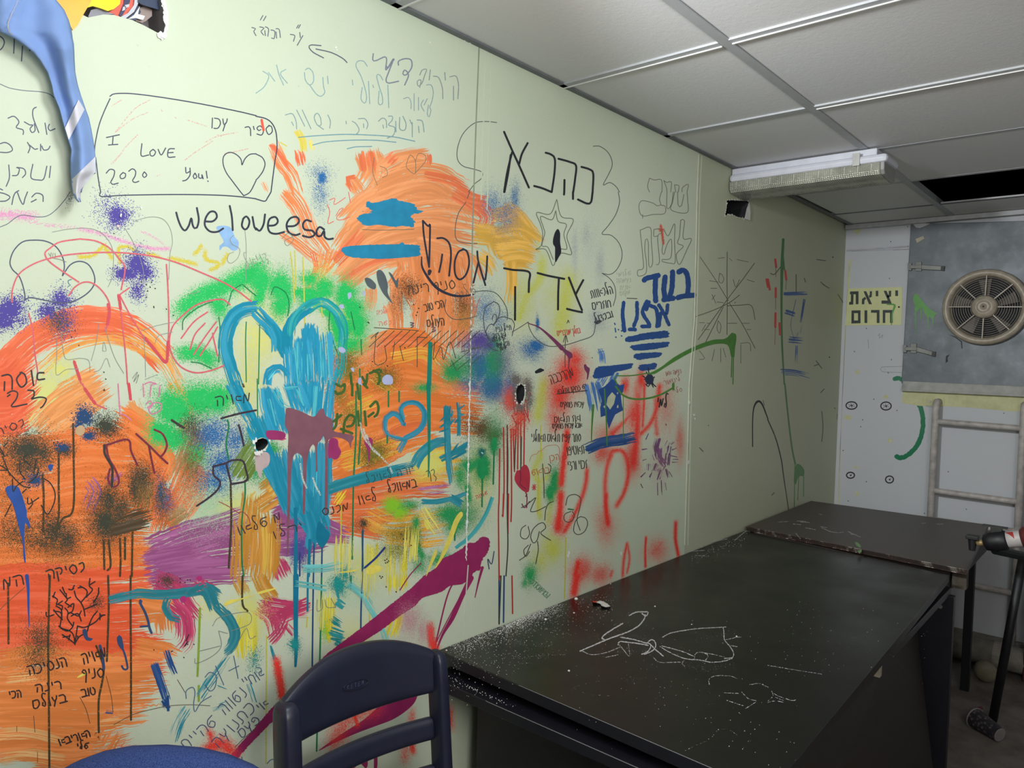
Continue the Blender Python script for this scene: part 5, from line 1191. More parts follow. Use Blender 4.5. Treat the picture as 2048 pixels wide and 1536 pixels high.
ink('navy_dash', '#2b3f86', 4, ['C2 1030,1310 960,1390 870,1470'], mode='solid')
spray('ring_dot', '#1c6f6c', blobs=[(964, 905, 7, 9, 1.0)]); ink('ring_dot_centre', '#a9d2c8', 2.5, ['C2 1806,548 1814,556'])

# mauve splat, magenta sweep
blot('mauve_splat', '#8a5c6a', ['C2 250,190 350,215 460,262 500,215 540,195 556,250 612,290 620,372 690,392 770,408 780,440 765,465 757,515 742,470 700,440 640,425 590,440 575,480 575,700 572,980 555,1052 550,900 552,440 520,450 490,500 492,700 480,705 472,500 440,500 412,600 402,760 388,1042 374,1042 376,640 350,562 310,562 286,660 272,1000 258,1365 247,1365 252,900 252,600 258,400 232,330 236,240'], label='mauve paint splat with long drips')
blot('magenta_blob', '#a43a72', ['C2 585,450 620,430 655,450 660,500 682,540 660,590 630,605 600,590 582,600 575,540', 'C2 80,380 140,370 230,390 220,440 100,440', 'C2 870,440 920,430 935,470 915,520 910,600 900,630 893,540 870,480'], label='small magenta blobs beside the mauve splat')
MG = '#9e2e64'
blot('magenta_sweep', MG, jag=.7, polys=['980,1083 972,1074 962,1075 950,1085 938,1086 925,1096 905,1108 880,1120 872,1135 850,1150 820,1178 780,1210 730,1250 690,1280 660,1303 630,1330 600,1362 570,1390 540,1420 510,1455 470,1500 440,1540 455,1540 490,1500 520,1468 560,1428 610,1376 640,1348 668,1320 700,1300 760,1262 800,1232 830,1212 845,1196 880,1185 900,1172 925,1168 940,1155 952,1142 960,1140 965,1120 976,1104'], lines=[(7, '942,1156,1.6 925,1190,1.3 905,1235,1.3 885,1270,.7 870,1310,.3'), (4, '965,1135,1.4 958,1160,1 950,1195,.4'), (3, '936,1150 900,1178 868,1300'), (2, '922,1190 890,1250 860,1310'), (2.2, '800,1180 820,1150 842,1126')], label='long magenta paint sweep')
blot('magenta_sweep', MG, ['D2 1290,895 1298,930 1270,1010 1200,1080 1090,1150 960,1200 800,1260 620,1340 500,1400 560,1350 720,1240 860,1150 1000,1030 1150,940', 'D2 690,1540 760,1490 830,1440 880,1410 960,1385 972,1440 968,1540 944,1540 942,1430 920,1412 890,1440 895,1500 880,1540 830,1500 780,1540'], label='lower magenta sweep seen through the chair back')
# pale leaves and splashes
blot('yellow_leaf', '#efe067', ['C2 880,1490 930,1450 1000,1460 1015,1480 960,1510 900,1525', 'C2 1640,1020 1655,1050 1620,1110 1560,1270 1490,1400 1430,1480 1470,1390 1530,1240 1590,1080', 'C2 1440,1320 1445,1360 1400,1460 1360,1540 1400,1400', 'C2 1345,1085 1370,1085 1392,1120 1385,1160 1370,1165 1350,1130', 'D1 1790,225 1840,190 1900,185 1980,165 2048,150 1960,180 1860,215 1800,240', 'D2 0,140 60,115 170,95 100,125 20,145', 'D1 615,815 640,790 700,768 690,785 640,810', 'C2 640,1510 760,1490 830,1480 760,1505'], label='pale yellow leaf shaped splashes')
blot('lilac_dab', '#b9bfe6', ['B2 655,1250 690,1240 720,1270 700,1290 665,1275', 'B2 755,1410 780,1405 785,1440 770,1435', 'B2 1010,1490 1050,1460 1090,1480 1090,1536 1020,1536', 'B2 735,810 760,800 765,830 740,860', 'B2 850,800 870,790 872,825 855,830', 'B2 665,905 700,900 705,930 680,935', 'B2 820,1490 840,1480 840,1536 815,1536', 'C2 820,0 870,0 850,10'], label='small lilac paint dabs')
blot('magenta_dots', '#b8357c', ['D1 1445,170 1480,160 1495,185 1470,215 1440,200', 'D1 1570,10 1610,0 1620,25 1590,40'], label='magenta dots')
# navy brush drips, lower left
N_ = '#2a4d8e'
blot('blue_tongue', '#2f56a6', ['C1 45,830 100,810 150,830 180,900 200,960 215,1020 215,1060 240,1120 235,1160 205,1110 195,1190 195,1260 200,1330 205,1430 190,1400 180,1260 160,1180 130,1060 100,960 60,890', 'C1 380,655 400,640 428,645 405,700'], lines=[(5, 'D1 215,0,1.6 225,100,1.2 228,250,.8 232,410,.3')], label='bright blue tongue shaped paint run')
blot('navy_drops', '#3a4f78', ['D1 935,490 955,470 975,490 990,570 985,600 945,550', 'D1 1110,195 1125,185 1140,200 1135,220 1115,215', 'D1 660,430 680,420 700,450 705,490 745,500 720,520 690,515 665,470'], lines=[(5, 'D1 1120,215 1160,290 1185,360 1195,410 1212,455'), (4, 'D1 1125,405 1190,400'), (4, 'D1 985,590 1005,650 1020,740 990,745 975,720'), (6, 'D1 800,560 820,640 830,740'), ], label='navy paint drops on the orange')
brush('navy_bars', '#234f8c', [(17, 'D1 1235,710 1275,820 1310,920 1330,990'), (12, 'D1 1330,600 1360,690 1400,780'), (12, 'D1 1300,1000 1345,1060'), (6, 'D1 1340,960 1345,1080'), (7, 'D1 850,1085 900,1090')], .93, 'short navy brush bars')

# red spray lettering on the right and below
RD = '#fb4338'
spray('red_spray_letters', RD, blobs=[(1140, 750, 28, 40, .9), (1120, 790, 26, 46, .75), (1150, 720, 20, 24, .7), (1110, 840, 18, 30, .5), (1270, 830, 22, 40, .75), (1275, 800, 14, 40, .6), (1220, 870, 30, 26, .4), (1205, 905, 18, 20, .6), (1265, 920, 16, 40, .6), (1330, 810, 20, 60, .25), (1360, 880, 10, 44, .35), (1210, 1050, 22, 40, .35), (1315, 1100, 24, 26, .5), (1165, 1140, 26, 26, .6), (1200, 1150, 22, 22, .5), (1120, 1050, 16, 20, .6), (1250, 770, 10, 20, .7), (1283, 760, 8, 20, .8), (1640, 1455, 0, 0, 0)],
      lines=[(12, .95, 'C3 440,380 430,500 410,640 395,800'), (13, 1.0, 'C3 390,880 385,1000 365,1160'), (9, .8, 'C3 600,690 590,800 550,930 490,1060 420,1180'), (9, .75, 'C3 800,540 760,660 745,800 750,950 765,1120'), (10, .95, 'C3 750,880 752,1000 768,1120'), (9, .8, 'C3 800,540 870,530 920,600 930,720 900,860 840,970'), (16, .85, 'C3 1000,170 1005,260 1000,360 990,480 970,640'), (9, .8, 'C3 1180,20 1160,180 1110,310 1030,400'), (6, .8, 'C3 1060,0 1055,160 1045,340'), (9, .6, 'C3 1150,120 1150,300 1160,400'), (9, .7, 'C3 1010,180 900,300 800,400'), (7, .95, 'C3 1310,1110 1308,1240 1330,1370'), (5, .95, 'C3 1072,1230 1066,1340 1068,1460'), (6, .8, 'C3 920,1280 895,1400 885,1536'), (5, .7, 'C3 925,1280 940,1400 920,1510'), (10, .95, 'C3 530,1430 505,1536'), (16, .95, 'D3 520,0 495,140'), (6, .6, 'C3 800,1500 790,1536'), (6, .6, 'C3 1200,1270 1120,1360'), (14, .95, 'D2 165,690 190,830 210,960'), (16, .95, 'D2 1390,420 1400,500 1430,590'), (34, .6, 'D2 640,1320 700,1180 790,1110 900,1070'), (10, .95, 'D2 780,1080 810,1190'), (12, .9, 'D2 1230,1260 1255,1400'), (18, .5, 'D2 1200,1300 1190,1450'), (18, .8, 'D2 1540,1080 1545,1190'), (26, .8, 'D1 1660,1400 1760,1340 1840,1390'), (14, .7, 'D1 1680,1260 1700,1310'), (12, .3, 'D1 960,1380 1050,1380'), (14, .5, 'D2 1250,1100 1240,1250'), (14, .5, 'D2 1520,1300 1520,1500')], label='red spray painted letters', grain=1500, k=.78)
spray('red_smear', '#e85a48', blobs=[(1024, 800, 20, 30, .7), (1040, 830, 20, 30, .6), (1052, 775, 10, 20, .5), (1030, 860, 14, 20, .5), (1322, 460, 5, 5, .9)], lines=[(4, .9, 'B3 1190,270 1200,320 1210,410')], label='smeared red round the punched hole')
ink('red_scribble', '#c22f35', 1.6, ['C3 10,150 30,250 60,160 90,250 110,120 130,260 | 100,200 140,300 | 0,250 40,320 90,280 | 110,40 150,80 130,120 | 0,360 30,380 10,420'], 'red scribble below the punched hole')
blot('red_heart', '#c0374a', ['C3 20,760 40,690 65,690 80,660 110,645 135,680 145,750 135,860 115,870 60,830'], label='small red painted heart')
ink('red_heart_outline', '#7d2a48', 2, ['C3 65,690 70,760 65,800 110,840 | 110,870 120,900 118,990 | 80,960 100,990 140,940 | 120,880 110,900'])

# blue brush writing and banner on the right
BL = '#1d4c90'
ink('blue_brush_word', BL, 10.5, ['B3 1058,705 1080,690 1170,668 | 1150,680 1145,780 1150,870 | 1285,640 1280,760 1265,830 | 1225,680 1215,780 1225,850 | 1215,862 1290,850 | 1335,640 1370,625 1400,660 1410,740 1405,820 | 1328,845 1390,830 1455,825'], 'blue brushed Hebrew word, upper line', mode='solid', jit=.5)
ink('blue_brush_word', BL, 7.5, ['B3 893,885 885,980 900,1110 | 1000,885 1000,1000 975,1070 | 940,1100 985,1100 | 1080,875 1045,960 1100,1060 | 1095,880 1075,940 | 1040,1075 1100,1075 | 1110,910 1150,930 1165,1000 1160,1075 | 1175,905 1215,970 1255,1060 | 1245,905 1235,980 1215,970 | 1190,970 1175,1070'], 'blue brushed Hebrew word, lower line', mode='solid', jit=.5)
ink('blue_dots', BL, 2.5, ['B3 820,1050 825,1060 | 825,1090 830,1120 | 850,1100 | 875,1110 | 875,1150 | 830,1160 | 880,1060 885,1110'])
for i, d in enumerate(['B3 910,1165 960,1150 1080,1125 1235,1110 1258,1140 1240,1165 1080,1180 960,1200 915,1195', 'B3 940,1235 1000,1220 1150,1205 1255,1200 1245,1235 1180,1250 1060,1268 970,1265 955,1250', 'B3 980,1300 1080,1285 1190,1285 1195,1310 1140,1325 1060,1335 1000,1340', 'B3 1020,1385 1090,1375 1155,1370 1150,1410 1130,1420 1070,1430 1025,1425']):
    blot('blue_bar', BL, [d], jag=1.6, label=['first (longest) of four stacked blue bars', 'second of four stacked blue bars', 'third of four stacked blue bars', 'lowest and shortest of four stacked blue bars'][i])
brush('blue_banner_wash', '#4d7ec0', [(12, 'B3 700,1265 720,1300 725,1370'), (34, 'C3 640,0 660,80 680,190'), (16, 'B3 740,1470 700,1536'), (8, 'B3 690,1270 735,1260'), (12, 'B3 830,1450 790,1536')], .8, 'paler blue brush wash')
blot('blue_banner_bar', BL, jag=1.0, polys=['B3 665,1420 700,1395 780,1390 860,1380 965,1372 950,1410 900,1425 830,1440 790,1470 660,1490'], label='blue upper banner bar with star below')
brush('blue_banner_foot', '#24508c', [(22, 'C3 600,520 720,470 850,450 980,425'), (5, 'C3 1065,440 1085,395')], .93, 'blue lower banner bar')
blot('blue_star', '#1f4c94', ['C3 690,45 740,20 800,-40 830,-20 860,10 900,0 890,60 870,90 880,170 890,210 860,225 825,245 800,300 775,360 760,300 755,250 710,265 705,190 720,130'], label='blue painted six pointed star', sm=False)
blot('star_gap', '#c8cfae', ['C3 765,110 800,65 830,95 815,160 785,205 755,165', 'C3 840,175 850,165 852,190 838,192', 'C3 838,70 850,65 845,85', 'C3 730,180 745,170 742,195'], sm=False)
ink('black_hatching', '#1d2230', 2.2, ['B3 1075,1440 1130,1536 | 1090,1410 1100,1500 | 1120,1450 1060,1500 | 1140,1480 1080,1536 | 1045,1470 1100,1510', 'C3 1070,0 1090,20 1110,-10 1130,25 | 1090,-30 1150,20'], 'black scribble over the lowest blue bar'); blot('navy_patch', '#1a2a4c', ['B3 1075,1470 1110,1455 1135,1490 1120,1536 1085,1536 1065,1510'])

# green flung paint on the right
GN = '#4a8a2c'
blot('green_sweep', GN, ['B3 1080,1455 1130,1435 1200,1395 1300,1320 1450,1240 1600,1185 1700,1175 1735,1150 1760,1125 1790,1135 1795,1180 1785,1240 1778,1320 1755,1320 1735,1240 1700,1215 1600,1222 1450,1275 1320,1345 1230,1400 1140,1455'], lines=[(2.2, 'B3 830,1470 960,1468 1080,1450'), (2, 'B3 1760,1300 1755,1480 | 1772,1310 1768,1536'), (3, 'B3 820,1490 840,1536'), (3.6, 'C3 830,20 890,90 980,120 1100,112 1200,80 1290,30'), (5, 'C3 1290,0 1290,40'), (3, 'C3 650,170,1.6 640,330,1 635,460,.6'), (2.6, 'C3 740,40 755,300 760,490'), (1.4, 'C3 890,90 890,430')], label='green paint flung across the right side')
ink('green_line', '#3f7a35', 3.2, ['B4 122,380,1.6 112,600,1.9 108,900,1.4 112,1200,1.2 130,1536,.9', 'C4 135,0 160,250 190,500 218,640', 'B4 118,480 130,620'], 'long thin green line down the far wall', mode='solid')
blot('green_blot', GN, ['C4 212,690 230,640 262,650 290,690 285,740 262,735 240,750 222,805 208,790'], lines=[(1.6, 'C4 245,740 238,930 | 285,710 285,900 | 215,640 210,1000')], label='green blot at the foot of the thin line')
ink('red_dabs', '#d8443c', 4.5, ['B4 58,540 66,600 | 138,630 146,700 | 0,700 14,780 | 62,770 62,840 | 60,970 58,1080 | 92,1050 96,1140', 'B3 2036,700 2048,760'], 'red dabs on the far wall', mode='solid'); ink('red_dab_runs', '#8a4b40', 1, ['B4 62,600 64,680 | 146,700 142,780 | 62,840 60,940 | 58,1080 54,1220'])
brush('blue_faded', '#3f5f9c', [(10, 'B4 130,820 310,815'), (16, 'B4 150,960 210,980'), (6, 'B4 220,860 180,1060 210,1180'), (9, 'B4 260,1060 230,1180 190,1200'), (12, 'B4 170,1180 270,1190'), (5, 'B4 230,1230 225,1380'), (13, 'B4 110,1440 220,1450 330,1480'), (5, 'B4 290,860 260,1040')], .6, 'faded blue brush marks on the far wall')
ink('maroon_sweep', '#7c3560', 3, ['B3 130,1050,.6 220,1085,1 320,1170,2 400,1250,3'], mode='solid'); blot('maroon_drop', '#7c3560', ['B3 380,1235 440,1265 480,1290 486,1320 465,1335 455,1420 448,1420 450,1330 420,1290', 'B3 575,1385 588,1375 600,1395 622,1410 618,1445 606,1500 598,1500 600,1450 580,1420'], label='maroon sweep ending in a drop')
# purple hand prints in a ring
brush('hand_prints', '#744a78', [(13, 'C3 1165,440 1150,500 1165,570'), (11, 'C3 1250,460 1220,510'), (12, 'C3 1190,520 1185,590 1215,650'), (12, 'C3 1250,560 1240,640'), (13, 'C3 1150,640 1130,690'), (12, 'C3 1220,650 1195,690'), (8, 'C3 1095,640 1090,690'), (5, 'C3 1130,690 1110,770'), (5, 'C3 1190,690 1165,765'), (5, 'C3 1235,680 1255,760'), (3.5, 'C3 1160,790 1162,890 | 1192,770 1198,890 | 1222,790 1230,850'), (3.5, 'C3 1270,570 1320,580 | 1280,630 1325,630 | 1280,530 1320,515 | 1270,480 1300,460'), (3, 'C3 1040,525 1080,520 | 1030,580 1070,570 | 1030,650 1060,640 | 1030,745 1070,710')] + [(15, 'C3 1150,560 1165,600'), (14, 'C3 1195,600 1225,640'), (13, 'C3 1255,500 1245,560'), (10, 'C3 1170,680 1185,720'), (3, 'C3 1285,470 1310,440 | 1300,500 1330,480 | 1285,600 1330,600 | 1045,610 1075,600 | 1040,700 1075,690 | 1100,745 1115,710 | 1180,760 1190,720 | 1260,700 1285,740')], .62, 'purple hand prints pressed in a ring')

# extra washes low on the wall
brush('yellow_wash_strokes', '#e4dd6a', [(40, 'C2 700,1250 690,1536'), (36, 'D2 560,150 550,400'), (30, 'C2 1250,1150 1230,1400'), (30, 'D2 900,-20 890,160'), (26, 'C2 1330,1000 1450,1180')], .4, 'thin yellow brush washes low on the wall')
spray('rose_wash', '#d99aa8', blobs=[(820, 1240, 24, 34, .4), (846, 1262, 16, 30, .3), (1320, 930, 20, 40, .15)], grain=1500)

# ------------------------------------------------------------------ ink writing and drawings
K = '#2c3040'
ink('message_frame', '#3a3f55', 2.4, ['A1 880,770 920,750 1060,750 1300,780 1600,830 1900,890 2048,925', 'A2 0,930 80,950 130,990 160,1060 168,1180 150,1300 120,1536', 'A1 880,790 830,900 790,1010 760,1160 755,1250', 'A1 765,1260 785,1420 805,1536', 'B1 805,0 810,36 1000,26 1400,20 1700,24 1900,36 2048,54', 'B2 0,56 70,74 90,50 120,0', 'A1 760,1385 720,1410 680,1460 655,1510 650,1536'], 'hand drawn frame round a love message')
ink('love_message', '#3c4157', 2.3, ['A1 852,1100 955,1078 | 905,1090 900,1155 | 868,1160 942,1155', 'A1 1135,1150 1130,1245 1190,1240 | 1225,1195 1200,1215 1205,1245 1230,1245 1245,1215 1225,1195 | 1265,1195 1290,1240 1325,1185 | 1395,1190 1350,1195 1345,1255 1400,1255 | 1348,1222 1385,1220', 'A1 850,1385 880,1355 915,1365 910,1410 885,1460 900,1475 945,1465 | 985,1380 960,1405 970,1430 1000,1420 1005,1390 985,1380 | 1030,1370 1060,1350 1085,1370 1080,1410 1060,1445 1080,1460 1110,1450 | 1155,1375 1140,1400 1155,1420 1175,1400 1155,1375', 'A1 1485,1340 1490,1385 1520,1370 | 1520,1345 1520,1400 1490,1440 1462,1447 | 1560,1385 1545,1410 1555,1430 1575,1415 1560,1385 | 1590,1390 1590,1420 1615,1425 1615,1395 1625,1430 | 1650,1370 1658,1425 | 1662,1448'], 'I LOVE You! 2020 written inside the frame')
ink('message_heart', '#3f4459', 2.2, ['A1 1935,1318 1925,1270 1880,1230 1830,1220 1790,1250 1785,1310 1810,1380 1860,1450 1925,1536 | 1938,1318 1960,1270 2000,1235 2048,1230', 'A2 0,1232 50,1260 72,1310 55,1370 20,1420', 'B1 1925,0 1950,30', 'A2 20,1420 0,1440', 'B1 1950,30 2000,0 2048,-90'], 'heart outline drawn in the frame')
write('hebrew_name', '#3c4157', 2.2, [('ספיר', 546, 250, 488, 254, 18), ('עכו', 457, 238, 420, 236, 20)], 'two Hebrew words at the top of the frame')
ink('red_tick', '#e0523e', 5, ['A2 45,960 60,1040'])
ink('hebrew_note', '#5b6070', 1.9, ['A2 35,160 55,125 | 60,165 80,130 | 325,225 340,200 | 340,225 355,198', 'A2 275,275 310,285 300,330 | 350,260 355,300 | 375,285 330,362 | 160,230 185,235 195,300 | 160,255 165,305 | 120,240 150,250 145,310 125,305 | 75,215 100,230 95,290 | 70,245 75,285 | 30,215 65,225 40,250 60,280', 'A1 2015,220 2045,230 2030,250 2048,285'], 'small Hebrew note near the ceiling')
ink('arrow', '#5b6070', 2.3, ['A2 728,500 690,465 600,420 480,392 | 520,365 440,360 425,380 460,420 540,463'], 'hand drawn arrow pointing at the note')
TI = '#86a5a8'
ink('pale_handwriting', TI, 1.9, ['A2 0,745 60,700 95,640 100,600 55,570 | 100,580 150,650 | 165,520 185,600 220,680 | 238,555 195,590 250,665', 'A2 395,560 420,545 455,580 460,650 430,680 395,640 388,580 | 430,680 480,750 520,770 550,740 540,690 535,620 | 572,610 578,670', 'A2 770,640 775,680 | 890,530 860,490 815,490 800,530 840,610 870,700 885,780 870,825 840,790 850,700 | 900,650 910,830 | 935,680 940,700 | 1015,640 990,600 965,605 985,690 1010,770 1010,830 980,830 985,730 | 1055,680 1062,860'], 'pale teal handwriting, long upper line')
ink('grey_line', '#8d9496', 2.0, ['A2 1310,600 1330,560 1365,555 1350,600 1330,660 1300,690 1290,650 1320,640 1310,700 | 1395,560 1385,640 | 1420,610 1460,620 1490,700 1495,790 | 1510,580 1515,640 | 1550,615 1600,610 1620,680 1615,790 | 1580,690 1580,800'], 'grey handwriting')
ink('grey_scribble', '#7d8494', 2.6, ['A2 938,430 935,480 960,485 1030,455 1045,480 1040,560 1100,470 1060,580 1040,640 1060,665 1140,650 | 1105,475 1050,550 1045,530 | 1140,520 1140,490 1190,470 1240,480 1245,540 1200,600 1175,590 1190,560 1220,600 1190,680'], 'thick grey scribble')
ink('pale_handwriting', '#8ba0a4', 1.8, ['A2 1180,790 1220,780 1240,820 1240,870 | 1265,750 1265,885 | 1300,780 1300,880 | 1340,800 1320,840 1345,890 | 1345,840 1370,790 | 1365,680 1400,680 1418,730 1410,800 1390,860 1400,880 1385,935 1370,910 1380,840'], 'pale handwriting, middle line')
ink('pale_handwriting', '#7f9a9d', 1.9, ['A2 235,920 290,910 320,970 325,1030 | 285,975 300,1005 | 325,880 390,1010 | 370,880 440,1030 | 480,910 465,940 490,1000 520,1000 515,940 490,905 470,920 | 490,1000 540,1035 | 575,920 595,970 590,1025', 'A2 720,970 722,990 | 770,970 800,990 825,1040 800,1075 765,1075 | 820,950 870,950 895,990 885,1030 | 860,990 862,1020', 'A2 980,970 1010,945 1040,960 1045,1020 | 1015,1000 1020,1025 | 1060,930 1090,930 1090,960 1060,1000 1110,1020 1100,1080 1050,1105 | 1118,970 1120,1055 | 1150,940 1150,1030 1190,1040 1200,990 1175,930 | 1230,960 1250,1000 | 1250,980 1250,1095 | 1290,960 1330,970 1345,1055 | 1300,1010 1305,1060'], 'pale teal handwriting, underlined lower line')
ink('underline', '#6f9aa6', 2.0, ['A2 340,1098 500,1085 700,1075 900,1080 1100,1095 1270,1130 | 455,1160 560,1135 750,1122 950,1122 1120,1138 | 730,1190 800,1175 925,1172'], 'three hand drawn underlines')
LB = '#4a5266'
ink('handwriting', LB, 2.4, ['A1 0,290 25,310 35,340 20,380 0,400 | 115,300 110,425 | 180,370 172,488 | 235,380 238,405', 'A1 65,945 110,930 145,960 150,985 130,1020 185,1040 185,1075 | 195,975 240,1000 265,1000 240,1030 255,1060 280,1045 275,990 | 290,858 265,875 265,940 310,1060 | 360,985 375,1075 | 395,995 385,1020 400,1045 440,1030', 'A1 0,1150 40,1140 80,1160 100,1200 60,1220 0,1218 | 220,1140 240,1180 225,1222 | 235,1160 280,1195 300,1190 | 325,1155 325,1205 | 335,1170 350,1200 385,1195 400,1170', 'A1 70,1320 75,1420 50,1490 | 100,1405 140,1400 155,1350 130,1340 190,1350 205,1390 180,1420 | 262,1315 248,1420 310,1440 350,1430 375,1330 | 405,1330 395,1420', 'A1 0,1510 20,1520 | 130,1536 150,1525', 'B1 0,5 40,15 80,40 50,70 0,75 | 95,100 110,30 135,0 160,60 185,100 200,50 220,0 | 255,40 290,10 340,25 345,75 | 250,80 290,60'], 'Hebrew handwriting down the left edge')
ink('curved_line', '#656d78', 1.8, ['A1 0,672 80,705 200,725 330,735 400,755 430,780', 'B1 560,0 520,60 450,140 380,190 300,200 180,185 120,210 60,255 0,280'], 'curved line below the left writing')
ink('name_text', K, 4.0, ['B1 1410,165 1425,220 1450,280 1480,308 1510,270 1530,210 1540,260 1555,290 1575,285 1590,220 1575,128 | 1640,235 1700,235 1735,200 1720,160 1680,160 1645,210 1640,270 1680,315 1740,318 1785,292 | 1838,112 1855,200 1862,305 | 1945,215 1935,270 1960,300 1985,280 1995,230 1970,195 1945,215 | 2020,200 2035,280 2048,300', 'B2 0,290 30,310 60,260 72,180 | 95,270 150,265 175,235 155,200 110,215 95,270 110,320 160,335 225,320 | 245,275 310,270 345,235 325,200 275,210 245,260 260,320 310,345 350,335 | 440,235 400,225 375,260 390,300 450,310 470,340 430,362 375,350 | 545,300 510,280 485,310 490,350 520,350 545,310 550,360 580,378 615,372'], 'large dark handwriting: weloveesa')
ink('heart_outline', '#4a5168', 2.6, ['B1 500,665 515,600 500,520 450,440 370,395 270,385 180,400 110,470 80,560 100,620 150,670 180,740 200,830 195,868 | 500,670 560,585 630,555 700,575 745,640 758,720 720,790 640,850 540,885 440,882 330,860 240,845 195,868'], 'dark hand drawn heart outline')
ink('heart_letter', '#4a7a86', 2, ['B1 570,700 545,710 550,735 565,745 545,755 | 480,697 490,700'])
PK = '#d2606c'
ink('pink_outline_letters', PK, 3.0, ['B1 95,880 100,780 150,660 260,580 400,530 560,500 760,485 960,485 1200,510 1400,560 1600,640 1780,720 1900,790 2010,875', 'B1 640,375 480,400 400,450 360,490 390,550 480,620 630,720 | 640,375 760,390 850,430 900,470 950,530 1000,610 970,780', 'B1 550,830 600,760 680,720 760,740 840,820 880,920 860,1060 840,1110 | 1030,770 960,820 950,840', 'B1 230,970 260,1100 280,1300 300,1440 285,1536', 'B1 945,820 965,940 990,1160 1010,1370 1020,1536 | 960,830 1050,1000 1150,1160 1260,1290 1330,1360 | 1332,580 1345,800 1350,1100 1330,1360', 'B1 1840,900 1780,860 1680,870 1560,910 1450,1000 1380,1080 1355,1200 1380,1310 1450,1400 1560,1445 1680,1430 1790,1390 | 1450,1170 1550,1040 1660,960 | 1520,1260 1560,1140 1640,1050 | 1550,1300 1640,1160 1730,1040 | 1600,1310 1690,1170 1740,1080 | 1700,1130 1740,1310', 'B1 590,1350 620,1450 650,1536', 'C1 660,0 700,80 760,155 850,200', 'C1 1030,0 1045,120'], 'pinkish red outline lettering')
ink('pink_outline_bold', '#d8505c', 6, ['B1 865,900 875,960 860,1060 | 950,830 965,930 | 1160,1170 1260,1290 1330,1360 1345,1200', 'B1 595,1360 640,1500', 'C1 680,40 760,155 | 1030,0 1045,120'], mode='faint', cov=.8)
PU = '#cf7ea0'
ink('pink_small_letters', PU, 2.6, ['C1 945,0 960,230 | 1145,0 1150,100 | 1200,100 1210,10 1240,0 | 1270,100 1280,10 | 1170,160 1200,135 1220,170 1190,200 1215,240 1280,210 1290,160 1240,150 1180,190 | 960,240 1000,250 1050,290', 'B1 1160,1536 1200,1520 1250,1536'], 'small pink scribbled letters')
ink('thin_pencil_letters', '#8a9088', 1.2, ['B1 420,320 560,295 700,290 800,320 870,390 905,480 905,620 890,700 865,760 | 1080,230 1200,200 1300,215 1360,290 1380,400 1360,500 1350,700 | 1000,290 1060,390 1110,500 1145,620 1150,720', 'B1 445,1120 455,1270 450,1460 530,1420 630,1415 | 490,1130 510,1290 540,1340 640,1330 710,1350 720,1440 | 790,1060 770,1200 730,1350 | 840,1080 870,1190 920,1330 990,1450 | 750,1440 800,1420 850,1330 880,1400 | 820,1270 830,1200 850,1270 820,1270 | 1150,1140 1160,1300 1165,1480 | 1260,1460 1160,1500 | 1240,1210 1270,1150 1380,1120 | 1130,1110 1250,1070 1390,1040', 'B1 1500,820 1600,800 | 1960,310 1970,450 1965,700 | 1870,345 1840,380 1860,420 1900,440 1920,470 1900,530 1850,570 1820,550 1830,500 1870,480'], 'thin pencil outline letters')
ink('pencil_scribble', '#7a7f74', 1.2, ['B1 390,490 400,510 | 410,485 405,520 | 425,490 420,525 | 440,490 445,520 | 430,530 480,540 530,560 | 1060,1490 1100,1440 1070,1520 1110,1460 1090,1530', 'B2 210,370 260,330 300,380 250,430 230,390 290,360'])
write('pencil_name', '#8d9186', 1.3, [('דניאל', 532, 505, 486, 520, 22)], 'faint pencil Hebrew name')
write('hebrew_name', '#332c2c', 3.4, [('אסה', 88, 738, 0, 752, 30, dict(slant=-.1))], 'Hebrew name on the orange arc')
ink('number_writing', '#2f2c30', 3.0, ['C1 60,75 100,55 140,70 130,120 90,175 120,180 215,160 | 225,50 270,55 270,100 250,120 320,105 370,120 345,175 325,190 | 60,100 80,85'], '23 written below the name')
write('hebrew_name', '#38302c', 2.2, [('גסיה', 47, 838, -12, 860, 14)])
ink('tree_lines', '#2c2a26', 2.4, ['C1 0,540 40,580 | 0,650 50,680 100,740 160,800 | 0,690 60,690 | 160,610 160,700 200,760 | 220,560 190,600 240,650 | 290,600 270,720 | 310,670 290,740 230,790 | 100,760 105,860 130,820 180,780 | 30,500 60,470 | 0,510 30,560 | 20,580 80,730', 'C1 220,910 230,960 310,910 | 250,920 260,960 230,1000 | 340,750 400,790 440,870 430,960 380,1040 330,970 | 40,1060 90,960 | 180,870 210,840', 'C1 160,800 190,820 240,830'], 'scratchy black lines over the smoky blot')
RB = '#7a2a3a'
ink('maroon_letters', RB, 4.2, ['C1 845,490 1020,445 1050,540 1100,650 | 850,490 870,590 920,680 950,760 940,810 895,820 865,760 880,680', 'C1 1090,400 1190,490 1280,580 1340,635 | 1190,490 1215,620 1235,710 | 1235,365 1300,400 1335,480 1320,540 1290,580'], 'maroon outlined Hebrew letters over the orange')
ink('black_letters', '#3a332f', 5, ['C1 1375,290 1420,320 1470,350', 'C1 835,490 840,560 890,650 900,700 895,820'], mode='ink')
ink('dark_letters', '#3b2e3a', 4.0, ['C1 1770,275 1900,240 2048,210', 'C1 1910,330 1930,400 1950,490', 'C1 1705,660 1800,635 1860,610 1940,615 1965,680 1975,770 1860,800 | 1810,640 1830,720 1850,800 | 1705,660 1710,730 1760,780 1745,840 1670,910 1575,975', 'C1 1960,775 1975,770'], 'dark maroon letters beside the teal heart')
write('name_green', '#2d3336', 2.4, [('מאיה', 502, 786, 428, 794, 18)], 'Hebrew name on the green spray')
ink('red_small', '#a0404a', 1.6, ['C1 1750,940 1830,980 1910,1030 1940,1020 1990,1070 2000,1130 1980,1140 | 1320,830 1360,860 1360,920 1330,960 | 1310,950 1380,1000'])
GO = '#4a6a34'
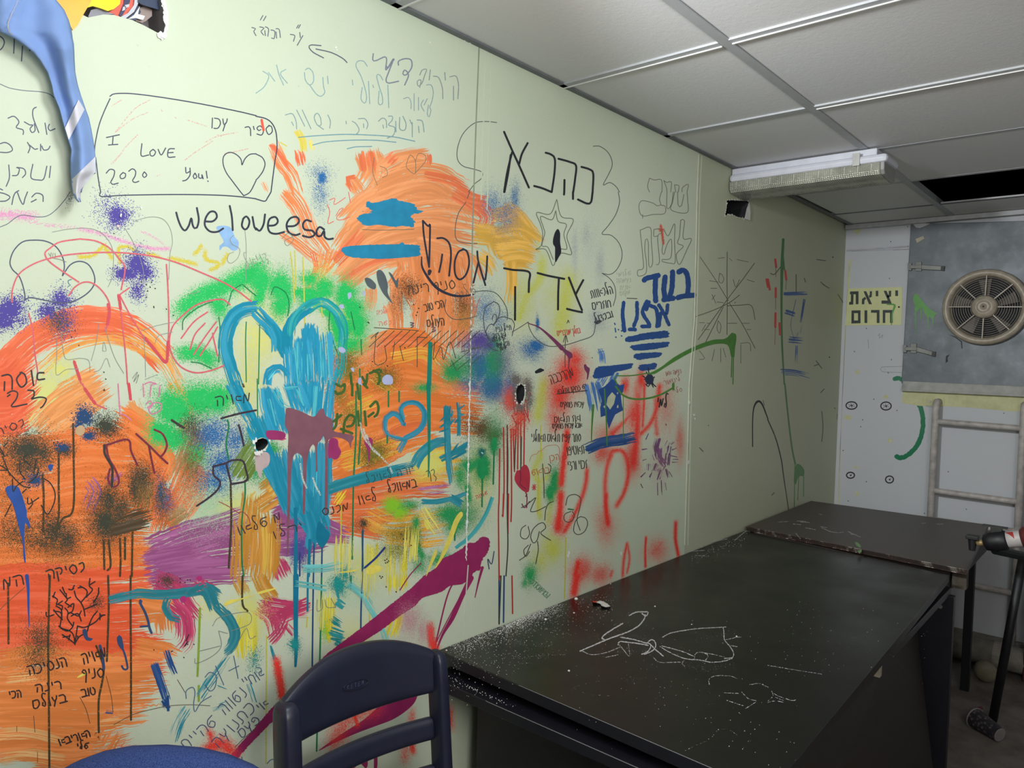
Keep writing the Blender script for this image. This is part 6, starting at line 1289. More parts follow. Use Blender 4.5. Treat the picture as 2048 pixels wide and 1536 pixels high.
ink('green_words', GO, 5.2, ['B2 755,1450 765,1536 | 940,1430 980,1450 990,1510 975,1536 | 850,1480 880,1536 | 890,1460 885,1520 | 1000,1440 985,1420 910,1450', 'C2 640,0 680,20 710,0 700,60 650,80 635,60 | 770,0 770,90 | 810,0 825,120 | 860,0 890,30', 'C2 915,180 960,140 980,190 970,240 950,260 | 870,220 880,330 | 900,260 940,230 | 815,220 825,330 | 700,390 710,300 750,250 790,270 770,330 730,340 | 650,240 640,330 620,360 | 620,300 680,250 | 680,360 770,395'], 'olive green brushed Hebrew words', mode='solid')
write('orange_note', '#4a3c30', 2.2, [('סניף רינה', 910, 560, 812, 572, 17), ('הכי טוב', 886, 600, 846, 610, 14), ('העולם', 888, 636, 852, 640, 14)], 'small Hebrew note on the orange column')
write('exclamation_tail', '#6a6258', 1.3, [('שלום', 950, 570, 905, 590, 16)])
ink('shout_word', K, 3.8, ['B2 1450,370 1500,370 1545,410 1560,500 1545,670 | 1490,500 1480,570 1465,640 | 1660,460 1620,480 1590,560 1595,660 1630,700 1680,660 1705,570 1690,480 1655,455 | 1770,475 1780,560 1835,745 | 1850,515 1845,620 1835,700 | 1780,560 1760,640 1740,725', 'B2 1335,235 1345,360 1385,600 | 1335,230 1380,275 1392,255 1390,420 1385,600'], 'large black Hebrew word with an exclamation mark')
ink('shout_mark', K, 5, ['B2 1390,635,1.6 1385,655,1.2', 'B2 1325,520,.5 1330,600,.8 1380,690,1.0 1450,770,1.1 1550,820,1 1640,833,.9 1740,820,.5'], 'exclamation dot and sweeping underline')
ink('speech_outline', '#565a58', 1.5, ['B2 1680,80 1620,170 1595,280 1600,370 1650,405 1770,412', 'A2 1925,980 1850,972 1760,980 1690,1030 1640,1100 1610,1200 1615,1280 1660,1330 1750,1355 1810,1380 1800,1430 1750,1470 1700,1536', 'B2 1710,0 1690,50 | 1740,800 1840,790 1920,810 1980,880 2010,950 2010,1020 | 1520,860 1510,930 1540,990 1600,1020 1700,1010 1770,990', 'A3 650,1170 700,1170 760,1210 795,1270 800,1330 770,1400 730,1480 780,1460 830,1490 860,1536', 'B3 850,0 860,80 830,180 770,270 720,335 790,345 850,400 880,480 870,560 830,630 780,660 720,650 | 720,650 780,690 820,750 830,830 810,910', 'B3 130,1040 140,1090 180,1160 240,1210 310,1235 420,1225 540,1190 640,1150 665,1080 665,1000 | 0,1120 60,1085 130,1040'], 'thin cloud outline round the large letters')
ink('black_word', '#23262c', 4.2, ['A2 1985,1055 2048,1200', 'A3 0,1200 60,1330 135,1500 | 125,1145 80,1230 58,1310', 'A2 2048,1220 2010,1380 1985,1536', 'A3 -10,1240 -30,1380 -60,1536', 'A3 270,1222 310,1235 342,1270 340,1380 318,1536 | 178,1488 240,1505 316,1536', 'A3 372,1270 460,1295 512,1325 505,1430 490,1536 | 420,1440 418,1536', 'B3 418,0 416,20 | 488,0 488,55', 'A3 556,1335 620,1355 650,1390 645,1536', 'B3 645,0 632,80 600,92 528,60'], 'large black Hebrew word, upper line')
ink('black_word', '#23262c', 4.2, ['B3 205,648 290,670 418,695 | 375,690 370,800 368,940 | 455,685 500,800 560,945 | 570,705 540,760 512,815 | 440,935 500,950 560,962', 'B2 1985,610 2048,622', 'B3 0,622 135,640 136,720 134,800 | 25,760 25,900 24,1022'], 'large black Hebrew word, lower line')
ink('star_outline', '#6c7264', 1.5, ['B3 358,60 305,175 198,165 225,250 245,330 232,430 190,460 270,462 325,588 345,560 392,490 475,500 460,430 440,345 490,222 395,195 358,60', 'B3 350,150 318,222 230,195 250,280 262,330 240,430 285,440 330,540 | 350,150 370,235 435,260 415,340 440,450 392,455'], 'pencil outline of a six pointed star')
blot('black_patch', '#23262f', ['B3 328,380 345,320 368,295 385,330 385,400 394,480 375,520 346,560 344,440 330,420'], label='black filled patch in the outlined star')
ink('doodle', '#5c6068', 2.0, ['B2 1900,880 1840,920 1820,1000 1830,1100 1860,1160 1890,1190 | 1900,875 1940,900 1950,960 1930,1020 1900,1070 | 1890,1020 1900,980 1920,980 1925,1040'], 'looped doodle')
ink('cloud_note_outline', '#474b50', 1.5, ['B2 1900,1060 1870,1060 1840,1110 1850,1160 1880,1200 1850,1220 1900,1260 1940,1270 | 1900,1060 1940,1010 1990,1000 2048,1020', 'B3 0,1020 20,1060 10,1110 0,1150'])
write('cloud_note', '#33373f', 1.5, [('תייל נציו', 1022, 650, 990, 655, 9), ('לא צזק', 1012, 664, 985, 668, 9), ('איש הם', 1010, 672, 984, 676, 8), ('נגיל מאו', 1018, 682, 992, 686, 9), ('מאוו', 1012, 690, 998, 695, 7)], 'tiny note in a cloud outline')
write('hebrew_note', '#3a3f42', 2.0, [('הלגאוות', 1223, 572, 1178, 582, 15, dict(slant=.05)), ('חוזרים', 1221, 600, 1182, 606, 14), ('ובגדול', 1224, 622, 1186, 634, 12), ('אוווי', 1202, 640, 1188, 644, 5)], 'three line black Hebrew note')
write('faint_note', '#a9ae9a', 1.3, [('שלומי', 1262, 542, 1232, 546, 8), ('נעמהה', 1262, 556, 1232, 558, 8), ('אנית', 1260, 570, 1238, 572, 8), ('מקום', 1260, 580, 1238, 584, 8)], 'very faint pencil note')
ink('outline_word', '#767a6c', 1.4, ['A3 1100,1425 1140,1440 1195,1440 1200,1536 | 1100,1425 1085,1490 1100,1536 | 1215,1445 1240,1460 1275,1455 1270,1536 | 1215,1445 1235,1500 1240,1536 | 1300,1480 1335,1485 1330,1536 | 1300,1480 1310,1536 | 1360,1536 1365,1500 1410,1475 1400,1536', 'B3 1195,0 1180,60 1190,100 1160,110 1130,90 1060,70 1030,75 1015,120 1040,190 1130,180 1220,172 1225,115 1190,105 | 1240,0 1240,130 1275,100 1290,0 | 1300,0 1285,80 1275,145 1400,165 1405,60 1400,0 | 1325,0 1330,105 1355,110 1375,20 | 1045,180 1045,210'], 'thin outlined Hebrew word, upper line')
ink('outline_word', '#767a6c', 1.4, ['B3 1025,305 1105,285 1115,400 1125,570 1095,590 1090,400 1070,380 1062,460 1075,560 1070,650 1010,672 1008,625 1050,610 1045,500 1025,305', 'B3 1135,300 1185,295 1195,330 1165,360 1180,560 1155,580 | 1135,300 1135,355 1165,350', 'B3 1215,300 1250,350 1300,255 1300,400 1305,560 1270,570 1200,555 1200,540 1270,525 1275,380 1240,420 1215,500 1200,470 1215,380', 'B3 1350,225 1380,230 1370,370 1435,375 1400,460 1340,580 1315,500 1370,435 1325,410 1340,350 1350,225'], 'thin outlined Hebrew word, lower line')
RW = '#c25a4c'
write('red_note', RW, 1.6, [('בחלך מודבריים', 1160, 656, 1113, 662, 10)], 'small red Hebrew note'); ink('small_arrow', '#50544c', 1.6, ['B3 425,1400 425,1250 430,1145 | 410,1200 430,1145 445,1200', 'B3 450,1025 440,1050 | 450,1025 458,1045'], 'thin arrow pointing up')
write('black_list', '#3a2c2a', 1.6, [('מהרכבה', 1144, 736, 1096, 752, 18), ("יש צחקו ותלוש", 1172, 768, 1114, 780, 9), ('עכשיו צוחקים', 1168, 804, 1120, 804, 10), ('ואז תלאם', 1161, 830, 1107, 834, 12), ('אבל עכשיו צוחקים', 1164, 846, 1104, 848, 9), ('סתר עפיו תלאם תאולני', 1162, 868, 1062, 868, 15), ('תאטיפו', 1168, 890, 1132, 894, 17), ('זכוי ורצי', 1174, 920, 1134, 924, 16)], 'long black Hebrew list on the red spray')
ink('list_underline', '#3a2c2a', 1.8, ['C3 360,80 480,66 600,52']); ink('list_ring', '#e04038', 2, ['C3 420,560 405,580 415,605 432,600 435,575 420,560'])
write('red_list', '#c06a4c', 1.4, [('הכן', 1118, 908, 1096, 912, 11), ('בראש', 1098, 934, 1062, 940, 12)]); ink('red_cloud', '#c98a78', 1.1, ['C3 140,620 160,570 200,560 210,540 240,530 270,500 310,490 360,490 380,520 380,560 390,600 370,640', 'C3 170,820 180,840 160,830 | 165,850 190,820'])
ink('grey_doodle', '#50544a', 1.7, ['C3 245,640 255,780 257,910 | 290,640 312,660 300,710 265,715', 'C3 430,970 450,900 510,885 550,920 540,1000 520,1090 545,1170 | 470,1020 425,1040 415,1080 440,1105 480,1095 500,1050 480,1020 | 550,1060 520,1080 500,1120 495,1180 530,1205 580,1180 605,1120 590,1075 550,1060', 'C3 75,990 110,970 150,940 190,910 160,980 150,1020 200,1015 270,980 | 330,940 290,960 270,1010 262,1090', 'C3 110,1130 75,1160 70,1220 110,1240 140,1200 130,1140 | 210,1120 250,1110 270,1150 230,1190 260,1220 310,1250 | 210,1120 170,1160 150,1220 170,1270 200,1250 220,1180 | 130,1290 95,1330 110,1380 140,1340 | 60,1410 110,1370 150,1280 | 205,1260 210,1330 190,1440'], 'grey doodles and numbers')
ink('green_tick', '#3a7d52', 3, ['C3 450,1000 490,1006']); ink('red_burst', '#c5444a', 1.4, ['C3 165,805 190,845 | 190,805 165,845 | 160,825 195,825 | 178,800 178,850'])
write('cyrillic_word', '#5d8a6a', 1.7, [('OTKИPKЫ', 1066, 1158, 1102, 1190, 11, dict(rtl=False))], 'small slanting green word')
ink('letter_n', '#3d4166', 2, ['C2 1865,1480 1855,1400 1885,1440 1905,1340'])
ink('crossing_lines', '#6a6c5c', 1.4, ['B3 1505,520 1620,690 1730,870 | 1940,570 1830,720 1730,850 1620,1000 1490,1180 | 1465,998 1600,950 1730,890 1820,825 | 1722,480 1720,700 1722,880 1720,1140 | 1720,910 1830,905 1915,910 1945,1020 | 1690,920 1620,1060 1550,1200 | 1740,890 1850,1070 1945,1250', 'C4 -40,130 -30,170'], 'thin crossing lines on the far panel')
ink('faint_writing', '#77796a', 1.2, ['B3 1660,650 1680,660 1695,700 1675,730 1655,710 1660,650 | 1600,820 1630,890 | 1625,825 1600,860 | 1650,1030 1640,1090 1660,1130 1672,1070 1650,1030 | 1650,530 1700,525 | 1740,530 1760,550 | 1800,540 1890,560 | 1580,710 1650,720 | 1590,770 1640,770 | 1770,700 1790,760 1820,700 | 1880,700 1940,720 | 1640,880 1690,885 | 1780,890 1790,880 | 1500,1045 1540,1045 | 1560,1050 1590,1050 | 1720,1050 1800,1050 | 1840,1050 1900,1050 | 1520,1110 1550,1060 | 1540,1100 1580,1100 | 1880,1100 1910,1100 | 1830,1210 1900,1210 1910,1270 | 1830,1220 1830,1370 | 1670,1250 1670,1360 | 1690,1250 1710,1320 | 1500,1270 1540,1330 1500,1340 | 1620,1260 1600,1350', 'C4 530,190 545,200 | 555,240 550,280'], 'faint notes on the far panel')
ink('black_curve', '#1f211f', 2.8, ['C3 1925,500,.8 1925,300,.8 1935,190,1 1965,140,1.6 2000,160,1.2 2048,280,.8', 'C4 -2,285,.8 60,430,.8 105,600,.8 125,740,.7 165,1010,.5'], 'thin black curve on the far wall')
write('black_word', '#26292a', 2.6, [('למי', 1336, 798, 1314, 796, 18)], 'short black Hebrew word'); write('red_faint', '#a9766a', 1.2, [('נעמה אמו', 1362, 738, 1330, 744, 8), ('ליטמור', 1360, 754, 1326, 762, 8), ('סליי', 1364, 776, 1344, 780, 7)])
ink('pencil_tallies', '#4f4b3c', 1.5, [f'B2 {x},1240 {x + 140},1110' for x in range(905, 1700, 62)] + ['B2 945,1085 1100,1095 1300,1110 | 920,1170 980,1120 950,1160 | 960,1150 950,1370 1040,1350 1030,1230 | 1110,1200 1090,1340 | 1150,1230 1180,1350 | 1290,1160 1290,1400 | 1430,1200 1420,1340 1480,1240 1500,1340 1550,1200 1600,1330 | 1290,1160 1370,1165'], 'pencil hatching strokes')
ink('pencil_hatching', '#4a5a40', 1.4, ['B2 1550,1400 1750,1240 | 1600,1430 1760,1300 | 1560,1340 1600,1420 | 1640,1280 1800,1240 | 1700,1400 1800,1310'])
write('red_pencil', '#d97a66', 1.4, [('מלגיה', 775, 618, 752, 622, 8), ('נגשה', 790, 640, 756, 644, 8)]); ink('red_zigzag', '#dd7060', 1.6, ['B2 590,65 630,50 625,100 680,70 715,45 | 640,190 670,140 700,130 660,180 645,210 670,225 750,200 | 570,100 590,160 575,250 620,235 | 740,0 755,80'])
ink('spiral_marks', '#5a4c60', 2, ['B2 1235,1045 1265,1050 1235,1065 1265,1070 1240,1085 | 1405,1080 1435,1085 1410,1100 1440,1105 1415,1120'])
ink('fan_pencil', '#7d6f58', 1.2, ['A2 1210,1290 1235,1240 1275,1290 1270,1390 1205,1340 1210,1290 | 1275,1290 1300,1230 1350,1240 1355,1290 1270,1390 | 945,1260 935,1380 970,1480 | 990,1330 1040,1350 1050,1400 1010,1420 | 850,1690 860,1690', 'B2 850,300 1000,305 1265,298'], 'pencil heart and lines on the orange fan')
write('maogal_line', '#3c2f2a', 2.2, [('במאוגל', 832, 958, 772, 970, 16), ('לאו', 752, 984, 712, 994, 17), ('מגנס', 697, 1006, 640, 1018, 14)], 'Hebrew line along the orange mound')
write('teal_writing', '#3a4a48', 1.5, [('יורה לאיגל', 826, 932, 728, 954, 14), ('דר', 870, 938, 850, 942, 22)], 'thin handwriting on the teal line')
write('hebrew_line', '#39343c', 2.2, [('מ שלאו', 560, 1024, 470, 1056, 17), ('ירלו', 604, 1044, 540, 1066, 14)], 'dark handwriting over the purple band')
write('jessica_line', '#33302c', 3.0, [("גסיקה", 168, 1124, 90, 1142, 18), ('המ', 46, 1148, 0, 1160, 20)], 'black Hebrew name on the orange field')
ink('branch_drawing', '#2c2626', 2.6, ['D1 600,548 590,480 560,440 500,420 470,400 | 600,540 620,400 | 500,470 560,510 595,540 | 505,490 560,480 | 560,470 550,510 | 600,540 630,490 660,470 | 620,480 625,500', 'D1 480,410 490,300 430,280 | 490,420 540,440 580,410 590,370 | 370,290 375,325 430,310 | 430,270 460,310 500,350 | 450,240 490,270 495,340 | 495,270 500,240 470,230', 'D1 420,160 460,190 450,230 500,200 | 440,130 425,170 | 480,110 540,190 520,210 570,245 | 530,140 535,180 565,170 | 500,90 520,140 | 520,255 545,290 540,340 580,400', 'D1 550,105 575,110 595,75 | 575,110 590,100 | 595,120 610,170 645,210 670,260 680,320 | 640,80 690,110 695,150 650,210 | 625,95 660,90 | 720,20 715,80 740,110 690,170 | 720,70 760,45 | 790,95 785,150 750,210 | 680,265 730,245 775,225', 'D1 570,320 620,300 640,330 650,360 | 560,290 620,320 | 650,280 630,320 | 545,250 590,220 580,280 550,300 | 620,400 680,410 760,370 790,340 830,310 | 775,285 740,330 710,400 700,440 | 800,300 800,350 | 800,315 840,312'], 'black branching twig drawing')
write('maya_note', '#33282a', 3.0, [('מאיה', 210, 1295, 160, 1310, 20), ('הנסיכה', 132, 1314, 52, 1334, 18), ('סניף', 208, 1336, 160, 1340, 18), ('רינה', 122, 1362, 68, 1370, 15), ('הכי', 42, 1380, 16, 1384, 14), ('טוב', 190, 1374, 160, 1380, 15), ('בעולם', 132, 1388, 62, 1402, 16), ('האריבא', 178, 1460, 114, 1480, 13), ('שלי', 178, 1486, 152, 1488, 11)], 'black Hebrew note on the orange area')
ink('hair_lines', '#5a4a3a', 1.2, ['D1 0,270 60,210 200,90 | 910,1190 1060,1110 1200,1070 1350,1040 1520,1030 1680,1038 | 270,1120 280,1250 | 135,1200 135,1245 | 300,1410 300,1490 | 850,800 890,960 905,1090 | 1420,830 1480,930 | 640,970 690,1070 720,1180', 'D1 1880,1370 1960,1290 2048,1220'], 'thin hair lines')
BI = '#4a5276'
write('hebrew_note', BI, 1.9, [('נשווה', 482, 1372, 434, 1416, 22), ('כתנועה', 500, 1402, 420, 1486, 20), ('שהיית', 425, 1430, 355, 1490, 20), ('פעם', 512, 1430, 472, 1466, 16), ('מור', 488, 1512, 425, 1536, 18)], 'slanting blue Hebrew note by the blue chair')
write('hebrew_note', BI, 1.9, [('אי', 530, 1398, 510, 1412, 16), ('אחיי', 522, 1338, 480, 1360, 18)]); ink('pen_curl', '#4d6a8a', 1.8, ['D1 1490,980 1490,920 1540,890 1560,930 1550,1020 1560,1085 1610,1010 1690,960 | 1725,720 1790,870 | 1870,640 1905,820 | 1830,760 1910,720 | 1640,810 1680,770 1730,800 1720,890 1680,920 1640,870', 'D2 90,1500 120,1470 170,1465 | 0,730 40,740 40,780'], 'loose blue pen curls')
ink('pencil_angles', '#7e857c', 1.3, ['D1 1700,400 1760,330 1980,290 2000,380 1850,440 | 1560,660 1570,700 1700,640 1770,560 1750,440 | 1900,540 1970,420 2000,500 2048,480 | 1820,460 1750,440 | 1600,600 1760,560', 'D2 490,190 490,280 530,260 530,190 | 550,190 570,250 640,250 | 600,180 640,250'], 'pencil angular letters')
ink('black_specks', '#2b2630', 2.2, ['D1 1490,520 1500,490 1510,470 | 1480,560 1490,540 1505,525 | 1500,545 | 1550,545 | 1470,650 | 1380,600 1370,605 | 1440,20 | 1480,50 | 1500,30 | 1520,30 | 1230,590 | 1440,50', 'B1 1130,720 | 1170,740 | 1210,720 | 1240,770 | 1170,840 | 1230,915 1232,925 | 1330,935 | 1180,790 | 1200,760 | 630,1225 632,1230 | 830,1440 | 845,1495 | 1385,985 | 600,1110 | 570,1160 | 910,330', 'C1 830,50 | 835,45 | 430,465 | 460,460 | 1580,775 | 430,470', 'C2 1030,1410 | 1045,1400 | 1050,1425 | 1035,1430 | 1060,1415 | 1160,1200 | 1180,1240 | 1240,1290', 'B2 895,1040 905,1048 | 1260,900 | 1290,960 | 1300,930 | 1280,985 | 1190,1245 | 930,1355 | 1050,1390 | 830,920', 'D2 990,0 | 1000,15 | 1010,5 | 1040,85 | 1120,125', 'B4 490,1320 | 517,520'], 'scattered black paint specks')
ink('dark_scuffs', '#50503f', 1.6, ['B4 385,1350 430,1410 | 370,1390 400,1380 | 420,720 470,760 | 440,740 490,770 | 290,690 300,720 | 390,540 460,550 | 560,820 605,900 600,980 | 225,660 225,800 | 20,650 50,660 100,600', 'C3 1500,510 1530,540 | 1570,330 | 1230,320 1235,330 | 1030,800 1045,830 | 470,-40', 'C4 420,70 450,40 | 530,190 | 430,220 440,340 430,460 | 50,400 60,430 | 30,890 50,870', 'B3 920,850 1000,853 | 640,1325'], 'scuffs on the wall')
ink('dash_mark', '#22262c', 6, ['B3 195,1440,1 230,1425,1.4 250,1425,.6'], mode='solid')
write('red_writing', '#b3444a', 1.3, [('שלווה', 974, 982, 950, 992, 7)])
# holes: pale drips of plaster and grey ring
blot('pale_drip', '#c9b4b4', ['C2 0,550 60,540 105,560 110,620 90,660 50,690 40,760 20,740 10,700 0,690', 'C1 2040,540 2048,545 2048,700 2044,690'], label='pale plaster smear below the punched hole')
spray('grey_hole_smudge', '#77706c', blobs=[(1032, 760, 12, 16, .7), (1054, 776, 12, 24, .7), (1058, 800, 10, 20, .5), (1030, 790, 8, 20, .5), (1040, 815, 12, 10, .6)])
spray('flag_shadow_blot', '#8a8f8c', blobs=[(140, 398, 8, 12, .3)])  # soft grey blob painted as part of the flag's shadow
ink('white_scratch', '#cfd8cc', 3.5, ['C2 835,310 850,400 900,480 980,560 1060,650 1090,710 | 860,360 880,440 | 880,400 930,520 1000,580', 'C2 455,750 480,820 515,885 | 355,640 375,760 405,830'], 'white scratches through the paint', mode='faint', cov=.6)
blot('pink_lump', '#e6a8b8', ['B1 930,270 950,262 962,272 945,285'])

# ------------------------------------------------------------------ marks on the back wall
def bink(*a, **k): return ink(*a, P=back_pt, parent=wall_back, key='back', **k)
bink('green_stroke', '#0e7a52', 9.5, ['C4 1150,70 1190,130 1225,200 1240,290 1235,370 1210,460 1160,530 1100,580 1050,590 1030,580'], label='curved green stroke beside the ladder', mode='solid', jit=.6)
bink('green_stroke', '#0e7a52', 9, ['B4 1015,1495 1050,1490 1070,1500'], label='short green dab left of the hatch', mode='solid', jit=.6)
for i, (x, y, rx, ry) in enumerate([(1703, 811, 11, 7.5), (1772, 812, 10.5, 8), (1701, 950.5, 8, 6), (1779, 959, 8, 7)]):
    ring = ' '.join(f'{x + rx * math.cos(a):.1f},{y + ry * math.sin(a):.1f}' for a in np.linspace(0, 2 * math.pi, 15))
    sp_ = ' | '.join(f'{x - rx * .6 * math.cos(a):.1f},{y - ry * .6 * math.sin(a):.1f} {x + rx * .6 * math.cos(a):.1f},{y + ry * .6 * math.sin(a):.1f}' for a in (.4, 1.4, 2.5)) if i < 2 else f'{x},{y} {x + 3},{y - 2}'
    bink('ink_ring', '#25272c', 2.6, [ring], label=['upper left', 'upper right', 'lower left', 'lower right'][i] + ' of four black inked rings')
    bink('ring_spokes', '#3a3c42', 1.0, [sp_]); bink('ring_hub', '#25272c', 3, [f'{x},{y} {x + .5},{y + .5}'])
bink('pencil_panel', '#8c8f94', 1.0, ['B4 910,1400 1070,1395 | 910,1400 910,1435 1070,1445 | 935,1415 | 880,1150 895,1130 890,1170 920,1140 910,1170', 'B4 1340,930 | 800,1180 805,1250', 'C4 1265,90 1410,98 1400,170 1265,178 1265,90'])
bink('wall_specks', '#3a3a3a', 1.6, ['B4 715,460 | 980,395 | 1115,275 | 690,1275 | 785,1090 | 985,1340 | 960,1445 | 970,690', 'C4 845,120 | 740,340 | 785,780 | 640,935 | 1250,1033 | 1585,1000 | 1440,700 | 1885,232 | 1030,210 | 600,530 | 755,285 | 1665,155'], label='small dark specks and nail holes')
bink('wall_joint', '#9a9da2', 1.2, ['B4 670,475 900,465 1140,455', 'B4 1000,465 1135,460'])

# ------------------------------------------------------------------ chalk and dust on the loose board
def tabp(x, y, off): return hit(x, y, 2, ZT + off)
def chalk(name, strokes, w, cov, label=None):
    c = Coat()
    for pts in parse(strokes): c.ribbon([(*p[:2], p[2]) for p in pts], w, 3, lambda a, t: cov * (1.0 if abs(a) < .5 else .45), 1.0, True, step=3.0)
    return c.build(name, M_CHALK, tabp, board, label, key='table')
chalk('chalk_drawing', 'D3 545,600 640,560 780,500 920,450 1010,400 1060,340 1065,310 | 1040,300 1070,320 1090,290 1050,287 990,290 940,315 | 885,380 800,430 740,470 720,500 740,510', 2.8, .85, 'white chalk scrawl on the board')
chalk('chalk_drawing', 'D3 870,490 960,505 1050,530 1110,550 1090,600 1040,625 | 850,550 860,525 930,530 1010,540 1090,555 | 1090,530 1110,510 1140,520 1150,560 1120,600 1060,625 | 1110,550 1150,590 1210,640', 2.6, .8)
chalk('chalk_drawing', 'D3 1205,490 1260,460 1350,440 1500,420 1710,408 | 1690,410 1695,450 1700,510 1740,560 1770,610 1765,650 1700,660 | 1185,565 1260,610 1380,660 1500,672 1600,690 1700,680 1760,660 | 1200,560 1350,600 1450,640', 2.2, .7)
chalk('chalk_drawing', 'D3 1460,660 1470,620 1520,610 1570,640 1540,680 | 1500,610 1600,625 1700,650 | 1710,510 1800,490 1830,490 | 1720,550 1800,565 | 930,530 940,640 900,600 860,550 | 750,650 850,630 | 560,600 640,630 760,610 860,570', 1.8, .6)
chalk('faint_chalk', 'D3 1580,870 1575,830 1620,800 1740,800 1800,820 | 1370,680 1360,700 1380,720 | 1130,650 1180,690 1300,690 1350,690 | 1900,870 1980,860 2048,890 | 1840,930 1890,980 1960,1000 | 1720,995 1850,1038 | 1700,935 1810,940 | 1870,1060 1970,995', 1.7, .55, 'fainter chalk marks')
chalk('faint_chalk', 'D3 480,920 500,890 600,860 700,840 | 500,900 560,930 640,950 820,960 | 1380,1400 1480,1350 1580,1310 1640,1240 1720,1225 1800,1270 | 1900,1310 1840,1390 | 690,640 760,650 | 1650,530 1690,540 | 1800,740 1790,750 | 0,660 200,640 420,630 | 60,700 160,695', 1.6, .3)
chalk('faint_chalk', 'D4 0,715 150,740 300,765 430,785 | 0,1000 40,960 30,920 | 50,940 80,960 190,995 220,990 | 60,970 120,995 | 0,1010 60,1000 120,1010', 1.5, .55)
chalk('faint_chalk', 'C3 1420,1310 1480,1300 1520,1305 | 1410,1340 1540,1330 | 1560,1240 1640,1220 1690,1200 | 1600,1260 1720,1240 | 1470,1370 1540,1375 | 1650,1180 1760,1200 | 1780,1250 1880,1170', 2.2, .5, 'white rub marks at the far end')
chalk('rub_mark', 'C3 1970,1180,3 2000,1185,3 2030,1190,2', 2.4, .8)
chalk('chalk_smudge', 'D3 640,490 800,470 1000,500 1180,520 | 700,600 900,600 1100,600 | 1400,720 1600,740 1750,720 | 1800,450 1500,500', 18, .14, 'faint smudged chalk haze')
chalk('chalk_smudge', 'D3 0,520 150,560 300,560 | 60,660 250,640 420,600 | 900,820 1050,830', 16, .13)
def dust(name, regions, label):
    """fine white crumbs: many tiny grains lying on the surface"""
    bm = bmesh.new(); r = random.Random(5)
    for n, x0, y0, x1, y1, sp, size in regions:
        for _ in range(n):
            f = r.random(); a = abs(r.gauss(0, 1)) * sp
            x = x0 + (x1 - x0) * f + r.gauss(0, 4); y = y0 + (y1 - y0) * f + a + 2
            c = Vector(hit(x, y, 2, ZT + .0003)); s = size * r.uniform(.4, 1.5) * .001
            if not (c.y < -.006): continue
            q = [c + Vector((s * math.cos(k * 1.57 + f), s * math.sin(k * 1.57 + f), 0)) for k in range(4)]
            vs = [bm.verts.new(p) for p in q]; tp = bm.verts.new(c + Vector((0, 0, s)))
            for k in range(4): bm.faces.new((vs[k], vs[(k + 1) % 4], tp))
    o = obj(name, bm, M_PLASTER); tag(o, label, 'dust', kind='stuff'); return o
dust('plaster_dust', [(900, 1000, 1250, 1120, 1202, 14, .8), (900, 1010, 1246, 1090, 1214, 7, .7), (600, 905, 1288, 1010, 1247, 14, .8), (350, 1030, 1240, 1230, 1170, 34, .7), (260, 900, 1296, 1040, 1260, 50, .7), (150, 1100, 1210, 1700, 1260, 90, .6), (60, 1560, 1180, 1860, 1240, 60, .6), (120, 1380, 1110, 1500, 1064, 10, .8), (60, 1250, 1300, 1600, 1480, 60, .7)], 'white plaster crumbs scattered along the wall edge of the loose board')
bm = bmesh.new(); r_ = random.Random(8)
for _ in range(420):
    f = r_.random(); x = 888 + 150 * f + r_.gauss(0, 4); y = 1346 + 62 * f + r_.gauss(0, 6)
    c = Vector(hit(x, y, 2, .697))
    if c.x < 1.2235 or c.x > 1.256 + .031 * c.y or c.y > -.016: continue
    s = .0009 * r_.uniform(.4, 1.6)
    vs = [bm.verts.new(c + Vector((s * math.cos(k * 1.57 + f), s * math.sin(k * 1.57 + f), 0))) for k in range(4)]; tp = bm.verts.new(c + Vector((0, 0, s)))
    for k in range(4): bm.faces.new((vs[k], vs[(k + 1) % 4], tp))
tag(obj('plaster_dust', bm, M_PLASTER), 'white plaster crumbs on the near end of the black desk below the board', 'dust', kind='stuff')
# the bigger crumbs and a torn scrap
sp = [(640, 200), (680, 204), (705, 195), (735, 205), (765, 222), (788, 243), (750, 250), (718, 240), (705, 222), (675, 212)]
sc_lo = [tuple(tabp(1024 + x / 4, 1152 + y / 4, .0005)) for x, y in sp]; sc_hi = [tuple(tabp(1024 + x / 4, 1152 + y / 4, .004 + .003 * (i % 2))) for i, (x, y) in enumerate(sp)]
scrap = obj('paper_scrap', hexa(bmesh.new(), sc_lo, sc_hi), plain('torn_paper_white', '#d8d6d2', .8))
tag(scrap, 'small torn white paper scrap with a red corner on the loose board', 'paper scrap')
obj('red_corner', hexa(bmesh.new(), [tuple(tabp(1024 + x / 4, 1152 + y / 4, .0062)) for x, y in ((638, 198), (680, 203), (672, 214), (650, 210))], [tuple(tabp(1024 + x / 4, 1152 + y / 4, .0078)) for x, y in ((638, 198), (680, 203), (672, 214), (650, 210))]), plain('red_paper_corner', '#d2452f', .7), scrap, label='red corner')
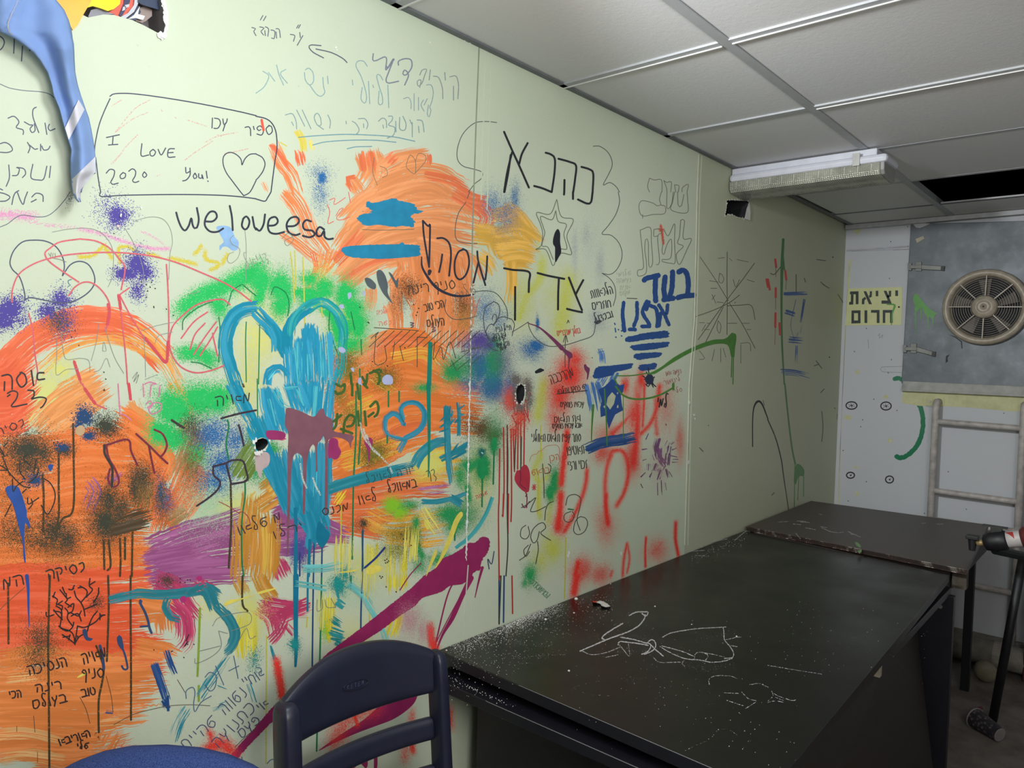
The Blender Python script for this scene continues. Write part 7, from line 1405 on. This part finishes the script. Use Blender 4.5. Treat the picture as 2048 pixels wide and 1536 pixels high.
for i, (x, y, s, lab) in enumerate([(1152, 1198, .006, 'white plaster crumb beside the torn paper scrap'), (1148, 1226, .003, 'tiny white crumb below the torn paper scrap'), (1310, 1213, .003, 'tiny white crumb above the chalk scrawl'), (1091, 1239, .004, 'flat white crumb lying in the dust by the wall'), (1473, 1273, .003, 'tiny white crumb at the right end of the chalk scrawl'), (1138, 1342, .003, 'tiny white crumb near the front edge of the board'), (1221, 1168, .002, 'tiny white crumb by the wall above the paper scrap'), (893, 1301, .003, 'tiny white crumb at the near corner of the board'), (1383, 1249, .002, 'tiny white crumb inside the chalk loop')]):
    c = Vector(tabp(x, y, 0)); bm = bmesh.new(); r2 = random.Random(i)
    lo = [c + Vector((s * r2.uniform(.7, 1.2) * math.cos(k * 1.05), s * r2.uniform(.7, 1.2) * math.sin(k * 1.05), 0)) for k in range(6)]
    hi_ = [p * .6 + c * .4 + Vector((0, 0, s * .7)) for p in lo]
    tag(obj('plaster_crumb', hexa(bm, lo, hi_), M_PLASTER), lab, 'crumb', 'plaster crumbs on the board')
# chipped paint and splashes on the far table
def tab2(x, y, off): return hit(x, y, 2, ZF + off)
c = Coat()
for pts in parse('C4 260,1105 330,1108 | 200,1120 260,1125 | 420,1140 470,1150 | 430,1150 500,1180 560,1190 | 570,1190 600,1185 | 410,1040 430,1045 | 230,1095 300,1100 | 660,1200 700,1205 | 80,1105 160,1100 | 640,1180 740,1225 | 220,1190 260,1240 | 300,1150 380,1165 | 1230,1115 1260,1112 | 1350,1122 1400,1120'):
    c.ribbon([(*p[:2], p[2]) for p in pts], 1.5, 3, lambda a, t: .42, 1.0, True, step=3.0)
c.build('chipped_paint', M_CHALK, tab2, top, 'pale chips in the table top', key='far')
c = Coat()
for pts in parse('C4 695,1262 720,1270 745,1300 735,1310 705,1290'): c.poly(pts)
for pts in parse('C4 715,1335 750,1325 748,1345 725,1350'): c.poly(pts)
c.build('green_spots', paint_mat('solid', '#5a8a3a'), tab2, top, 'green paint spots on the far table', key='far')
